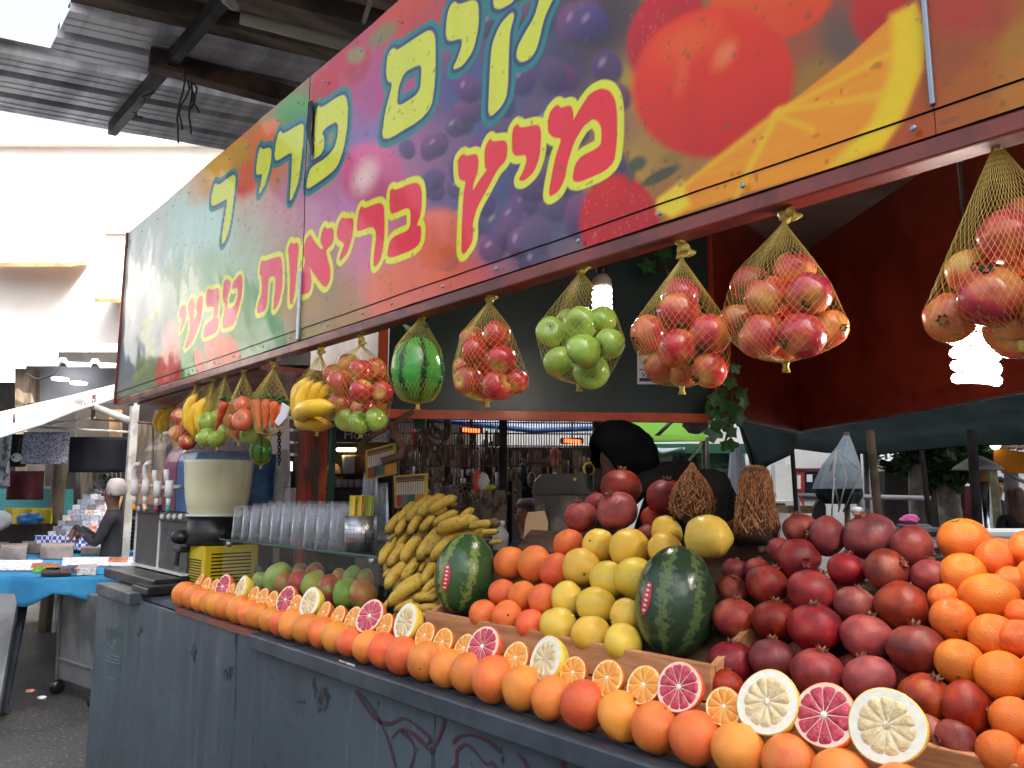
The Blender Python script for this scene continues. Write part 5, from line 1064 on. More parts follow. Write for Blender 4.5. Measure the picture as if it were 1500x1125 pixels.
for row in range(3):
    for k in range(ncup-(row == 2)*2):
        x_ = xa0+(xa1-xa0)*k/(ncup-1)+random.uniform(-.004, .004)+0.02*(row % 2); cups(x_, 1.56+0.088*row+random.uniform(-.004, .004), 3+row, 'stack of upturned clear plastic cups on the glass shelf', 'clear cup stacks on the glass shelf')
# tall towers of cups behind
def tower(px, py, Y, n, label, s_, me): P = at_Y(px, py, Y); cups(P.x, Y, n, label, None, s_, me, 0.0135, GZ_)
mat('shelf_dark', c8(60, 56, 52), rough=0.6)
bk = thing('back_bench', 'low dark work bench behind the glass case', 'bench'); MB().box((-4.3, 1.96, 1.2), (-2.9, 2.5, GZ_-0.002)).build('bench_top', MATS['shelf_dark'], bk); 
for x_ in (-4.25, -2.95): MB().box((x_-0.03, 2.0, 0), (x_+0.03, 2.46, 1.2)).build('leg', MATS['shelf_dark'], bk)
tower(412, 740, 1.93, 24, 'tall leaning tower of frosted cups beside the juice bowl', 1.25, CUPF); tower(424, 740, 1.95, 9, 'shorter tower of frosted cups beside the tall one', 1.15, CUPF); tower(541, 760, 2.0, 14, 'tower of clear cups behind the straw holder', 1.2, CUP); tower(557, 760, 2.06, 10, 'second tower of clear cups behind the straw holder', 1.2, CUP)
# straw holder
P = at_Y(528, 790, 1.58); sh = thing('straw_holder', 'perforated steel holder full of coloured drinking straws', 'straw holder', (P.x, 1.58, GZ_+0.001))
mat('brushed_steel', c8(206, 208, 212), c8(176, 178, 184), scale=6, rough=0.38, metal=1.0, stretch=(1, 1, 10))
rr_, hh_ = 0.062, 0.132
MB().lathe([(rr_, 0), (rr_, hh_), (rr_-0.002, hh_), (rr_-0.002, 0.003)], 40).build('steel_cup', MATS['brushed_steel'], sh, True)
hole = MB().ball((0, 0, 0), 0.0036, 8, 4, (1, 1, 1)).mesh('hole', True); hole.materials.append(MATS['black_tar'])
for k in range(26):
    an = 2*math.pi*k/26
    if k % 4 == 3: continue
    for z_ in (0.03, 0.047, 0.064, 0.081, 0.098): ob('hole', hole, None, sh, (rr_*math.cos(an), rr_*math.sin(an), z_), None, (0.55, 0.55, 1))
sc_ = [('straw_yellow', (226, 206, 60)), ('straw_green', (120, 176, 74)), ('straw_orange', (236, 150, 50)), ('straw_red', (206, 60, 52)), ('straw_blue', (60, 130, 190)), ('straw_brown', (150, 96, 50))]
for n_, c_ in sc_: mat(n_, c8(*c_), rough=0.35)
sm_ = MB().tube([(0, 0, 0), (0, 0, 0.205)], 0.0042, 7).mesh('straw', True)
for k in range(64):
    an, q = random.uniform(0, 6.28), math.sqrt(random.random())*(rr_-0.022); m = 'straw_blue' if (q*math.cos(an) < -0.04 and k % 3 == 0) else random.choice(['straw_yellow']*3+['straw_green']*2+['straw_orange', 'straw_red', 'straw_brown'])
    ob('straw', with_mat(sm_, m), None, sh, (q*math.cos(an)-.012, q*math.sin(an), 0.006), (random.uniform(-.05, .05), random.uniform(.04, .14), 0))

# ================================================================== juice bowl and slush machines
mat('lemonade', c8(255, 250, 206), c8(250, 244, 196), scale=1.5, rough=0.3, sss=0.2); clearmat('tank_clear', (0.95, 0.95, 0.97, 1), 0.4, 0.05, 0.06); mat('machine_yellow', c8(226, 196, 30), rough=0.4); mat('machine_white', c8(228, 228, 226), rough=0.35)
P = at_Y(320, 707, 1.60); jm = thing('juice_dispenser', 'round bowl juice dispenser of pale lemonade on a yellow machine body', 'juice dispenser', (P.x, 1.60, TOP_Z))
k_ = mpx(P); zc = P.z-TOP_Z; Rt, Rb = 50*k_, 40*k_; zt_, zb_ = zc+44*k_, zc-45*k_
MB().lathe([(Rb*0.9, zb_), (Rb, zb_+0.01), (Rb*1.12, zb_+0.1), (Rt*0.965, zt_-0.06), (Rt*0.98, zt_-0.045), (0.001, zt_-0.044)], 40).build('lemonade', MATS['lemonade'], jm, True)
MB().lathe([(Rb+0.004, zb_), (Rb*1.14, zb_+0.1), (Rt*0.985, zt_-0.04), (Rt, zt_-0.012), (Rt*1.03, zt_-0.008), (Rt*1.03, zt_), (Rt*0.96, zt_+0.008), (Rt*0.9, zt_+0.05), (0.02, zt_+0.06)], 40, cap=False).build('clear_bowl', MATS['tank_clear'], jm, True)
MB().lathe([(Rb*1.06, zb_-0.012), (Rb*1.06, zb_+0.0)], 40).build('bowl_ring', MATS['machine_white'], jm, True)
MB().lathe([(Rb*0.98, zb_-0.16), (Rb*1.02, zb_-0.15), (Rb*1.0, zb_-0.013)], 36).build('black_collar', MATS['black_plastic'], jm, True)
cr = Vector((0.82, -0.57, 0)); MB().ball((-0.07, -0.155, zb_-0.12), 0.055, 14, 9, (1.1, 1, 0.7)).build('tap_knob', MATS['black_plastic'], jm, True)
MB().box((-0.14, -0.17, zb_-0.20), (-0.04, -0.05, zb_-0.17)).build('tap_body', MATS['black_plastic'], jm, bevel=0.008); MB().tube([(-0.09, -0.16, zb_-0.2), (-0.09, -0.165, zb_-0.27)], 0.012, 8).build('spout', MATS['black_plastic'], jm)
MB().box((-0.15, -0.115, 0.03), (0.17, 0.17, zb_-0.162)).build('yellow_body', MATS['machine_yellow'], jm, bevel=0.006)
for k in range(9): MB().box((-0.11, -0.1175, 0.05+k*0.014), (0.13, -0.1145, 0.056+k*0.014)).build('vent_slot', MATS['black_plastic'], jm)
for k in range(9): MB().box((0.1685, -0.08, 0.05+k*0.018), (0.1715, 0.13, 0.057+k*0.018)).build('vent_slot', MATS['black_plastic'], jm)
MB().box((-0.155, -0.36, 0.004), (0.1, -0.12, 0.04)).build('drip_tray', MATS['black_plastic'], jm, bevel=0.006); MB().box((-0.14, -0.35, 0.041), (0.085, -0.13, 0.046)).build('drip_grille', MATS['dark_steel'], jm)
# slush machine with four taps and a domed clear tank
sm0 = at_Y(236, 760, 1.52); sx_ = sm0.x
sm_t = thing('slush_machine', 'slush machine with domed clear tanks of purple and blue ice and white taps', 'slush machine', (0, 0, 0))
mat('slush_purple', c8(130, 40, 84), c8(160, 60, 104), scale=9, rough=0.4); mat('slush_blue', c8(28, 92, 150), c8(60, 130, 180), scale=9, rough=0.4); mat('slush_peach', c8(220, 170, 120), c8(200, 150, 110), scale=6, rough=0.4); mat('panel_dark', c8(64, 66, 70), c8(50, 52, 56), scale=4, rough=0.3)
def yb(px, Y): return at_Y(px, 760, Y).x
x_l, x_m, x_r = yb(200, 1.47), yb(234, 1.47), yb(275, 1.47)
z0_, z1_ = at_Y(220, 829, 1.47).z, at_Y(215, 752, 1.47).z
for (xa_, xb_, zz1) in ((x_l, x_m-0.004, z1_), (x_m+0.004, x_r+0.02, z1_-0.035)):
    MB().box((xa_+0.012, 1.472, z0_), (xb_-0.004, 1.95, zz1)).build('body', MATS['panel_dark'], sm_t, bevel=0.004); MB().box((xa_, 1.465, z0_-0.01), (xa_+0.011, 1.95, zz1+0.005)).build('white_edge', MATS['machine_white'], sm_t)
    MB().box((xa_+0.012, 1.45, z0_-0.012), (xb_-0.004, 1.94, z0_-0.002)).build('base_plate', MATS['machine_white'], sm_t)
    MB().box((xa_+0.012, 1.46, zz1+0.002), (xb_-0.004, 1.95, zz1+0.05)).build('tap_shelf', MATS['panel_dark'], sm_t)
MB().box((x_l+0.02, 1.30, TOP_Z+0.014), (x_r+0.05, 1.47, z0_-0.02)).build('drip_tray', MATS['black_plastic'], sm_t, bevel=0.008)
MB().box((x_l+0.03, 1.471, TOP_Z+0.014), (x_r+0.04, 1.93, z0_-0.014)).build('plinth', MATS['black_plastic'], sm_t)
def tank(xa_, xb_, z0, z1, fill, name):
    mb = MB(); n = 12; prof = [(1.47, z0), (1.465, z0+0.55*(z1-z0))]+[(1.465+0.24*(1-math.cos(math.pi/2*i/8)), z0+(z1-z0)*(0.55+0.45*math.sin(math.pi/2*i/8))) for i in range(1, 9)]+[(1.95, z1), (1.95, z0)]
    def loop(f_, nm, m, e=0.0):
        mb = MB(); pr = [(y+(0.006 if e else 0), min(z_, z0+(z1-z0)*f_)) for y, z_ in prof]; L = len(pr)
        mb.v = [Vector((xa_+e, y, z_)) for y, z_ in pr]+[Vector((xb_-e, y, z_)) for y, z_ in pr]; mb.f = [(i, (i+1) % L, L+(i+1) % L, L+i) for i in range(L)]+[tuple(reversed(range(L))), tuple(L+i for i in range(L))]
        return mb.build(nm, MATS[m], sm_t)
    loop(1.0, 'clear_tank', 'tank_clear'); loop(fill[1], name, fill[0], 0.006)
ztk = at_Y(235, 640, 1.7).z
tank(x_l+0.0, x_m-0.006, z1_+0.055, ztk, ('slush_peach', 0.42), 'peach_slush'); 
xq = (x_m+x_r)/2+0.0
tank(x_m+0.004, xq, z1_+0.02, ztk-0.05, ('slush_purple', 0.8), 'purple_slush'); tank(xq+0.006, x_r+0.05, z1_+0.02, ztk-0.05, ('slush_blue', 0.74), 'blue_slush')
MB().box((x_m+0.0, 1.455, ztk-0.049), (x_r+0.055, 1.96, ztk-0.03)).build('tank_lid', MATS['machine_white'], sm_t, bevel=0.004)
tips = ['straw_orange', 'core_tan', 'slush_purple', 'glass_edge']
mat('tap_teal', c8(40, 160, 150), rough=0.4); tips[3] = 'tap_teal'
for i, (a, b) in enumerate(((197, 725), (213, 725), (230, 728), (247, 728))):
    Pt = at_Y(a, b, 1.41); k = mpx(Pt); cyl = MB()
    cyl.tube([Pt+UP*0.09, Pt+UP*0.0], [0.021, 0.024], 10); cyl.tube([Pt+Vector((0, 0.0, 0.05)), Pt+Vector((0, 0.07, 0.055))], 0.012, 8); cyl.tube([Pt, Pt-UP*0.05], 0.013, 8)
    cyl.build('tap', MATS['machine_white'], sm_t, True)
    if i < 2: hd = smooth_pts([Pt+UP*0.085, Pt+Vector((0, -0.012, 0.13)), Pt+Vector((0.01, -0.01, 0.17)), Pt+Vector((0.055, 0.0, 0.185))], 5)
    else: hd = [Pt+UP*0.08+Vector((-0.018, -0.01, 0)), Pt+Vector((-0.018, -0.015, 0.15))]
    MB().tube(hd, 0.015, 8).build('tap_handle', MATS['machine_white'], sm_t, True)
    MB().tube([Pt-UP*0.051, Pt-UP*0.075, Pt+Vector((0.03, 0, -0.08))] if i < 2 else [Pt-UP*0.051, Pt-UP*0.085], 0.012, 8).build('coloured_nozzle', MATS[tips[i]], sm_t, True)
for (a, b) in ((203, 745), (213, 745), (238, 757), (248, 757), (256, 757), (265, 757)):
    Pt = at_Y(a, b, 1.455); MB().ball(Pt, 0.016, 8, 6, (0.8, 1, 1.1)).build('switch', MATS['machine_white'], sm_t, True)
Pl = at_Y(243, 778, 1.4705); MB().box((Pl.x-0.012, 1.4705, Pl.z-0.018), (Pl.x+0.012, 1.4715, Pl.z+0.018)).build('blue_label', MATS['logo_blue'], sm_t)
# ================================================================== helpers for things that stand further off, square to the lane view
def fb(name, x0, y0, x1, y1, D, th_, m, parent=None, bevel=0.0):
    q = [at_D(x0, y1, D), at_D(x1, y1, D), at_D(x1, y0, D), at_D(x0, y0, D)]
    return MB().hexa(q, [p+FH*th_ for p in q]).build(name, MATS[m], parent, bevel=bevel, base=None if parent else q[0])
def fpoly(name, pts, D, th_, m, parent=None, wave=0.0, smooth=False):
    mb = MB(); n = len(pts); q = [at_D(a, b, D)+FH*(wave*math.sin(a*0.35+b*0.05)) for a, b in pts]; mb.v = q+[p+FH*th_ for p in q]
    mb.f = [tuple(range(n)), tuple(2*n-1-i for i in range(n))]+[(i, n+i, n+(i+1) % n, (i+1) % n) for i in range(n)]
    return mb.build(name, MATS[m], parent, smooth, base=None if parent else q[0])
def fpole(name, pts, D, r, m, parent=None, n=8):
    P = [at_D(p[0], p[1], p[2] if len(p) > 2 else D) for p in pts]; return MB().tube(P, r, n).build(name, MATS[m], parent, True, base=None if parent else P[-1])
def cloth(name, x0, y0, x1, y1, D, m, parent=None, waves=5, amp=0.03, nx=24, ny=8, skew=0.0, hem=0.0, seed=0):
    mb = MB(); rr = random.Random(seed)
    ph = [rr.uniform(0, 6) for _ in range(4)]
    for j in range(ny+1):
        for i in range(nx+1):
            u, v_ = i/nx, j/ny; a = x0+(x1-x0)*u+skew*v_; b = y0+(y1-y0)*v_+hem*math.sin(u*math.pi*3+ph[0])*v_
            mb.v.append(at_D(a, b, D)+FH*amp*(0.3+v_)*(math.sin(waves*u*2*math.pi/2+ph[1]+v_)+0.5*math.sin(waves*1.7*u*math.pi+ph[2])))
    for j in range(ny):
        for i in range(nx): mb.f.append((j*(nx+1)+i, j*(nx+1)+i+1, (j+1)*(nx+1)+i+1, (j+1)*(nx+1)+i))
    o = mb.build(name, MATS[m], parent, True, base=None if parent else mb.v[0]); sd = o.modifiers.new('thickness', 'SOLIDIFY'); sd.thickness = 0.006; return o
def W(a, f_, z): return FH*f_+RT*a+UP*z          # place by metres right / ahead / up

# ---- colours of the surroundings
mat('plaster_pale', c8(244, 242, 238), c8(236, 232, 226), scale=0.6, rough=0.85); mat('plaster_white', c8(226, 226, 224), c8(200, 200, 198), scale=0.8, rough=0.8); mat('plaster_grey', c8(150, 150, 156), c8(128, 128, 134), scale=0.8, rough=0.8)
mat('tile_brown', c8(178, 128, 84), c8(140, 96, 66), scale=3, rough=0.8); mat('window_dark', c8(40, 44, 50), rough=0.15); mat('shop_dark', c8(52, 44, 38), c8(34, 30, 28), scale=2, rough=0.8); mat('wood_grey', c8(128, 112, 94), c8(90, 78, 66), scale=3, rough=0.8, stretch=(5, 5, 0.6), bump=0.2)
mat('tarp_white', c8(226, 230, 234), c8(206, 212, 220), scale=2, rough=0.5); mat('pipe_white', c8(200, 198, 192), c8(160, 156, 150), scale=6, rough=0.5); mat('pipe_rust', c8(120, 84, 64), c8(84, 62, 52), scale=8, rough=0.8)
mat('cloth_black', c8(26, 28, 36), rough=0.9); mat('cloth_speckled', c8(196, 194, 206), c8(110, 110, 124), scale=60, rough=0.9, lo=0.47, hi=0.55); mat('cloth_print', c8(206, 206, 204), c8(120, 126, 134), scale=18, rough=0.9, lo=0.5, hi=0.58)
mat('cloth_blue', c8(36, 132, 178), c8(26, 106, 152), scale=2.5, rough=0.8, bump=0.9, bscale=4); mat('cardboard', c8(168, 136, 100), c8(140, 110, 80), scale=3, rough=0.85); mat('grey_metal', c8(120, 122, 124), c8(84, 86, 88), scale=3, rough=0.5, metal=0.3, bump=0.1); mat('teal_paint', c8(70, 150, 150), rough=0.6); mat('maroon_cloth', c8(104, 40, 44), c8(76, 30, 36), scale=3, rough=0.9)
mat('yellow_cloth', c8(216, 196, 60), rough=0.8); mat('blue_bag', c8(44, 108, 176), rough=0.3); mat('white_bag', c8(226, 228, 232), rough=0.4)
def building(name, label, a0, a1, f0, f1, h, m, wins=(), cat='building', rot=0):
    b_ = thing(name, label, cat); mb = MB(); q = [W(a0, f0, 0), W(a1, f0, 0), W(a1, f1, 0), W(a0, f1, 0)]; mb.hexa(q, [p+UP*h for p in q]); mb.build('wall', MATS[m], b_)
    q = [W(a0-.15, f0-.2, h+.004), W(a1+.15, f0-.2, h+.004), W(a1+.15, f1, h+.004), W(a0-.15, f1, h+.004)]; MB().hexa(q, [p+UP*0.2 for p in q]).build('parapet', MATS[m], b_)
    for (a, z_, w_, hh) in wins:
        q = [W(a, f0-.03, z_), W(a+w_, f0-.03, z_), W(a+w_, f0-.03, z_+hh), W(a, f0-.03, z_+hh)]; wdw = MB().hexa(q, [p+FH*0.02 for p in q]).build('window', MATS['window_dark'], b_)
        mb = MB()
        for (x0, x1, z0, z1) in ((a-.06, a, z_-.06, z_+hh+.06), (a+w_, a+w_+.06, z_-.06, z_+hh+.06), (a+w_/2-.03, a+w_/2+.03, z_, z_+hh), (a, a+w_, z_-.06, z_), (a, a+w_, z_+hh, z_+hh+.06)):
            q = [W(x0, f0-.07, z0), W(x1, f0-.07, z0), W(x1, f0-.07, z1), W(x0, f0-.07, z1)]; mb.hexa(q, [p+FH*0.06 for p in q])
        mb.build('frame', MATS['plaster_white'], wdw)
    return b_
# sunlit house at the end of the lane, shaded houses round the square
wl = [(-14.5+2.6*i, z_, 1.1, 1.5) for i in range(5) for z_ in (4.6, 7.4)]
house = building('lane_house', 'sunlit pale plaster house closing the far end of the lane', -34, -3.2, 17, 24, 9.5, 'plaster_pale', [])  # stretched on out of view so its sunlit wall reflects as sign glare
for (a, z_, w_, hh) in wl[1::4]:
    q = [W(a, 16.93, z_), W(a+w_, 16.93, z_), W(a+w_, 16.93, z_+hh), W(a, 16.93, z_+hh)]; MB().hexa(q, [p+FH*0.06 for p in q]).build('closed_shutter', MATS['plaster_white'], house)
for (a0, a1, z_) in ((-11.8, -9.6, 6.4), (-9.0, -6.4, 5.6)):
    q = [W(a0, 16.2, z_), W(a1, 16.2, z_), W(a1, 16.95, z_+.3), W(a0, 16.95, z_+.3)]; MB().hexa(q, [p+UP*0.08 for p in q]).build('tiled_eave', MATS['tile_brown'], house)
building('shade_block', 'unseen tall pale block added to shade the stall and the square', 10.5, 20, -18, 11.0, 24, 'plaster_pale', [], 'building')  # unseen block, added to keep direct sun off the stall and square
building('shop_row', 'white shopfront row behind the folded umbrellas', -0.6, 9.0, 13.0, 18, 6.2, 'plaster_white', [(0.2+1.9*i, 3.4, 1.0, 1.5) for i in range(4)])
building('market_shops', 'dark market shops behind the wire grille', -6.6, -0.7, 11.5, 16, 3.4, 'shop_dark', [])
building('corner_house', 'ochre plaster house at the end of the square', 9.2, 22, 16, 24, 7.5, 'plaster_pale', [(10+2.2*i, 3.6, 1.0, 1.6) for i in range(3)])
building('lane_shop', 'pale facing row across the lane', -14, 8, -9, -6, 4.5, 'plaster_pale', [])

building('glare_block', 'unseen low dark row added to cut the glare on the sign', -36, -12.2, 12.5, 15.5, 4.6, 'shop_dark', [])  # unseen row, added so the sign's lower end reflects something dark
# ---- the neighbouring stall
nb_ = thing('corrugated_awning', 'white corrugated awning over the grey shop soffit at the lane end', 'awning')
mb = MB(); prof = []
for k in range(6):
    x = -40+47*k; prof += [(x, 0), (x+30, 0), (x+34, -6), (x+42, -6), (x+46, 0)]
for (a, dy) in prof:
    mb.v += [at_D(a, 533+dy+a*0.03, 11.0), at_D(a, 500+dy*0.8+a*0.02, 13.0)]
    
n = len(prof)
mb.f = [(2*i, 2*i+2, 2*i+3, 2*i+1) for i in range(n-1)]; o = mb.build('roof_sheet', MATS['tarp_white'], nb_); sd = o.modifiers.new('t', 'SOLIDIFY'); sd.thickness = 0.02
fb('soffit_board', 38, 536, 240, 590, 11.4, 0.3, 'plaster_grey', nb_); fb('concrete_pillar', 22, 540, 46, 800, 11.2, 0.25, 'wood_grey', nb_); fb('back_wall', -120, 560, 20, 800, 11.6, 0.2, 'shop_dark', nb_)
t = NT('lamp_white'); t.bs(Base_Color=(1, 1, 1, 1), Emission_Color=(1, 1, 1, 1), Emission_Strength=1.5)
for (a, b) in ((88, 557), (115, 563)): MB().lathe([(0.11, 0), (0.12, 0.03), (0.02, 0.05)], 16, at_D(a, b, 11.2)).build('round_lamp', MATS['lamp_white'], nb_, True)
fpole('hanging_cable', [(92, 525), (80, 548), (55, 556), (38, 548)], 11.0, 0.015, 'wire_black', nb_, 5)
fb('dark_shop_front', 40, 590, 300, 830, 10.6, 0.2, 'shop_dark', nb_); 
for (a, b, c_, d_, m) in ((200, 620, 222, 760, 'wood_grey'), (118, 640, 132, 770, 'wood_grey'), (226, 600, 240, 720, 'wood_grey'), (160, 600, 176, 640, 'cardboard'), (252, 640, 262, 700, 'pipe_rust'), (96, 590, 110, 650, 'shop_dark')): fb('timber_board', a, b, c_, d_, 10.3, 0.06, m, nb_)
stall = thing('stall_canopy', 'white tarpaulin canopy on thin pale poles over the blue table', 'canopy')
mb = MB(); near = [(-90, 676, 6.2), (0, 638, 6.6), (60, 617, 7.0), (108, 599, 7.4), (172, 581, 8.0)]; far = [(-90, 622, 8.6), (0, 603, 9.0), (60, 590, 9.3), (108, 577, 9.6), (172, 562, 9.9)]
for k in range(5):
    a = at_D(*near[k]); b = at_D(*far[k])
    for j in range(5): mb.v.append(a.lerp(b, j/4)+UP*(-0.03*math.sin(math.pi*j/4)+0.01*math.sin(k*2.1+j)))
mb.f = [(k*5+j, (k+1)*5+j, (k+1)*5+j+1, k*5+j+1) for k in range(4) for j in range(4)]; o = mb.build('tarpaulin', MATS['tarp_white'], stall, True); sd = o.modifiers.new('t', 'SOLIDIFY'); sd.thickness = 0.03
mb = MB()
for k in range(7): mb.add([at_D(104+k*5.2, 596-k*1.8, 7.35), at_D(107.5+k*5.2, 595-k*1.8, 7.35), at_D(106+k*5.2, 600-k*1.6, 7.35)], [(0, 1, 2)])
mb.build('zigzag_edge', MATS['tarp_white'], stall)
Pb = at_D(186, 760, 7.7); MB().box((Pb.x-.035, Pb.y-.035, 0), (Pb.x+.035, Pb.y+.035, at_D(192, 588, 7.7).z)).build('corner_post', MATS['pipe_white'], stall)
for pts, r, m in (([(112, 586), (192, 617)], .035, 'pipe_white'), ([(20, 626), (140, 612)], .012, 'pipe_white'), ([(26, 624), (190, 633)], .012, 'pipe_white'), ([(140, 614), (245, 622)], .012, 'pipe_rust'), ([(73, 588), (75, 622)], .016, 'pipe_white'), ([(138, 578), (136, 615)], .018, 'pipe_rust'), ([(21, 606), (20, 632)], .012, 'pipe_rust'), ([(-60, 632), (26, 624)], .012, 'pipe_white')):
    fpole('frame_pipe', pts, 7.7, r, m, stall)
tag(cloth('hanging_cloth', 36, 633, 103, 680, 7.72, 'cloth_speckled', waves=2, amp=0.02, skew=-4, seed=1), 'grey and white speckled cloth clipped to the stall pipe', 'cloth'); tag(cloth('hanging_cloth', 103, 640, 189, 692, 7.95, 'cloth_black', waves=3, amp=0.02, skew=-4, seed=2), 'black cloth clipped beside the speckled cloth', 'cloth'); tag(cloth('hanging_cloth', 4, 636, 40, 684, 7.9, 'cloth_black', waves=2, amp=0.02, seed=3), 'black cloth between printed shirt and speckled cloth', 'cloth')
tag(cloth('printed_shirt', -30, 622, 20, 706, 7.5, 'cloth_print', waves=3, amp=0.05, skew=0, hem=6, seed=4), 'pale printed shirt hanging at the stall corner', 'shirt')
am = thing('eye_amulet', 'round blue eye amulet hanging on a string', 'amulet'); fpole('string', [(30, 640), (25, 668)], 7.7, 0.006, 'pipe_rust', am, 5); Pe = at_D(24, 670, 7.68)
for r_, m, e in ((0.045, 'white_bag', 0), (0.033, 'glass_edge', -.012), (0.018, 'logo_blue', -.02)): MB().ball(Pe+FH*e, r_, 12, 8, (1, 1, 1)).build('glass_disc', MATS[m], am, True)
tag(cloth('maroon_bag', 14, 690, 66, 732, 9.2, 'maroon_cloth', waves=2, amp=0.04, seed=5), 'maroon printed bag hanging before the teal wall', 'bag'); o = fb('teal_cabinet', -40, 716, 74, 772, 9.6, 0.5, 'teal_paint'); tag(o, 'teal painted cabinet under the maroon bag', 'cabinet')
MB_p = thing('timber_post', 'thick weathered timber post beside the card rack', 'post'); Pq = at_D(80, 780, 8.9); MB().tube([Vector((Pq.x, Pq.y, 0)), Vector((Pq.x, Pq.y, 2.1))], [0.085, 0.07], 10).build('post', MATS['wood_grey'], MB_p, True)
fn = thing('standing_fan', 'round dark standing fan behind the card rack', 'fan'); Pf = at_D(153, 699, 9.0)
mb = MB(); 
for r_ in (0.19, 0.14, 0.09, 0.04): mb.tube([Pf+RT*r_*math.cos(k*math.pi/10)+UP*r_*math.sin(k*math.pi/10) for k in range(21)], 0.007, 5, False)
mb.build('cage', MATS['grey_metal'], fn, True); MB().tube([Pf, Pf+FH*0.1], 0.05, 10).build('motor', MATS['black_plastic'], fn, True)
for k in range(4):
    a = k*math.pi/2+.4; d = RT*math.cos(a)+UP*math.sin(a); e = RT*math.cos(a+.8)+UP*math.sin(a+.8); MB().slab([Pf+FH*.03+d*.03, Pf+FH*.02+d*.17, Pf+FH*.05+e*.17, Pf+FH*.05+e*.03], 0.004).build('blade', MATS['grey_metal'], fn)
MB().tube([Pf+FH*0.06, Vector((Pf.x, Pf.y, 0))+FH*0.06], 0.02, 8).build('stand', MATS['black_plastic'], fn)
# card rack
rk = thing('card_rack', 'sloping rack of small printed cards on a blue gingham cloth', 'card rack')
cc_ = [('card_%d' % i, c) for i, c in enumerate(((210, 214, 224), (170, 182, 206), (224, 206, 196), (190, 170, 196), (150, 160, 176), (226, 226, 220), (120, 118, 124)))]
for n_, c_ in cc_: mat(n_, c8(*c_), c8(*[int(x*0.72) for x in c_]), scale=26, rough=0.4, lo=0.5, hi=0.6)
mat('card_red', c8(190, 60, 50), c8(220, 190, 170), scale=20, rough=0.4)
rows_ = 9
for i in range(rows_):
    u = i/(rows_-1); y_ = 716+u*62; xa_, xb_ = 128-u*58, 172-u*20; D = 9.0-u*0.9; n = 4+i//3
    for k in range(n):
        a = xa_+(xb_-xa_)*k/n; w_ = (xb_-xa_)/n*0.9; m = 'card_red' if (i == 7 and k == n-2) else random.choice(cc_)[0]
        q = [at_D(a, y_+7.5, D), at_D(a+w_, y_+7.5, D), at_D(a+w_, y_, D+.06), at_D(a, y_, D+.06)]; MB().slab(q, -0.012).build('card', MATS[m], rk)
q = [at_D(70, 788, 8.2), at_D(152, 789, 8.2), at_D(174, 720, 9.2), at_D(126, 718, 9.2)]; q = [p_+FH*0.12 for p_ in q]; MB().slab(q, -0.03).build('sloping_board', MATS['cardboard'], rk)
t = NT('gingham'); v = t.coords(False, 'Object'); ck = t.n('ShaderNodeTexChecker', {'Vector': v, 'Scale': 26.0, 'Color1': c8(60, 84, 170), 'Color2': c8(206, 212, 230)}); t.bs(Base_Color=ck.outputs[0], Roughness=0.85)
cloth('gingham_cloth', 52, 784, 152, 806, 8.1, 'gingham', rk, waves=6, amp=0.015); Pc = at_D(105, 800, 8.4)
for (a, f_) in ((-0.35, -.2), (0.35, -.2), (0.35, .4), (-.35, .4)): MB().tube([Vector((Pc.x, Pc.y, 0))+RT*a+FH*f_, Vector((Pc.x, Pc.y, 0.93))+RT*a+FH*f_], 0.02, 6).build('leg', MATS['pipe_white'], rk)
# blue table with books and packets
TZ = 0.9
tb = thing('market_table', 'long market table under a bright blue cloth', 'table')
tq = [at_Z(-60, 838, TZ), at_Z(42, 846, TZ), at_Z(205, 838, TZ), at_Z(215, 796, TZ), at_Z(-40, 792, TZ)]
MB().add(tq+[p-UP*0.04 for p in tq], [(0, 1, 2, 3, 4), (9, 8, 7, 6, 5)]+[(i, 5+i, 5+(i+1) % 5, (i+1) % 5) for i in range(5)]).build('table_top', MATS['cloth_blue'], tb)
mb = MB(); edge = [(-60, 838), (-20, 841), (10, 843), (42, 846), (60, 847), (85, 846), (110, 845), (140, 843), (170, 841), (205, 838)]; drop = [885, 880, 884, 888, 882, 868, 872, 880, 888, 884]
for i, (a, b) in enumerate(edge):
    P = at_Z(a, b, TZ+0.003); Dp = (P-CAM).dot(FH); L = drop[i]-b
    for j in range(6):
        Q = at_D(a+ (2 if i % 2 else -2)*j/5, b+L*j/5, Dp-0.0); mb.v.append(Q+FH*(-0.012*j+0.02*math.sin(i*2.3)*j/5))
mb.f = [(i*6+j, (i+1)*6+j, (i+1)*6+j+1, i*6+j+1) for i in range(len(edge)-1) for j in range(5)]; o = mb.build('draped_cloth', MATS['cloth_blue'], tb, True); sd = o.modifiers.new('t', 'SOLIDIFY'); sd.thickness = 0.008
for (a, b) in ((-30, 836), (190, 832), (190, 800), (20, 798)):
    P = at_Z(a, b, TZ); MB().tube([Vector((P.x, P.y, 0)), Vector((P.x, P.y, TZ-0.045))], 0.025, 6).build('leg', MATS['pipe_white'], tb)
mat('book_grey', c8(150, 138, 130), c8(110, 100, 96), scale=4, rough=0.7); mat('book_page', c8(206, 196, 180), rough=0.8); mat('paper_print', c8(210, 212, 214), c8(140, 144, 150), scale=30, rough=0.6, lo=0.5, hi=0.58)
def zbox(x0, y0, x1, y1, h, name, m, label, cat, group=None):
    q = [at_Z(x0, y1, TZ+0.005), at_Z(x1, y1, TZ+0.005), at_Z(x1+2, y0, TZ+0.005), at_Z(x0+2, y0, TZ+0.005)]; o = MB().hexa(q, [p+UP*h for p in q]).build(name, MATS[m], None, bevel=0.004, base=q[0]); return tag(o, label, cat, group)
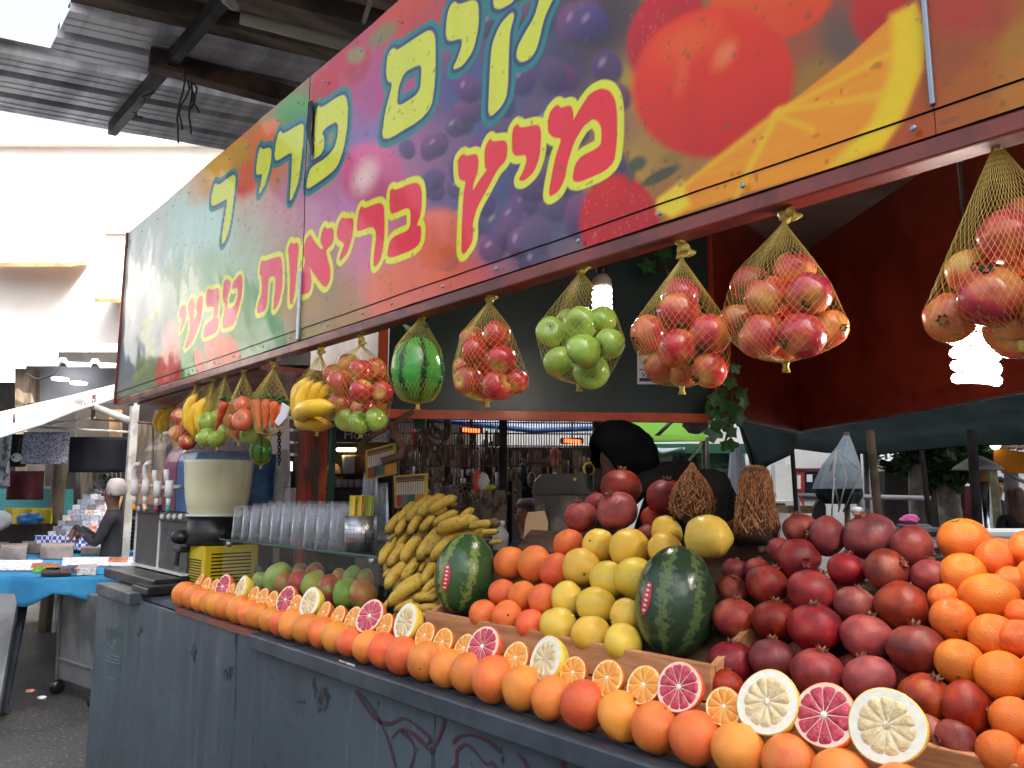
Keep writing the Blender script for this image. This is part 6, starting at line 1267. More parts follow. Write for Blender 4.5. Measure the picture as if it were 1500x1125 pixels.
for (x0, y0, x1, y1, h, m) in ((0, 812, 38, 820, .11, 'book_grey'), (-30, 806, 10, 812, .09, 'book_grey'), (58, 811, 106, 819, .11, 'book_grey'), (30, 805, 68, 811, .1, 'book_grey'), (78, 803, 118, 809, .08, 'book_grey'), (118, 807, 158, 813, .07, 'book_grey')):
    zbox(x0, y0, x1, y1, h, 'book_box', m, 'worn grey book box lying on the blue table', 'book', 'books on the blue table')
zbox(112, 797, 140, 803, .16, 'small_picture', 'card_2', 'small framed picture standing on the blue table', 'picture'); zbox(-20, 822, 60, 836, .012, 'printed_sheet', 'paper_print', 'printed paper sheet lying on the blue table', 'paper'); zbox(90, 818, 205, 830, .014, 'printed_board', 'paper_print', 'large grey printed board lying on the blue table', 'board')
for (x0, y0, x1, y1, c_, n_) in ((45, 829, 85, 835, (220, 120, 60), 'orange'), (48, 835, 88, 839, (120, 190, 70), 'green'), (60, 838, 104, 844, (60, 50, 50), 'dark'), (64, 836, 100, 840, (190, 50, 56), 'red'), (108, 832, 140, 838, (226, 130, 80), 'peach'), (112, 836, 140, 843, (224, 222, 220), 'white'), (158, 820, 186, 826, (230, 140, 100), 'salmon'), (100, 832, 118, 836, (70, 96, 170), 'blue')):
    mat('packet_'+n_, c8(*c_), c8(*[int(x*.6) for x in c_]), scale=24, rough=0.25); zbox(x0, y0, x1, y1, .05 if n_ == 'white' else .025, 'plastic_packet', 'packet_'+n_, n_+' plastic packet on the front of the blue table', 'packet')
mb = MB(); Ph = at_D(30, 764, 8.0); 
o = tag(cloth('cloth_heap', 8, 744, 74, 768, 8.6, 'yellow_cloth', waves=5, amp=0.08, seed=8), 'crumpled yellow cloth heaped on the dark table', 'cloth')
def blob(px, py, D, rx2, ry2, m, name, label, cat, seed, lump=0.16):
    P = at_D(px, py, D); k = mpx(P); me = fruit_mesh(name, ellip(1.0), 18, 12, lump, 2.0, seed); me.materials.append(MATS[m]); return tag(ob(name, me, None, None, P, (0, 0, YAW), (rx2*k, rx2*k*0.7, ry2*k)), label, cat)
blob(44, 760, 8.3, 19, 9, 'blue_bag', 'plastic_bag', 'crumpled blue plastic bag beside the yellow cloth', 'bag', 3); blob(2, 762, 8.2, 16, 14, 'white_bag', 'plastic_bag', 'crumpled white plastic bag beside the yellow cloth', 'bag', 5)
o = fb('dark_table', -60, 768, 62, 800, 8.5, 0.7, 'shop_dark'); tag(o, 'dark covered table under the yellow cloth', 'table')
# metal bin and leaning boards beneath the table
bn = thing('metal_bin', 'battered grey metal bin under the blue table', 'bin'); Pb = at_Z(112, 1012, 0.0); rz_ = YAW
q = [at_D(84, 1000, 6.1), at_D(140, 1012, 5.7), at_D(152, 1000, 6.1), at_D(96, 990, 6.6)]; q = [Vector((p.x, p.y, 0.12)) for p in q]; cen = sum(q, Vector())/4
MB().hexa(q, [Vector((p.x, p.y, 0.78))+(p-cen)*0.15 for p in q]).build('body', MATS['grey_metal'], bn, bevel=0.01)
for i in range(4): MB().tube([q[i]-UP*0.005, q[i]+UP*0.66+(q[i]-cen)*0.15], 0.02, 6).build('corner_bar', MATS['grey_metal'], bn); MB().ball(q[i]-UP*0.06, 0.055, 10, 6, (0.5, 1, 1)).build('wheel', MATS['black_plastic'], bn, True)
MB().tube([q[0]+UP*0.15-FH*0.01, q[1]+UP*0.15-FH*0.01], 0.014, 6).build('cross_bar', MATS['grey_metal'], bn)
for k, (a0, a1, b0, b1, D) in enumerate(((-20, 30, -50, 2, 5.6), (8, 44, -10, 14, 5.8))):
    q = [at_D(b0, 1012, D-.25), at_D(b1, 1012, D-.25), at_D(a1, 872, D+.2), at_D(a0, 872, D+.2)]; q[0].z = q[1].z = 0.01; o = MB().slab(q, 0.03).build('leaning_board', MATS['grey_metal' if k == 0 else 'counter_top'], None, base=q[0]); tag(o, ('wide scuffed' if k == 0 else 'narrow dark edged')+' grey board leaning against the blue table', 'board')
for k, (a, b, m) in enumerate(((45, 1012, 'card_red'), (62, 1022, 'white_bag'))): blob(a, b, 5.75-.1*k, 7, 2.5, m, 'litter', ('red' if k == 0 else 'white')+' scrap of litter on the asphalt', 'litter', k+2, 0.3)
o = tag(thing('power_unit', 'grey slatted electrical unit beside the timber wall', 'unit'), 'grey slatted electrical unit beside the slush machine', 'unit'); fb('casing', 178, 758, 202, 806, 7.9, 0.3, 'grey_metal', o)
for k in range(7): fb('slat', 182, 762+k*6, 199, 764+k*6, 7.88, 0.015, 'black_plastic', o)
# ================================================================== behind the kiosk
# ---- café front with dark sign
mat('cafe_board', c8(36, 42, 54), c8(26, 30, 40), scale=4, rough=0.4); mat('letter_white', c8(216, 222, 226), rough=0.5); mat('letter_grey', c8(96, 100, 106), rough=0.6)
cafe = thing('cafe_sign', 'dark beer sign board with white lettering above the café shelves', 'sign'); fb('board', 450, 616, 545, 648, 5.0, 0.04, 'cafe_board', cafe)
text('Hoegaarden', at_D(503, 643, 4.985), 0.088, RT, UP, 'letter_white', cafe); text('BEST FOOD', at_D(466, 635, 4.985), 0.085, RT, UP, 'letter_grey', cafe)
cs_ = thing('cafe_shelves', 'dark café shelves with cups under a warm lamp', 'shelf'); fb('back_panel', 455, 648, 575, 800, 5.3, 0.05, 'shop_dark', cs_); fb('shelf_board', 478, 714, 560, 718, 5.0, 0.28, 'shop_dark', cs_); fb('shelf_board', 490, 694, 545, 697, 5.0, 0.28, 'shop_dark', cs_); fb('counter_block', 492, 718, 560, 770, 5.0, 0.3, 'black_plastic', cs_)
t = NT('warm_glow'); t.bs(Base_Color=(1, .8, .4, 1), Emission_Color=(1.0, 0.62, 0.22, 1), Emission_Strength=5.0)
lp = thing('warm_lamp', 'glowing amber strip lamp under the beer sign', 'lamp'); fb('diffuser', 492, 656, 520, 661, 5.05, 0.05, 'warm_glow', lp, 0.01); fb('housing', 490, 651, 522, 655.5, 5.05, 0.06, 'black_plastic', lp)
o = blob(485, 702, 5.1, 17, 23, 'cardboard', 'paper_sack', 'brown paper sack on the café shelf', 'sack', 4, 0.08)
for k, a in enumerate((510, 517, 524)):
    P = at_D(a, 694, 5.1); o = tag(MB().lathe([(0.032, 0), (0.042, 0.1), (0.044, 0.12), (0.03, 0.121)], 14).build('paper_cup', MATS['white_bag'] if k < 2 else MATS['straw_brown'], None, True), ('white paper cup stack' if k < 2 else 'amber jar')+' on the café shelf', 'cup', 'cups on the café shelf'); o.location = P
MBn = thing('cup_board', 'row of small glasses on the café shelf', 'glasses')
for k in range(6): P = at_D(496+k*9, 713.5, 5.05); MB().lathe([(0.018, 0), (0.02, 0.05), (0.018, 0.05), (0.016, 0.004)], 10, P).build('glass', MATS['cup_frost'], MBn, True)
# bright snack posters and hanging chain behind the juice bowl
t = NT('lightbox'); v = t.coords(False); f = t.n('ShaderNodeTexVoronoi', {'Vector': v, 'Scale': 9.0}); hs = t.n('ShaderNodeHueSaturation', {'Color': f.outputs['Color'], 'Saturation': 0.7, 'Value': 1.0}); c = t.mix(0.45, hs.outputs[0], (1, .75, .5, 1)); t.bs(Base_Color=c, Emission_Color=c, Emission_Strength=0.7)
lb = thing('menu_lightbox', 'small backlit menu of colourful snack pictures', 'lightbox'); fb('frame', 382, 668, 432, 735, 5.2, 0.06, 'black_plastic', lb); fb('picture', 386, 673, 404, 688, 5.19, 0.008, 'lightbox', lb); fb('picture', 386, 692, 404, 702, 5.19, 0.008, 'lightbox', lb); fb('picture', 412, 676, 428, 690, 5.19, 0.008, 'lightbox', lb)
wl_ = thing('cream_wall', 'cream plaster wall with brick slats behind the chain', 'wall'); fb('plaster', 385, 590, 424, 668, 5.5, 0.1, 'plaster_pale', wl_); 
for k in range(8): fb('brick', 424, 596+k*18, 447, 609+k*18, 5.45, 0.08, 'wood_grey', wl_)
ch = thing('hanging_chain', 'dark iron chain hanging behind the carrots', 'chain')
for k in range(11):
    P = at_D(409, 632+k*4.6, 4.3); d = RT if k % 2 else FH; MB().tube([P+d*0.009*math.cos(a*math.pi/5)+UP*0.014*math.sin(a*math.pi/5) for a in range(11)], 0.003, 5, False).build('link', MATS['dark_steel'], ch, True)
o = fb('blue_box', 360, 728, 378, 765, 4.6, 0.2, 'logo_blue'); tag(o, 'dark blue box behind the juice bowl', 'box')
# ---- wire grille and its posts
gr_ = thing('wire_grille', 'rusty wire grille of close vertical bars above the hardware', 'grille'); GD = 5.2
mb = MB()
for k in range(86):
    a = 572+k*3.75; mb.tube([at_D(a, 600, GD), at_D(a+random.uniform(-.6, .6), 690-10*random.random(), GD)], 0.0035, 4, False)
w_ = mb.build('wires', MATS['pipe_rust'], gr_); w_['kind'] = 'stuff'
for b in (618, 634, 652, 682): fpole('cross_bar', [(570, b), (892, b+2)], GD+0.01, 0.005, 'pipe_rust', gr_, 5)
for a in (737, 876): fb('grille_post', a-6, 596, a+6, 830, GD-0.03, 0.08, 'dark_steel', gr_)
fb('top_beam', 560, 590, 900, 604, GD+0.02, 0.08, 'dark_steel', gr_)
# translucent bright canopy beyond the grille
t = NT('fabric_white'); t.bs(Base_Color=c8(225, 230, 238), Roughness=0.7, Transmission_Weight=0.0); tr = t.n('ShaderNodeBsdfTranslucent', {'Color': c8(225, 232, 242)}); mx = t.n('ShaderNodeMixShader', {0: 0.55, 1: t.b.outputs[0], 2: tr.outputs[0]}); t.t.links.new(mx.outputs[0], t.out.inputs[0])
def transl(name, c, k=0.5):
    t = NT(name); t.bs(Base_Color=c, Roughness=0.75); tr = t.n('ShaderNodeBsdfTranslucent', {'Color': c}); mx = t.n('ShaderNodeMixShader', {0: k, 1: t.b.outputs[0], 2: tr.outputs[0]}); t.t.links.new(mx.outputs[0], t.out.inputs[0]); return t.m
transl('fabric_blue', c8(40, 110, 200)); transl('fabric_lime', c8(140, 200, 70)); transl('fabric_orange', c8(232, 160, 40)); transl('fabric_greyblue', c8(150, 166, 178), .3); transl('fabric_deep', c8(30, 52, 54), .15)
def canopy(name, label, near, far, m, cat='awning', extra=None):
    th = thing(name, label, cat); mb = MB(); n = len(near)
    for k in range(n):
        a, b = at_D(*near[k]), at_D(*far[k])
        for j in range(5): mb.v.append(a.lerp(b, j/4)-UP*0.06*math.sin(math.pi*j/4))
    mb.f = [(k*5+j, (k+1)*5+j, (k+1)*5+j+1, k*5+j+1) for k in range(n-1) for j in range(4)]; o = mb.build('fabric', MATS[m], th, True); sd = o.modifiers.new('t', 'SOLIDIFY'); sd.thickness = 0.01; return th
cw = canopy('shade_canopy', 'white shade canopy with blue edge over the square', [(620, 612, 8.0), (700, 622, 8.2), (780, 630, 8.4), (880, 626, 8.6)], [(640, 585, 9.6), (700, 585, 9.8), (800, 580, 10), (900, 575, 10.2)], 'fabric_white')
fpole('blue_edge', [(618, 612, 8.0), (700, 622, 8.2), (780, 631, 8.4), (885, 627, 8.6)], 8, 0.03, 'blue_bag', cw, 6); fpole('blue_seam', [(690, 605, 8.8), (790, 612, 8.9), (880, 612, 9.1)], 9, 0.02, 'blue_bag', cw, 6)
lg = canopy('lime_awning', 'lime green awning beyond the hooded person', [(890, 652, 6.8), (960, 646, 6.9), (1032, 645, 7.0)], [(900, 590, 8.6), (970, 585, 8.6), (1040, 600, 8.6)], 'fabric_lime'); fpole('strut', [(955, 645), (990, 612)], 7.2, 0.018, 'dark_steel', lg); fpole('strut', [(1028, 648), (1000, 690)], 7.2, 0.014, 'pipe_white', lg)
canopy('white_parasol', 'white parasol rim below the lime awning', [(940, 652, 8.4), (970, 664, 8.2), (1000, 655, 8.3)], [(940, 645, 9.8), (970, 640, 10.0), (1005, 645, 9.8)], 'fabric_white', 'parasol')
pt = thing('wall_fan_heater', 'grey cloth bundle under the board edge', 'bundle'); o = blob(1018, 621, 4.9, 20, 15, 'plaster_grey', 'cloth_bundle', 'pale grey cloth bundle hanging under the board edge', 'bundle', 7, 0.1); bpy.data.objects.remove(pt)
# heaters
t = NT('heater_glow'); t.bs(Base_Color=(1, .2, .1, 1), Emission_Color=(1.0, 0.07, 0.02, 1), Emission_Strength=2.2)
for (a, b, lab) in ((690, 631, 'glowing red strip heater hanging beside the rope coil'), (838, 647, 'glowing red strip heater hanging beside the hooded person')):
    h = thing('strip_heater', lab, 'heater'); fpole('glowing_tube', [(a-12, b-.5), (a+13, b+1.5)], 5.6, 0.009, 'heater_glow', h); fpole('glowing_tube', [(a-12, b-3), (a+13, b-1)], 5.6, 0.008, 'heater_glow', h); fb('reflector', a-17, b-6, a+17, b+3, 5.70, 0.03, 'dark_steel', h, 0.01); fpole('hanger', [(a, b-5), (a, 600)], 5.68, 0.008, 'dark_steel', h, 5)
# hardware goods
mat('rope_tan', c8(150, 128, 104), c8(110, 92, 76), scale=20, rough=0.9); mat('goods_grey', c8(120, 118, 116), c8(70, 68, 68), scale=6, rough=0.6); mat('goods_brown', c8(118, 92, 70), c8(74, 60, 50), scale=5, rough=0.8, bump=0.2); mat('goods_red', c8(170, 50, 44), rough=0.5); mat('goods_white', c8(206, 206, 208), rough=0.5); mat('goods_green', c8(60, 110, 80), rough=0.5); mat('sack_print', c8(138, 122, 104), c8(92, 80, 68), scale=16, rough=0.85, lo=0.48, hi=0.56)
rc = thing('rope_coil', 'tan rope coiled in loops hanging on the wire grille', 'rope')
for (a, b, r1, r2) in ((640, 625, 19, 27), (642, 622, 15, 20), (637, 632, 17, 30), (644, 618, 11, 16), (636, 665, 15, 40)):
    MB().tube([at_D(a+r1*math.cos(k*math.pi/12), b+r2*math.sin(k*math.pi/12), 5.0+.02*math.sin(k)) for k in range(25)], 0.010, 6, False).build('loop', MATS['rope_tan'], rc, True)
def knives(name, label, quad, D, n):
    th = thing(name, label, 'knife set'); q = [at_D(a, b, D) for a, b in quad]; n_ = (q[1]-q[0]).cross(q[3]-q[0]).normalized(); n_ = n_ if n_.dot(FH) < 0 else -n_
    MB().hexa(q, [p-n_*0.004 for p in q]).build('yellow_card', MATS['machine_yellow2'], th); L = lambda u, v_, e=0.003: (q[0].lerp(q[1], u)).lerp(q[3].lerp(q[2], u), v_)+n_*e
    MB().add([L(.06, .84), L(.9, .84), L(.9, .95), L(.06, .95)], [(0, 1, 2, 3)]).build('printed_strip', MATS['goods_brown'], th); MB().add([L(.08, .79), L(.92, .79), L(.92, .82), L(.08, .82)], [(0, 1, 2, 3)]).build('printed_strip', MATS['cafe_board'], th)
    hc_ = ['goods_red']*2+['goods_grey']*3+['goods_green']*3+['trim_orange2']*4
    for k in range(n):
        u = 0.08+0.84*k/n; w2 = 0.84/n*0.72; k2 = MB().hexa([L(u, .06, .003), L(u+w2, .06, .003), L(u+w2, .4, .003), L(u, .4, .003)], [L(u, .06, .012), L(u+w2, .06, .012), L(u+w2, .4, .012), L(u, .4, .012)]).build('knife', MATS[hc_[k*len(hc_)//n]], th)
        MB().hexa([L(u+w2*.1, .4, .004), L(u+w2*.9, .4, .004), L(u+w2*.8, .77, .004), L(u+w2*.3, .77, .004)], [L(u+w2*.1, .4, .008), L(u+w2*.9, .4, .008), L(u+w2*.8, .77, .008), L(u+w2*.3, .77, .008)]).build('blade', MATS['goods_white'], k2)
    return th
mat('machine_yellow2', c8(196, 166, 48), c8(170, 140, 40), scale=8, rough=0.5); mat('trim_orange2', c8(206, 140, 60), rough=0.5)
knives('knife_card', 'tilted yellow card of coloured-handled knives under the iron bracket', [(536, 704), (581, 694), (580, 648), (535, 660)], 3.5, 12); knives('knife_card', 'upright yellow card of coloured-handled knives above the bananas', [(578, 744), (626, 743), (627, 693), (577, 697)], 3.45, 12)
ir = thing('iron_bracket', 'brown iron bracket and bar hanging from the orange trim', 'bracket'); fpole('bar', [(530, 648), (606, 602)], 3.5, 0.012, 'pipe_rust', ir); fpole('hook', [(573, 622), (582, 640), (590, 655), (586, 668), (560, 676)], 3.48, 0.018, 'pipe_rust', ir)
fb('green_strut', 607, 600, 623, 628, 3.9, 0.05, 'post_green', kiosk)
HG = 'hardware hanging behind the counter'
def hang(kind, a, b, s_, m, D, label, cat):
    k = mpx(at_D(a, b, D)); P = at_D(a, b, D); mb = MB()
    if kind == 'pouch': mb.ball(P, s_*k, 10, 8, (0.8, 0.5, 1.25)); mb.tube([P+UP*s_*k*1.0, P+UP*s_*k*1.9], 0.004, 4)
    if kind == 'ladle': mb.tube([P+UP*s_*2*k, P, P-UP*s_*0.6*k], [0.004, 0.005, 0.006], 5); mb.ball(P-UP*s_*0.9*k, s_*0.5*k, 9, 6, (1, .6, .8))
    if kind == 'strap': mb.tube([P+RT*s_*k*0.5*math.cos(t_*math.pi/8)+UP*s_*k*1.6*math.sin(t_*math.pi/8) for t_ in range(17)], 0.006, 5, False)
    if kind == 'tool': mb.tube([P+UP*s_*1.5*k, P-UP*s_*k], [0.009, 0.007], 6); mb.box((P.x-.03, P.y-.012, P.z-s_*k-.03), (P.x+.03, P.y+.012, P.z-s_*k+.02))
    if kind == 'roll': mb.tube([P-UP*s_*k, P+UP*s_*k], s_*0.45*k, 12)
    o = mb.build(kind, MATS[m], None, True, base=P); o.name = {'pouch': 'hanging_pouch', 'ladle': 'hanging_ladle', 'strap': 'hanging_strap', 'tool': 'hanging_hammer', 'roll': 'hanging_roll'}[kind]; return tag(o, label, cat, HG)
rr2 = random.Random(11)
ml = ['goods_grey', 'goods_brown', 'goods_brown', 'rope_tan', 'goods_grey', 'shop_dark', 'goods_white', 'goods_green', 'goods_red', 'black_plastic', 'black_plastic']
cn_ = {'goods_grey': 'grey', 'goods_brown': 'brown', 'rope_tan': 'tan', 'shop_dark': 'dark brown', 'goods_white': 'white', 'goods_green': 'green', 'goods_red': 'red', 'black_plastic': 'black'}; kn_ = {'pouch': 'pouch', 'ladle': 'ladle', 'strap': 'strap loop', 'tool': 'hammer', 'roll': 'roll'}
for k in range(84):
    kd = rr2.choice(list(kn_)); m = rr2.choice(ml); a, b = rr2.uniform(596, 735), rr2.uniform(640, 735)
    if k > 58: a, b = rr2.uniform(742, 872), rr2.uniform(668, 720)
    hang(kd, a, b, rr2.uniform(6, 13), m, rr2.uniform(5.3, 6.6), cn_[m]+' '+kn_[kd]+' hanging among the hardware behind the wire grille', kn_[kd])
hb = thing('hardware_backdrop', 'dark slatted shop wall behind the hanging hardware', 'wall'); fb('wall_panel', 565, 655, 905, 900, 7.0, 0.1, 'shop_dark', hb)
for k in range(11): fb('slat', 570+k*30, 660, 584+k*30, 880, 6.93, 0.05, 'goods_brown' if k % 3 else 'wood_grey', hb)
fb('shelf_board', 760, 671, 826, 677, 6.3, 0.4, 'cardboard', hb)
bs_ = thing('wire_basket', 'round pale wire basket hanging behind the bananas', 'basket'); Pk = at_D(683, 738, 4.6); k = mpx(Pk); mb = MB()
for i in range(16):
    an = i*math.pi/8; mb.tube(smooth_pts([Pk+RT*22*k*math.cos(an)+UP*30*k*math.sin(an), Pk+(RT*20*k*math.cos(an)+UP*27*k*math.sin(an))*0.7+FH*0.07, Pk+FH*0.11], 4), 0.004, 4, False)
for q_, dd in ((1, 0), (.86, .04), (.6, .085), (.3, .105)): mb.tube([Pk+RT*22*k*q_*math.cos(i*math.pi/12)+UP*30*k*q_*math.sin(i*math.pi/12)+FH*dd for i in range(25)], 0.005, 5, False)
mb.build('wires', MATS['rope_tan'], bs_, True)['kind'] = 'stuff'
blob(656, 735, 4.9, 20, 22, 'goods_grey', 'dust_sheet', 'crumpled grey sheet beside the wire basket', 'sheet', 9, 0.2); blob(700, 735, 4.8, 14, 22, 'goods_white', 'dust_sheet', 'crumpled pale sheet behind the wire basket', 'sheet', 12, 0.2)
for (x0, x1, lab) in ((705, 722, 'tall printed brown sack beside the wire basket'), (723, 742, 'tall printed brown sack against the grille post')):
    P = at_D((x0+x1)/2, 800, 4.4); wd = (x1-x0)*mpx(P)*0.5; zt2 = at_D(x0, 718, 4.4).z; mb = MB()
    for i in range(9):
        z_ = 1.0+(zt2-1.0)*i/8; s_ = 1.0+0.06*math.sin(i*1.9+x0)-(0.25 if i == 8 else 0)
        mb.v += [P.xy.to_3d()+RT*sx*wd*s_+FH*sy*0.05*s_+UP*z_ for sx, sy in ((-1, -1), (0, -1.15), (1, -1), (1, 1), (-1, 1))]
    mb.f = [(i*5+j, i*5+(j+1) % 5, (i+1)*5+(j+1) % 5, (i+1)*5+j) for i in range(8) for j in range(5)]+[tuple(40+j for j in range(5))]; tag(mb.build('printed_sack', MATS['sack_print'], None, base=P), lab, 'sack')
for (a, b, rx2, ry2, m, lab, nm) in ((699, 706, 6, 16, 'goods_red2', 'orange red carrier bag above the sacks', 'carrier_bag'), (708, 706, 9, 13, 'white_bag', 'white knotted carrier bag above the sacks', 'carrier_bag'), (718, 714, 8, 4, 'yellow_cloth', 'yellow packet on top of the sacks', 'packet')):
    mat('goods_red2', c8(224, 84, 50), rough=0.4); blob(a, b, 4.5, rx2, ry2, m, nm, lab, nm.split('_')[-1], int(a), 0.15)
# metal cabinet, paper bag, bottle
mc = thing('juicer_cabinet', 'worn grey metal cabinet with black top behind the grapefruit', 'cabinet'); DC = 3.3
fb('body', 786, 724, 866, 900, DC, 0.35, 'worn_metal', mc) if 'worn_metal' in MATS else None
mat('worn_metal', c8(112, 108, 104), c8(62, 56, 52), scale=5, rough=0.5, metal=0.3, bump=0.15); fb('body', 786, 724, 866, 900, DC, 0.35, 'worn_metal', mc); fpoly('black_top', [(782, 724), (784, 704), (794, 694), (862, 694), (868, 706), (868, 724)], DC-.01, 0.36, 'black_plastic', mc); fb('side_strip', 800, 726, 806, 900, DC-.008, 0.006, 'dark_steel', mc); fb('yellow_mark', 840, 700, 844, 704, DC-.013, 0.002, 'yellow_cloth', mc)
MB().tube([at_D(863+8*math.cos(k*math.pi/10), 687+9*math.sin(k*math.pi/10), DC) for k in range(21)], 0.005, 6, False).build('hoop_handle', MATS['yellow_cloth'], mc, True)
pbg = fpoly('paper_bag', [(764, 812), (770, 762), (774, 751), (798, 749), (803, 765), (801, 812)], 2.9, 0.09, 'kraft_paper' if 'kraft_paper' in MATS else 'cardboard'); mat('kraft_paper', c8(206, 176, 140), rough=0.8); pbg.data.materials.clear(); pbg.data.materials.append(MATS['kraft_paper']); tag(pbg, 'open kraft paper bag behind the grapefruit', 'paper bag')
P = at_D(733, 805, 3.0); bt = thing('juice_bottle', 'empty clear bottle with white cap behind the watermelon', 'bottle', P); MB().lathe([(0.03, 0), (0.032, 0.06), (0.014, 0.085), (0.014, 0.09)], 14).build('bottle', MATS['cup_frost'], bt, True); MB().lathe([(0.017, 0.088), (0.017, 0.108)], 12).build('cap', MATS['white_bag'], bt, True)
# work table inside the kiosk carries them
wt = thing('work_table', 'steel work table inside the kiosk behind the fruit crates', 'table'); q = [at_D(640, 900, 2.75), at_D(900, 900, 2.75), at_D(900, 900, 3.7), at_D(560, 900, 4.6)]; q = [Vector((p.x, p.y, 0.98)) for p in q]; MB().hexa(q, [p+UP*0.03 for p in q]).build('table_top', MATS['grey_metal'], wt)
for p in q: MB().tube([p*1.0, Vector((p.x, p.y, 0))], 0.025, 6).build('leg', MATS['grey_metal'], wt)

# ================================================================== the square beyond
mat('shutter_green', c8(150, 186, 160), c8(128, 166, 142), scale=5, rough=0.6); mat('dark_awning', c8(20, 30, 30), c8(14, 22, 22), scale=3, rough=1.0, spec=0.05)
ks = thing('green_kiosk', 'pale green shuttered kiosk behind the ivy', 'kiosk'); fb('body', 985, 664, 1092, 860, 9.6, 1.5, 'shutter_green', ks); fb('roof', 940, 650, 1098, 664, 9.2, 2.0, 'post_green', ks)
for k in range(12): fb('louvre', 1022, 678+k*8, 1066, 683+k*8, 9.54, 0.05, 'louvre_pale' if 'louvre_pale' in MATS else 'shutter_green', ks)
for a in (1000, 1018, 1070, 1085): fb('door_post', a-2, 668, a+2, 850, 9.52, 0.06, 'post_green', ks)
fpole('kiosk_pole', [(1033, 640), (1035, 800)], 7.5, 0.035, 'dark_steel', None); o = bpy.data.objects['kiosk_pole']; tag(o, 'dark steel pole before the pale green kiosk', 'pole')
# big dark green market parasol: real fabric panels sloping down from the kiosk edge
mat('parasol_dark', c8(18, 28, 27), c8(12, 21, 21), scale=3, rough=1.0, spec=0.05)
dk = canopy('dark_parasol', 'dark green market parasol spreading behind the red bulkhead', [(1105, 694, 6.0), (1150, 664, 6.3), (1165, 656, 6.4), (1210, 662, 6.6), (1290, 664, 6.7), (1350, 658, 6.7), (1420, 652, 6.6), (1500, 650, 6.5), (1600, 650, 6.4)], [(1075, 590, 7.6), (1110, 585, 7.8), (1170, 580, 8), (1230, 575, 8.2), (1300, 570, 8.3), (1360, 565, 8.3), (1430, 560, 8.2), (1500, 556, 8.0), (1600, 550, 7.8)], 'parasol_dark', 'parasol')
cv_ = canopy('dark_awning', 'black awning flap beside the white folded parasol', [(1084, 620, 5.6), (1100, 660, 5.6), (1108, 690, 5.65), (1160, 664, 5.9)], [(1084, 608, 6.2), (1105, 608, 6.3), (1130, 606, 6.4), (1170, 610, 6.5)], 'dark_awning')
def folded(name, label, pts, D, m, n=16):          # closed parasol: pleated cone, widths in px
    mb = MB(); rows = []
    for (a, b, w_) in pts:
        P = at_D(a, b, D); k = mpx(P); rows.append([P+(RT*math.cos(2*math.pi*j/n)+FH*math.sin(2*math.pi*j/n))*w_*k*(1+0.22*(j % 2)) for j in range(n)])
    mb.v = [p for r_ in rows for p in r_]; mb.f = [(i*n+j, i*n+(j+1) % n, (i+1)*n+(j+1) % n, (i+1)*n+j) for i in range(len(rows)-1) for j in range(n)]
    th = thing(name, label, 'parasol'); mb.build('fabric', MATS[m], th); P = at_D(pts[-1][0], pts[-1][1], D); MB().tube([at_D(pts[0][0], pts[0][1]-4, D), Vector((P.x, P.y, 0))], 0.022, 8).build('pole', MATS['pipe_rust'], th, True); return th
folded('folded_parasol', 'folded white parasol beside the tall coconut', [(1078, 652, 6), (1080, 680, 10), (1082, 740, 14), (1084, 790, 17), (1084, 850, 18)], 6.2, 'fabric_white')
fo = folded('folded_parasol', 'folded blue-grey parasol tied with white ropes', [(1240, 637, 3), (1238, 655, 10), (1232, 680, 21), (1228, 705, 27), (1226, 716, 28)], 6.0, 'fabric_greyblue'); 
mb = MB(); rows = []
for (a, b, w_) in ((1228, 700, 24), (1228, 725, 27), (1230, 738, 20)):
    P = at_D(a, b, 6.05); k = mpx(P); rows += [P+(RT*math.cos(2*math.pi*j/14)+FH*math.sin(2*math.pi*j/14))*w_*k*(1+0.25*(j % 2)) for j in range(14)]
mb.v = rows; mb.f = [(i*14+j, i*14+(j+1) % 14, (i+1)*14+(j+1) % 14, (i+1)*14+j) for i in range(2) for j in range(14)]; mb.build('dark_lining', MATS['fabric_deep'], fo)
for pts in ([(1225, 660), (1220, 700), (1230, 745)], [(1226, 660), (1240, 700), (1228, 750)], [(1228, 660), (1262, 690), (1235, 750)], [(1224, 662), (1216, 690)], [(1222, 700), (1218, 760)]): fpole('rope', pts, 5.75, 0.006, 'pipe_white', fo, 5)
def pole(a0, b0, a1, b1, D, r, m, label): 
    A_, B_ = at_D(a0, b0, D), at_D(a1, b1, D); d = (B_-A_)/(B_.z-A_.z); B_ = B_-d*B_.z; o = MB().tube([A_, B_], r, 8).build('street_pole', MATS[m], None, True, base=B_); tag(o, label, 'pole')
mat('pole_black', c8(26, 24, 24), c8(18, 17, 17), scale=5, rough=0.8, spec=0.1); mat('pole_brown', c8(84, 72, 60), c8(60, 52, 44), scale=6, rough=0.9, spec=0.1); pole(1160, 655, 1168, 770, 6.2, 0.018, 'pole_black', 'thin black pole under the dark parasol'); pole(1274, 630, 1290, 790, 5.6, 0.032, 'pole_brown', 'brown timber pole propping the dark parasol'); pole(1350, 660, 1366, 800, 6.4, 0.022, 'pole_black', 'slim dark pole beside the pale tree trunk'); pole(1423, 630, 1434, 800, 5.8, 0.036, 'pole_black', 'thick dark pole beside the patio heater'); pole(1255, 664, 1262, 770, 7, 0.03, 'goods_brown', 'brown wooden pole behind the folded parasol'); pole(1268, 664, 1272, 770, 7.2, 0.025, 'goods_grey', 'grey pole bundled beside the brown pole'); pole(1481, 690, 1484, 800, 8.4, 0.07, 'plaster_grey', 'pale grey drain pipe beside the orange awning')
rl = thing('tubular_rail', 'pale blue tubular rail across the square', 'rail'); fpole('rail', [(1166, 726), (1362, 730)], 6.6, 0.022, 'plaster_grey', rl)
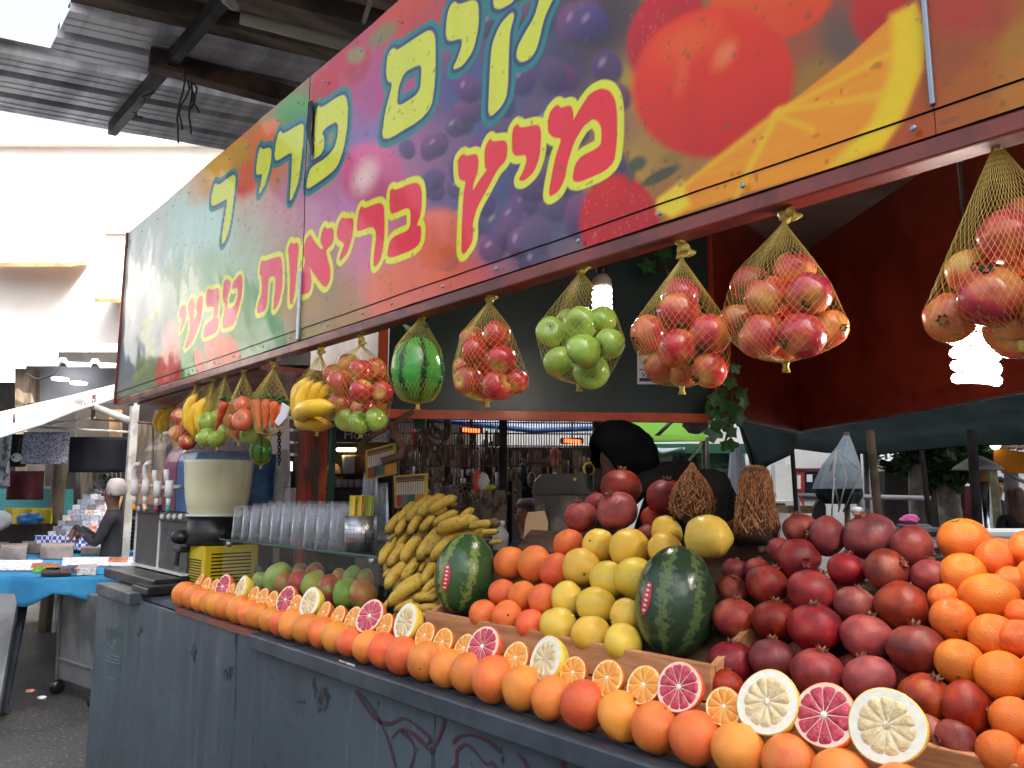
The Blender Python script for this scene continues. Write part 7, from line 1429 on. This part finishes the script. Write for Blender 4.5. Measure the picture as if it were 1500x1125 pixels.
for a in (1168, 1262, 1358): P = at_D(a, 728, 6.6); MB().tube([P, Vector((P.x, P.y, 0))], 0.02, 6).build('post', MATS['plaster_grey'], rl)
# shopfront pieces
sf = thing('red_shop', 'red framed shopfront with papered window behind the rail', 'shopfront'); fb('wall', 1150, 655, 1330, 800, 11.0, 0.4, 'plaster_white', sf); fb('red_door', 1164, 688, 1178, 760, 10.95, 0.05, 'goods_red', sf); fb('red_lintel', 1160, 686, 1215, 690, 10.93, 0.06, 'maroon_cloth', sf); fb('shop_window', 1180, 691, 1206, 730, 10.95, 0.04, 'window_dark', sf); fb('poster', 1168, 696, 1173, 716, 10.9, 0.01, 'white_bag', sf); fb('poster', 1182, 695, 1190, 706, 10.9, 0.01, 'white_bag', sf); fb('white_panel', 1136, 680, 1162, 800, 10.7, 0.2, 'plaster_white', sf); fb('roller_shutter', 1100, 672, 1124, 720, 10.8, 0.1, 'plaster_grey', sf); fb('yellow_fascia', 1132, 661, 1160, 667, 10.2, 0.1, 'machine_yellow', sf)
o = fb('parked_van', 1100, 728, 1175, 775, 9.8, 1.2, 'plaster_white', None, 0.05); vn = thing('parked_van', 'white parked van behind the pale rail', 'van'); bpy.data.objects.remove(o)
fpoly('body', [(1098, 780), (1098, 742), (1112, 734), (1172, 733), (1178, 745), (1178, 780)], 9.8, 1.5, 'plaster_white', vn); fpoly('windscreen', [(1115, 746), (1120, 737), (1150, 737), (1152, 746)], 9.77, 0.02, 'window_dark', vn)
for a in (1112, 1162): P = at_D(a, 780, 9.75); P.z = 0.32; MB().tube([P, P+FH*0.2], 0.32, 16).build('wheel', MATS['black_plastic'], vn, True)
sb_ = thing('striped_awning_shop', 'dark café front under a scalloped cream awning', 'café front'); fb('dark_front', 1296, 690, 1375, 800, 10.6, 0.3, 'shop_dark', sb_); canopy_ = MB(); 
for k in range(13): canopy_.add([at_D(1290+k*6, 682, 10.0), at_D(1296+k*6, 682, 10.0), at_D(1293+k*6, 690, 9.98)], [(0, 1, 2)])
canopy_.build('scalloped_edge', MATS['tarp_white'], sb_); q = [at_D(1290, 682, 10.0), at_D(1368, 682, 10.0), at_D(1368, 655, 10.8), at_D(1290, 655, 10.8)]; MB().slab(q, 0.02).build('awning_sheet', MATS['tarp_white'], sb_); fb('window_grid_panel', 1396, 700, 1414, 760, 10.6, 0.1, 'plaster_white', sb_); fb('red_wall', 1414, 712, 1432, 780, 10.5, 0.1, 'maroon_cloth', sb_); fb('dark_doors', 1376, 690, 1396, 790, 10.62, 0.1, 'window_dark', sb_)
for k in range(4): fb('glazing_bar', 1398+k*4, 702, 1399.2+k*4, 758, 10.56, 0.03, 'dark_steel', sb_)
# trees
t = NT('tree_leaf'); v = t.coords(); o_ = t.n('ShaderNodeObjectInfo').outputs['Random']; c = t.ramp(t.noise(t.coords(False), 2.5, 3), [(0.35, c8(44, 72, 44)), (0.65, c8(84, 118, 62))]); t.bs(Base_Color=c, Roughness=0.5, Specular_IOR_Level=0.3)
mat('bark_pale', c8(168, 158, 144), c8(120, 110, 98), scale=7, rough=0.85, bump=0.2); mat('bark_green', c8(120, 118, 84), c8(92, 88, 66), scale=6, rough=0.9, bump=0.2)
def tree(a, b, D, r, label, crowns, m, lean=0, seed=0, n=1500):
    th = thing('street_tree', label, 'tree'); P = at_D(a, b, D); rr = random.Random(seed); top = at_D(crowns[0][0], crowns[0][1], D); base = Vector((P.x, P.y, 0))+RT*lean*0
    MB().tube(smooth_pts([base, P, top], 5), [r*1.25-0.5*r*k/10 for k in range(11)], 10).build('trunk', MATS[m], th, True)
    for (ca, cb, cr) in crowns[1:4]: MB().tube([P.lerp(top, .6), at_D(ca, cb, D+rr.uniform(-.3, .3))], [r*.5, r*.15], 6).build('limb', MATS[m], th, True)
    vs, fs = [], []
    for (ca, cb, cr) in crowns:
        C_ = at_D(ca, cb, D); k = mpx(C_)*cr
        for i in range(n//len(crowns)):
            d = Vector((rr.gauss(0, 1), rr.gauss(0, 1), rr.gauss(0, 1))).normalized()*k*(rr.random()**0.45)*1.1; p = C_+d; cl = mnoise.noise(p*3.0)
            if cl < -0.12: continue
            x = Vector((rr.gauss(0, 1), rr.gauss(0, 1), rr.gauss(0, .6))).normalized(); y = x.cross(Vector((rr.gauss(0, 1), rr.gauss(0, 1), rr.gauss(0, 1)))).normalized(); s_ = rr.uniform(.05, .1); q = len(vs)
            vs += [p-x*s_, p+y*s_*.45, p+x*s_, p-y*s_*.45]; fs += [(q, q+1, q+2), (q, q+2, q+3)]
    ob('crown', mesh_of('crown', vs, fs), MATS['tree_leaf'], th)
tree(1342, 740, 8.4, 0.075, 'pale slim tree trunk rising under the dark parasol', [(1340, 640, 40), (1310, 665, 26), (1365, 655, 30)], 'bark_pale', seed=1, n=900)
tree(1392, 750, 8.8, 0.12, 'leafy street tree with thick leaning trunk behind the rail', [(1376, 672, 44), (1345, 676, 26), (1410, 668, 34), (1425, 650, 30), (1380, 700, 24)], 'bark_pale', seed=2, n=3600)
tree(1452, 720, 9.6, 0.09, 'street tree with mossy trunk beside the patio heater', [(1446, 650, 36), (1430, 660, 24), (1440, 636, 40)], 'bark_green', seed=3, n=1500)
# orange awning kiosk, patio heater
oa = thing('orange_awning', 'bright orange awning with slatted roof', 'awning'); fpoly('valance', [(1457, 688), (1457, 656), (1500, 662), (1560, 668), (1560, 700), (1500, 694)], 7.4, 0.02, 'fabric_orange', oa)
for k in range(9): MB().slab([at_D(1456+k*11, 655+k*1.3, 7.4), at_D(1464+k*11, 656+k*1.3, 7.4), at_D(1474+k*11, 648+k*1.3, 8.6), at_D(1466+k*11, 648+k*1.3, 8.6)], 0.02).build('roof_slat', MATS['tile_brown'], oa)
MB().ball(at_D(1458, 651, 7.35), 0.05, 10, 8).build('globe_lamp', MATS['lamp_white'], oa, True); fpole('strut', [(1468, 690), (1500, 706)], 7.8, 0.02, 'pipe_white', oa)
P = at_D(1568, 690, 7.42); MB().tube([P, Vector((P.x, P.y, 0))], 0.04, 8).build('post', MATS['pipe_white'], oa, True)
ph_ = thing('patio_heater', 'steel patio heater with wide white cap beside the dark pole', 'patio heater'); Ph = at_D(1430, 690, 7.2); k = mpx(Ph)
MB().lathe([(34*k, 0), (30*k, 0.03), (8*k, 0.12), (0.01, 0.13)], 24, at_D(1432, 688, 7.2)).build('cap', MATS['plaster_white'], ph_, True); MB().lathe([(8*k, 0), (8.5*k, 0.1), (7*k, 0.12)], 18, at_D(1441, 706, 7.2)).build('burner', MATS['tile_brown'], ph_, True); Pq = at_D(1441, 706, 7.2); MB().tube([Pq, Vector((Pq.x, Pq.y, 0.3))], [0.05, 0.04], 10).build('column', MATS['chrome'], ph_, True); MB().lathe([(0.24, 0), (0.26, 0.02), (0.24, 0.3), (0.1, 0.34)], 18, (Pq.x, Pq.y, 0)).build('tank_base', MATS['chrome'], ph_, True)
# clutter on the square: bags, bicycles, tables
blob(1332, 762, 5.4, 13, 8, 'pink_cloth' if 'pink_cloth' in MATS else 'goods_red', 'pink_bag', 'bright pink bag on the heap of bicycles', 'bag', 6, 0.25); mat('pink_cloth', c8(226, 110, 176), rough=0.8); o = bpy.data.objects['pink_bag']; o.data.materials.clear(); o.data.materials.append(MATS['pink_cloth'])
def bicycle(a, b, D, label, flip=1):
    th = thing('parked_bicycle', label, 'bicycle'); P = at_D(a, b, D); P = Vector((P.x, P.y, 0.34)); X = (RT*flip+FH*0.3).normalized(); 
    for s_ in (-.5, .5):
        c = P+X*s_; MB().tube([c+X*.33*math.cos(k*math.pi/12)+UP*.33*math.sin(k*math.pi/12) for k in range(25)], 0.016, 6, False).build('tyre', MATS['black_plastic'], th, True)
        mb = MB(); [mb.tube([c, c+X*.32*math.cos(k*math.pi/6)+UP*.32*math.sin(k*math.pi/6)], 0.002, 3, False) for k in range(12)]; mb.build('spokes', MATS['chrome'], th)
    F = lambda x, z: P+X*x+UP*z
    mb = MB(); [mb.tube([F(*p), F(*q)], 0.016, 6) for p, q in (((-.5, 0), (-.15, .5)), ((-.15, .5), (.35, .48)), ((.35, .48), (-.05, -.05)), ((-.05, -.05), (-.15, .5)), ((-.5, 0), (-.05, -.05)), ((.5, 0), (.33, .6)))]; mb.build('frame', MATS['goods_grey'], th, True)
    MB().tube([F(.33, .6)-FH*.25, F(.36, .66), F(.33, .6)+FH*.25], 0.013, 6).build('handlebar', MATS['chrome'], th, True); MB().ball(F(-.18, .56), 0.1, 10, 6, (1.2, .7, .4)).build('saddle', MATS['black_plastic'], th, True)
bicycle(1330, 775, 6.3, 'dark bicycle parked beneath the pink bag'); bicycle(1300, 775, 6.9, 'grey bicycle parked behind the largest pomegranate', -1); bicycle(1420, 770, 8.3, 'bicycle parked beside the red wall')
o = blob(1338, 778, 5.2, 34, 9, 'black_plastic', 'dark_cover', 'shiny black cover heaped on the bicycles', 'cover', 14, 0.3)
for (x0, x1, y_, D, lab, m) in ((1290, 1400, 786, 5.0, 'dark table edge with pale gingham cloth behind the pomegranates', 'gingham_pink'), (1440, 1560, 786, 5.4, 'white table behind the oranges', 'plaster_white')):
    mat('gingham_pink', c8(226, 200, 220), c8(180, 130, 170), scale=60, rough=0.8, lo=0.48, hi=0.52); th = thing('cafe_table', lab, 'table'); q = [at_D(x0, y_, D), at_D(x1, y_, D), at_D(x1, y_-5, D+.6), at_D(x0, y_-5, D+.6)]; z_ = q[0].z; q = [Vector((p.x, p.y, z_)) for p in q]; MB().hexa(q, [p+UP*.03 for p in q]).build('table_top', MATS['shop_dark' if m != 'plaster_white' else m], th); fb('cloth', x0+8, y_+.5, x1-8, y_+16, D+.01, 0.01, m, th)
    for p in q: MB().tube([p, Vector((p.x, p.y, 0))], 0.02, 6).build('leg', MATS['dark_steel'], th)
o = fpoly('chair_back', [(1190, 800), (1192, 745), (1198, 733), (1206, 732), (1210, 742), (1210, 800)], 6.0, 0.04, 'black_plastic'); tag(o, 'rounded black chair back behind the pomegranates', 'chair')
blob(1255, 748, 6.2, 9, 6, 'white_bag', 'helmet', 'white helmet on the heap behind the largest pomegranate', 'helmet', 2, 0.05); blob(1060, 763, 5.0, 10, 9, 'white_bag', 'plastic_bag', 'crumpled white bag behind the small dark coconut', 'bag', 8, 0.2)
o = fb('tan_box', 1155, 741, 1195, 752, 7.4, 0.3, 'cardboard'); tag(o, 'flat tan box before the white van', 'box')
# ================================================================== people
mat('skin_tan', c8(176, 124, 98), c8(160, 108, 84), scale=6, rough=0.5); mat('skin_brown', c8(120, 82, 64), c8(104, 70, 54), scale=6, rough=0.6); mat('skin_dark', c8(92, 62, 48), c8(76, 50, 40), scale=6, rough=0.45); mat('hoodie_black', c8(14, 14, 17), c8(10, 10, 13), scale=9, rough=1.0, spec=0.1, bump=0.25, bscale=14); mat('hoodie_charcoal', c8(36, 35, 35), c8(28, 27, 28), scale=7, rough=1.0, spec=0.1, bump=0.3, bscale=12); mat('hair_brown', c8(112, 78, 50), c8(66, 46, 34), scale=5, rough=0.5, stretch=(12, 12, 1)); mat('hair_grey', c8(96, 90, 84), c8(50, 46, 44), scale=9, rough=0.6); mat('hair_blond', c8(170, 134, 90), c8(120, 90, 60), scale=6, rough=0.5, stretch=(12, 12, 1)); mat('denim', c8(60, 76, 104), c8(44, 56, 80), scale=6, rough=0.85); mat('scarf_white', c8(168, 160, 160), c8(136, 130, 130), scale=6, rough=0.9); mat('eye_dark', c8(20, 16, 14), rough=0.2); mat('cloth_navy', c8(32, 38, 54), c8(24, 28, 42), scale=6, rough=0.9, bump=0.2)
def skin_body(J, E, root, name='body'):
    """one continuous surface grown round a skeleton J: name -> (point, radius)"""
    ks = list(J); me = bpy.data.meshes.new(name); me.from_pydata([tuple(J[k][0]) for k in ks], [(ks.index(a), ks.index(b)) for a, b in E], [])
    o = bpy.data.objects.new(name, me); COL.objects.link(o); md = o.modifiers.new('s', 'SKIN'); md.use_smooth_shade = True; sv = me.skin_vertices[0].data
    for i, k in enumerate(ks):
        r = J[k][1]; sv[i].radius = r if hasattr(r, '__len__') else (r, r); sv[i].use_root = (k == root)
    o.modifiers.new('u', 'SUBSURF').levels = 2; o.modifiers['u'].render_levels = 2
    dg = bpy.context.evaluated_depsgraph_get(); m2 = bpy.data.meshes.new_from_object(o.evaluated_get(dg)); bpy.data.objects.remove(o)
    m2.polygons.foreach_set('use_smooth', [True]*len(m2.polygons)); return m2
def person(name_label, loc, face, pose, mats, h=1.72, hair=None, cat='person', scarf=None, cap=None, feats=True):
    """face: level direction looked at. pose: joint overrides in body frame (x right, y ahead, z up), for a 1.72 m figure"""
    J = {'pelvis': ((0, 0, .95), (.15, .11)), 'waist': ((0, 0, 1.1), (.135, .1)), 'chest': ((0, .01, 1.28), (.165, .115)), 'neck0': ((0, 0, 1.43), (.065, .06)), 'neck': ((0, .01, 1.49), .052), 'head0': ((0, .03, 1.57), (.072, .085)), 'head': ((0, .02, 1.66), (.075, .09)), 'crown': ((0, .01, 1.70), (.05, .06))}
    for s_, n in ((-1, 'l'), (1, 'r')):
        J['sh'+n] = ((s_*.17, 0, 1.40), .068); J['el'+n] = ((s_*.22, -.02, 1.13), .046); J['wr'+n] = ((s_*.22, .06, .9), .03); J['pa'+n] = ((s_*.22, .09, .83), (.036, .018))
        for q, dx in enumerate((-.027, -.009, .009, .027)): J['f%d%s' % (q, n)] = ((s_*.22+dx, .10, .765-.006*abs(q-1.5)), .009); J['g%d%s' % (q, n)] = ((s_*.22+dx*.9, .115, .735), .008)
        J['t0'+n] = ((s_*.22-s_*.035, .12, .82), .011); J['t1'+n] = ((s_*.22-s_*.045, .14, .785), .009)
        J['hi'+n] = ((s_*.09, 0, .9), .095); J['kn'+n] = ((s_*.1, .02, .5), .06); J['an'+n] = ((s_*.1, 0, .09), .042); J['to'+n] = ((s_*.11, .16, .035), .035)
    base = {k: Vector(v[0]) for k, v in J.items()}
    for k, v in (pose or {}).items():
        d = Vector(v)-base[k]; J[k] = (tuple(v), J[k][1])
        if k[:2] == 'wr':                      # the hand follows its wrist
            for j in J:
                if j[-1] == k[-1] and (j[:2] == 'pa' or j[0] in 'fgt' and j[1] in '0123'):
                    J[j] = (tuple(Vector(J[j][0])+d), J[j][1])
    E = [('pelvis', 'waist'), ('waist', 'chest'), ('chest', 'neck0'), ('neck0', 'neck'), ('neck', 'head0'), ('head0', 'head'), ('head', 'crown')]
    for n in 'lr':
        E += [('chest', 'sh'+n), ('sh'+n, 'el'+n), ('el'+n, 'wr'+n), ('wr'+n, 'pa'+n), ('pelvis', 'hi'+n), ('hi'+n, 'kn'+n), ('kn'+n, 'an'+n), ('an'+n, 'to'+n), ('pa'+n, 't0'+n), ('t0'+n, 't1'+n)]+[e for q in range(4) for e in (('pa'+n, 'f%d%s' % (q, n)), ('f%d%s' % (q, n), 'g%d%s' % (q, n)))]
    me = skin_body(J, E, 'pelvis'); pts = {k: Vector(v[0]) for k, v in J.items()}
    reg = {k: (0 if k in ('head', 'head0', 'crown', 'neck') or k[:2] in ('pa',) or (k[0] in 'fgt' and k[1] in '0123') else 2 if k[:2] in ('hi', 'kn', 'an') else 3 if k[:2] == 'to' else 1) for k in J}
    for m in mats: me.materials.append(MATS[m])
    ks = list(pts)
    for p in me.polygons: p.material_index = reg[min(ks, key=lambda k: (pts[k]-p.center).length_squared)]
    th = thing('person', name_label, cat, loc, math.atan2(face[1], face[0])-math.pi/2); th.scale = (h/1.72,)*3; ob('body', me, None, th)
    H = Vector(J['head'][0]); hd = (Vector(J['head'][0])-Vector(J['head0'][0])).normalized()
    if not feats: return th
    MB().ball(H+Vector((0, .095, -.045)), .016, 8, 6, (.8, 1.2, 1.4)).build('nose', MATS[mats[0]], th, True)
    for s_ in (-1, 1): MB().ball(H+Vector((s_*.032, .088, -.012)), .010, 8, 6, (1.2, .6, .7)).build('eye', MATS['eye_dark'], th, True); MB().ball(H+Vector((s_*.082, 0, -.03)), .025, 8, 6, (.4, .8, 1.2)).build('ear', MATS[mats[0]], th, True)
    MB().ball(H+Vector((0, .088, -.082)), .02, 8, 5, (1.2, .4, .35)).build('mouth', MATS['maroon_cloth'], th, True)
    if hair:
        m, ln = hair; mb = MB(); prof = [(0.001, .125), (.06, .118), (.098, .07), (.105, 0), (.1, -.06)]+([(.1, -.14), (.105, -.24), (.085, -.32)] if ln else [(.085, -.085)])
        n = 20; k0 = 0
        for (r_, z_) in prof:
            for j in range(n):
                an = 2*math.pi*j/n; f_ = max(0, math.sin(an)); yy = r_*1.1*math.sin(an)*(0.5 if (z_ < .06 and math.sin(an) > 0) else 1)-.012
                mb.v.append(H+Vector((r_*math.cos(an), yy-(.035 if z_ < .06 and f_ > .3 else 0), z_-.03)))
        mb.f = [(i*n+j, i*n+(j+1) % n, (i+1)*n+(j+1) % n, (i+1)*n+j) for i in range(len(prof)-1) for j in range(n)]; mb.build('hair', MATS[m], th, True)
    if scarf: MB().lathe([(.001, .115), (.06, .105), (.092, .06), (.1, -.0), (.098, -.05), (.08, -.075)], 20, H+Vector((0, -.03, .012))).build('head_scarf', MATS[scarf], th, True)
    if cap: MB().lathe([(.001, .10), (.07, .095), (.1, .06), (.103, .02)], 20, H+Vector((0, -.005, .0))).build('cap', MATS[cap], th, True)
    return th
# the hooded stallholder bends over the work behind the fruit
HDD = 3.1
face = (-RT*0.95-FH*0.30).normalized(); hc = at_D(905, 668, HDD)
pz = {'pelvis': (0, -.42, .98), 'waist': (0, -.34, 1.16), 'chest': (0, -.16, 1.44), 'neck0': (0, -.02, 1.53), 'neck': (0, .05, 1.56), 'head0': (0, .15, 1.555), 'head': (0, .19, 1.625), 'crown': (0, .17, 1.66), 'shl': (-.2, -.12, 1.53), 'shr': (.2, -.12, 1.53), 'ell': (-.27, -.02, 1.22), 'elr': (.27, -.02, 1.22), 'wrl': (-.16, .22, 1.12), 'wrr': (.16, .22, 1.12), 'hil': (-.1, -.42, .92), 'hir': (.1, -.42, .92), 'knl': (-.11, -.3, .5), 'knr': (.11, -.3, .5), 'anl': (-.11, -.4, .09), 'anr': (.11, -.4, .09), 'tol': (-.12, -.24, .035), 'tor': (.12, -.24, .035)}
base = hc-face*0.19; dzp = hc.z-1.625
hm = person('person in a black hood bending over work behind the fruit', Vector((base.x, base.y, 0)), face, pz, ['skin_brown', 'hoodie_charcoal', 'denim', 'black_plastic'], h=1.72*hc.z/1.625, feats=False)
Hd = Vector(pz['head'])+Vector((0, -.03, -.015)); RX = Matrix.Rotation(R(-30), 3, 'X')
mb = MB(); n, L = 32, 16
for i in range(L+1):                                 # hood: deep shell open to the face
    u = i/L; th_ = u*math.pi*0.66
    for j in range(n):
        an = 2*math.pi*j/n; r = (.118-.02*max(0, u-.72)/.28)+.006*math.sin(3*an+1)+.004*math.sin(7*an+u*5)+.004*math.sin(11*u+2*an); d = Vector((math.cos(an)*math.sin(th_), -math.cos(th_), math.sin(an)*math.sin(th_)))
        pk = .03*max(0, d.z)**2; p = Vector((d.x*r*.92, d.y*r*1.1+(.03*u if d.z > 0 else .0), d.z*(r+pk)*1.12)); mb.v.append(Hd+RX@p)
mb.f = [(i*n+j, i*n+(j+1) % n, (i+1)*n+(j+1) % n, (i+1)*n+j) for i in range(L) for j in range(n)]
o = mb.build('hood', MATS['hoodie_black'], hm, True); sd = o.modifiers.new('t', 'SOLIDIFY'); sd.thickness = 0.012
mb = MB(); rows = 15; n = 22                        # face inside the hood: brow, nose, lips and chin in relief
for i in range(rows+1):
    th_ = math.pi*i/rows
    for j in range(n):
        an = 2*math.pi*j/n; x, y, z_ = math.sin(th_)*math.cos(an), math.sin(th_)*math.sin(an), math.cos(th_)
        q = Vector((x*.072, y*.088, z_*.112)); f_ = max(0, y)**3*math.exp(-(x/.28)**2)
        q.y += f_*(.022*math.exp(-((z_+.18)/.16)**2)+.010*math.exp(-((z_+.52)/.1)**2)+.012*math.exp(-((z_+.82)/.12)**2)-.010*math.exp(-((z_-.12)/.1)**2)); mb.v.append(Hd+RX@(q+Vector((0, .012, -.014))))
mb.f = [(i*n+j, (i+1)*n+j, (i+1)*n+(j+1) % n, i*n+(j+1) % n) for i in range(rows) for j in range(n)]; mb.build('face', MATS['skin_brown'], hm, True)
mb = MB(); mb.tube(smooth_pts([(-.1, -.06, 1.54), (-.12, .02, 1.55), (-.09, .1, 1.52), (0, .13, 1.49), (.09, .1, 1.52), (.12, .02, 1.55), (.1, -.06, 1.54), (0, -.1, 1.57), (-.1, -.06, 1.54)], 4), [.05+.008*math.sin(k_*1.7) for k_ in range(33)], 10); mb.build('hood_collar', MATS['hoodie_charcoal'], hm, True)
# others
def stand(a, D, label, face, mats, **kw): P = at_D(a, 760, D); return person(label, Vector((P.x, P.y, 0)), face, kw.pop('pose', None), mats, **kw)
stand(166, 7.6, 'person in a pale head scarf and dark coat beside the card rack', (-RT*0.9-FH*0.3).normalized(), ['skin_dark', 'cloth_black', 'cloth_black', 'black_plastic'], h=1.60, scarf='scarf_white', pose={'ell': (-.2, .12, 1.1), 'wrl': (-.1, .32, 1.3), 'elr': (.2, .12, 1.1), 'wrr': (.1, .3, 1.28)})
P = at_D(775, 760, 6.0)
person('seated person with short grey hair in a dark jumper behind the paper bag', Vector((P.x, P.y, -.28)), (-RT*0.8-FH*0.5).normalized(), {'hil': (-.1, .05, .78), 'hir': (.1, .05, .78), 'knl': (-.12, .45, .75), 'knr': (.12, .45, .75), 'anl': (-.12, .45, .37), 'anr': (.12, .45, .37), 'tol': (-.12, .6, .32), 'tor': (.12, .6, .32), 'pelvis': (0, -.05, .82), 'wrl': (-.12, .34, 1.08), 'ell': (-.23, .1, 1.1), 'wrr': (.12, .34, 1.08), 'elr': (.23, .1, 1.1)}, ['skin_tan', 'cloth_navy', 'denim', 'black_plastic'], hair=('hair_grey', False))
sc2 = thing('cafe_stool', 'plain dark stool under the seated person', 'stool'); Ps = Vector((P.x, P.y, 0)); MB().lathe([(.17, .40), (.18, .42), (.18, .44)], 16, Ps).build('seat', MATS['shop_dark'], sc2)
for k in range(4): MB().tube([Ps+Vector((.12*math.cos(k*1.57+.7), .12*math.sin(k*1.57+.7), .4)), Ps+Vector((.17*math.cos(k*1.57+.7), .17*math.sin(k*1.57+.7), 0))], .015, 6).build('leg', MATS['shop_dark'], sc2)
stand(1463, 10.2, 'person in a dark cap and jacket standing beside the patio heater', (-FH*1.0-RT*0.1).normalized(), ['skin_tan', 'cloth_navy', 'cloth_black', 'black_plastic'], h=1.70, cap='cloth_black', hair=('hair_grey', False))
stand(1491, 8.2, 'person with long brown hair and dark clothes behind the oranges', (FH*1.0+RT*0.2).normalized(), ['skin_tan', 'cloth_black', 'denim', 'black_plastic'], h=1.55, hair=('hair_brown', True))
stand(1374, 11.2, 'fair-haired person in a black top beside the leafy tree', (FH*0.9-RT*0.3).normalized(), ['skin_tan', 'cloth_black', 'denim', 'black_plastic'], h=1.56, hair=('hair_blond', True))
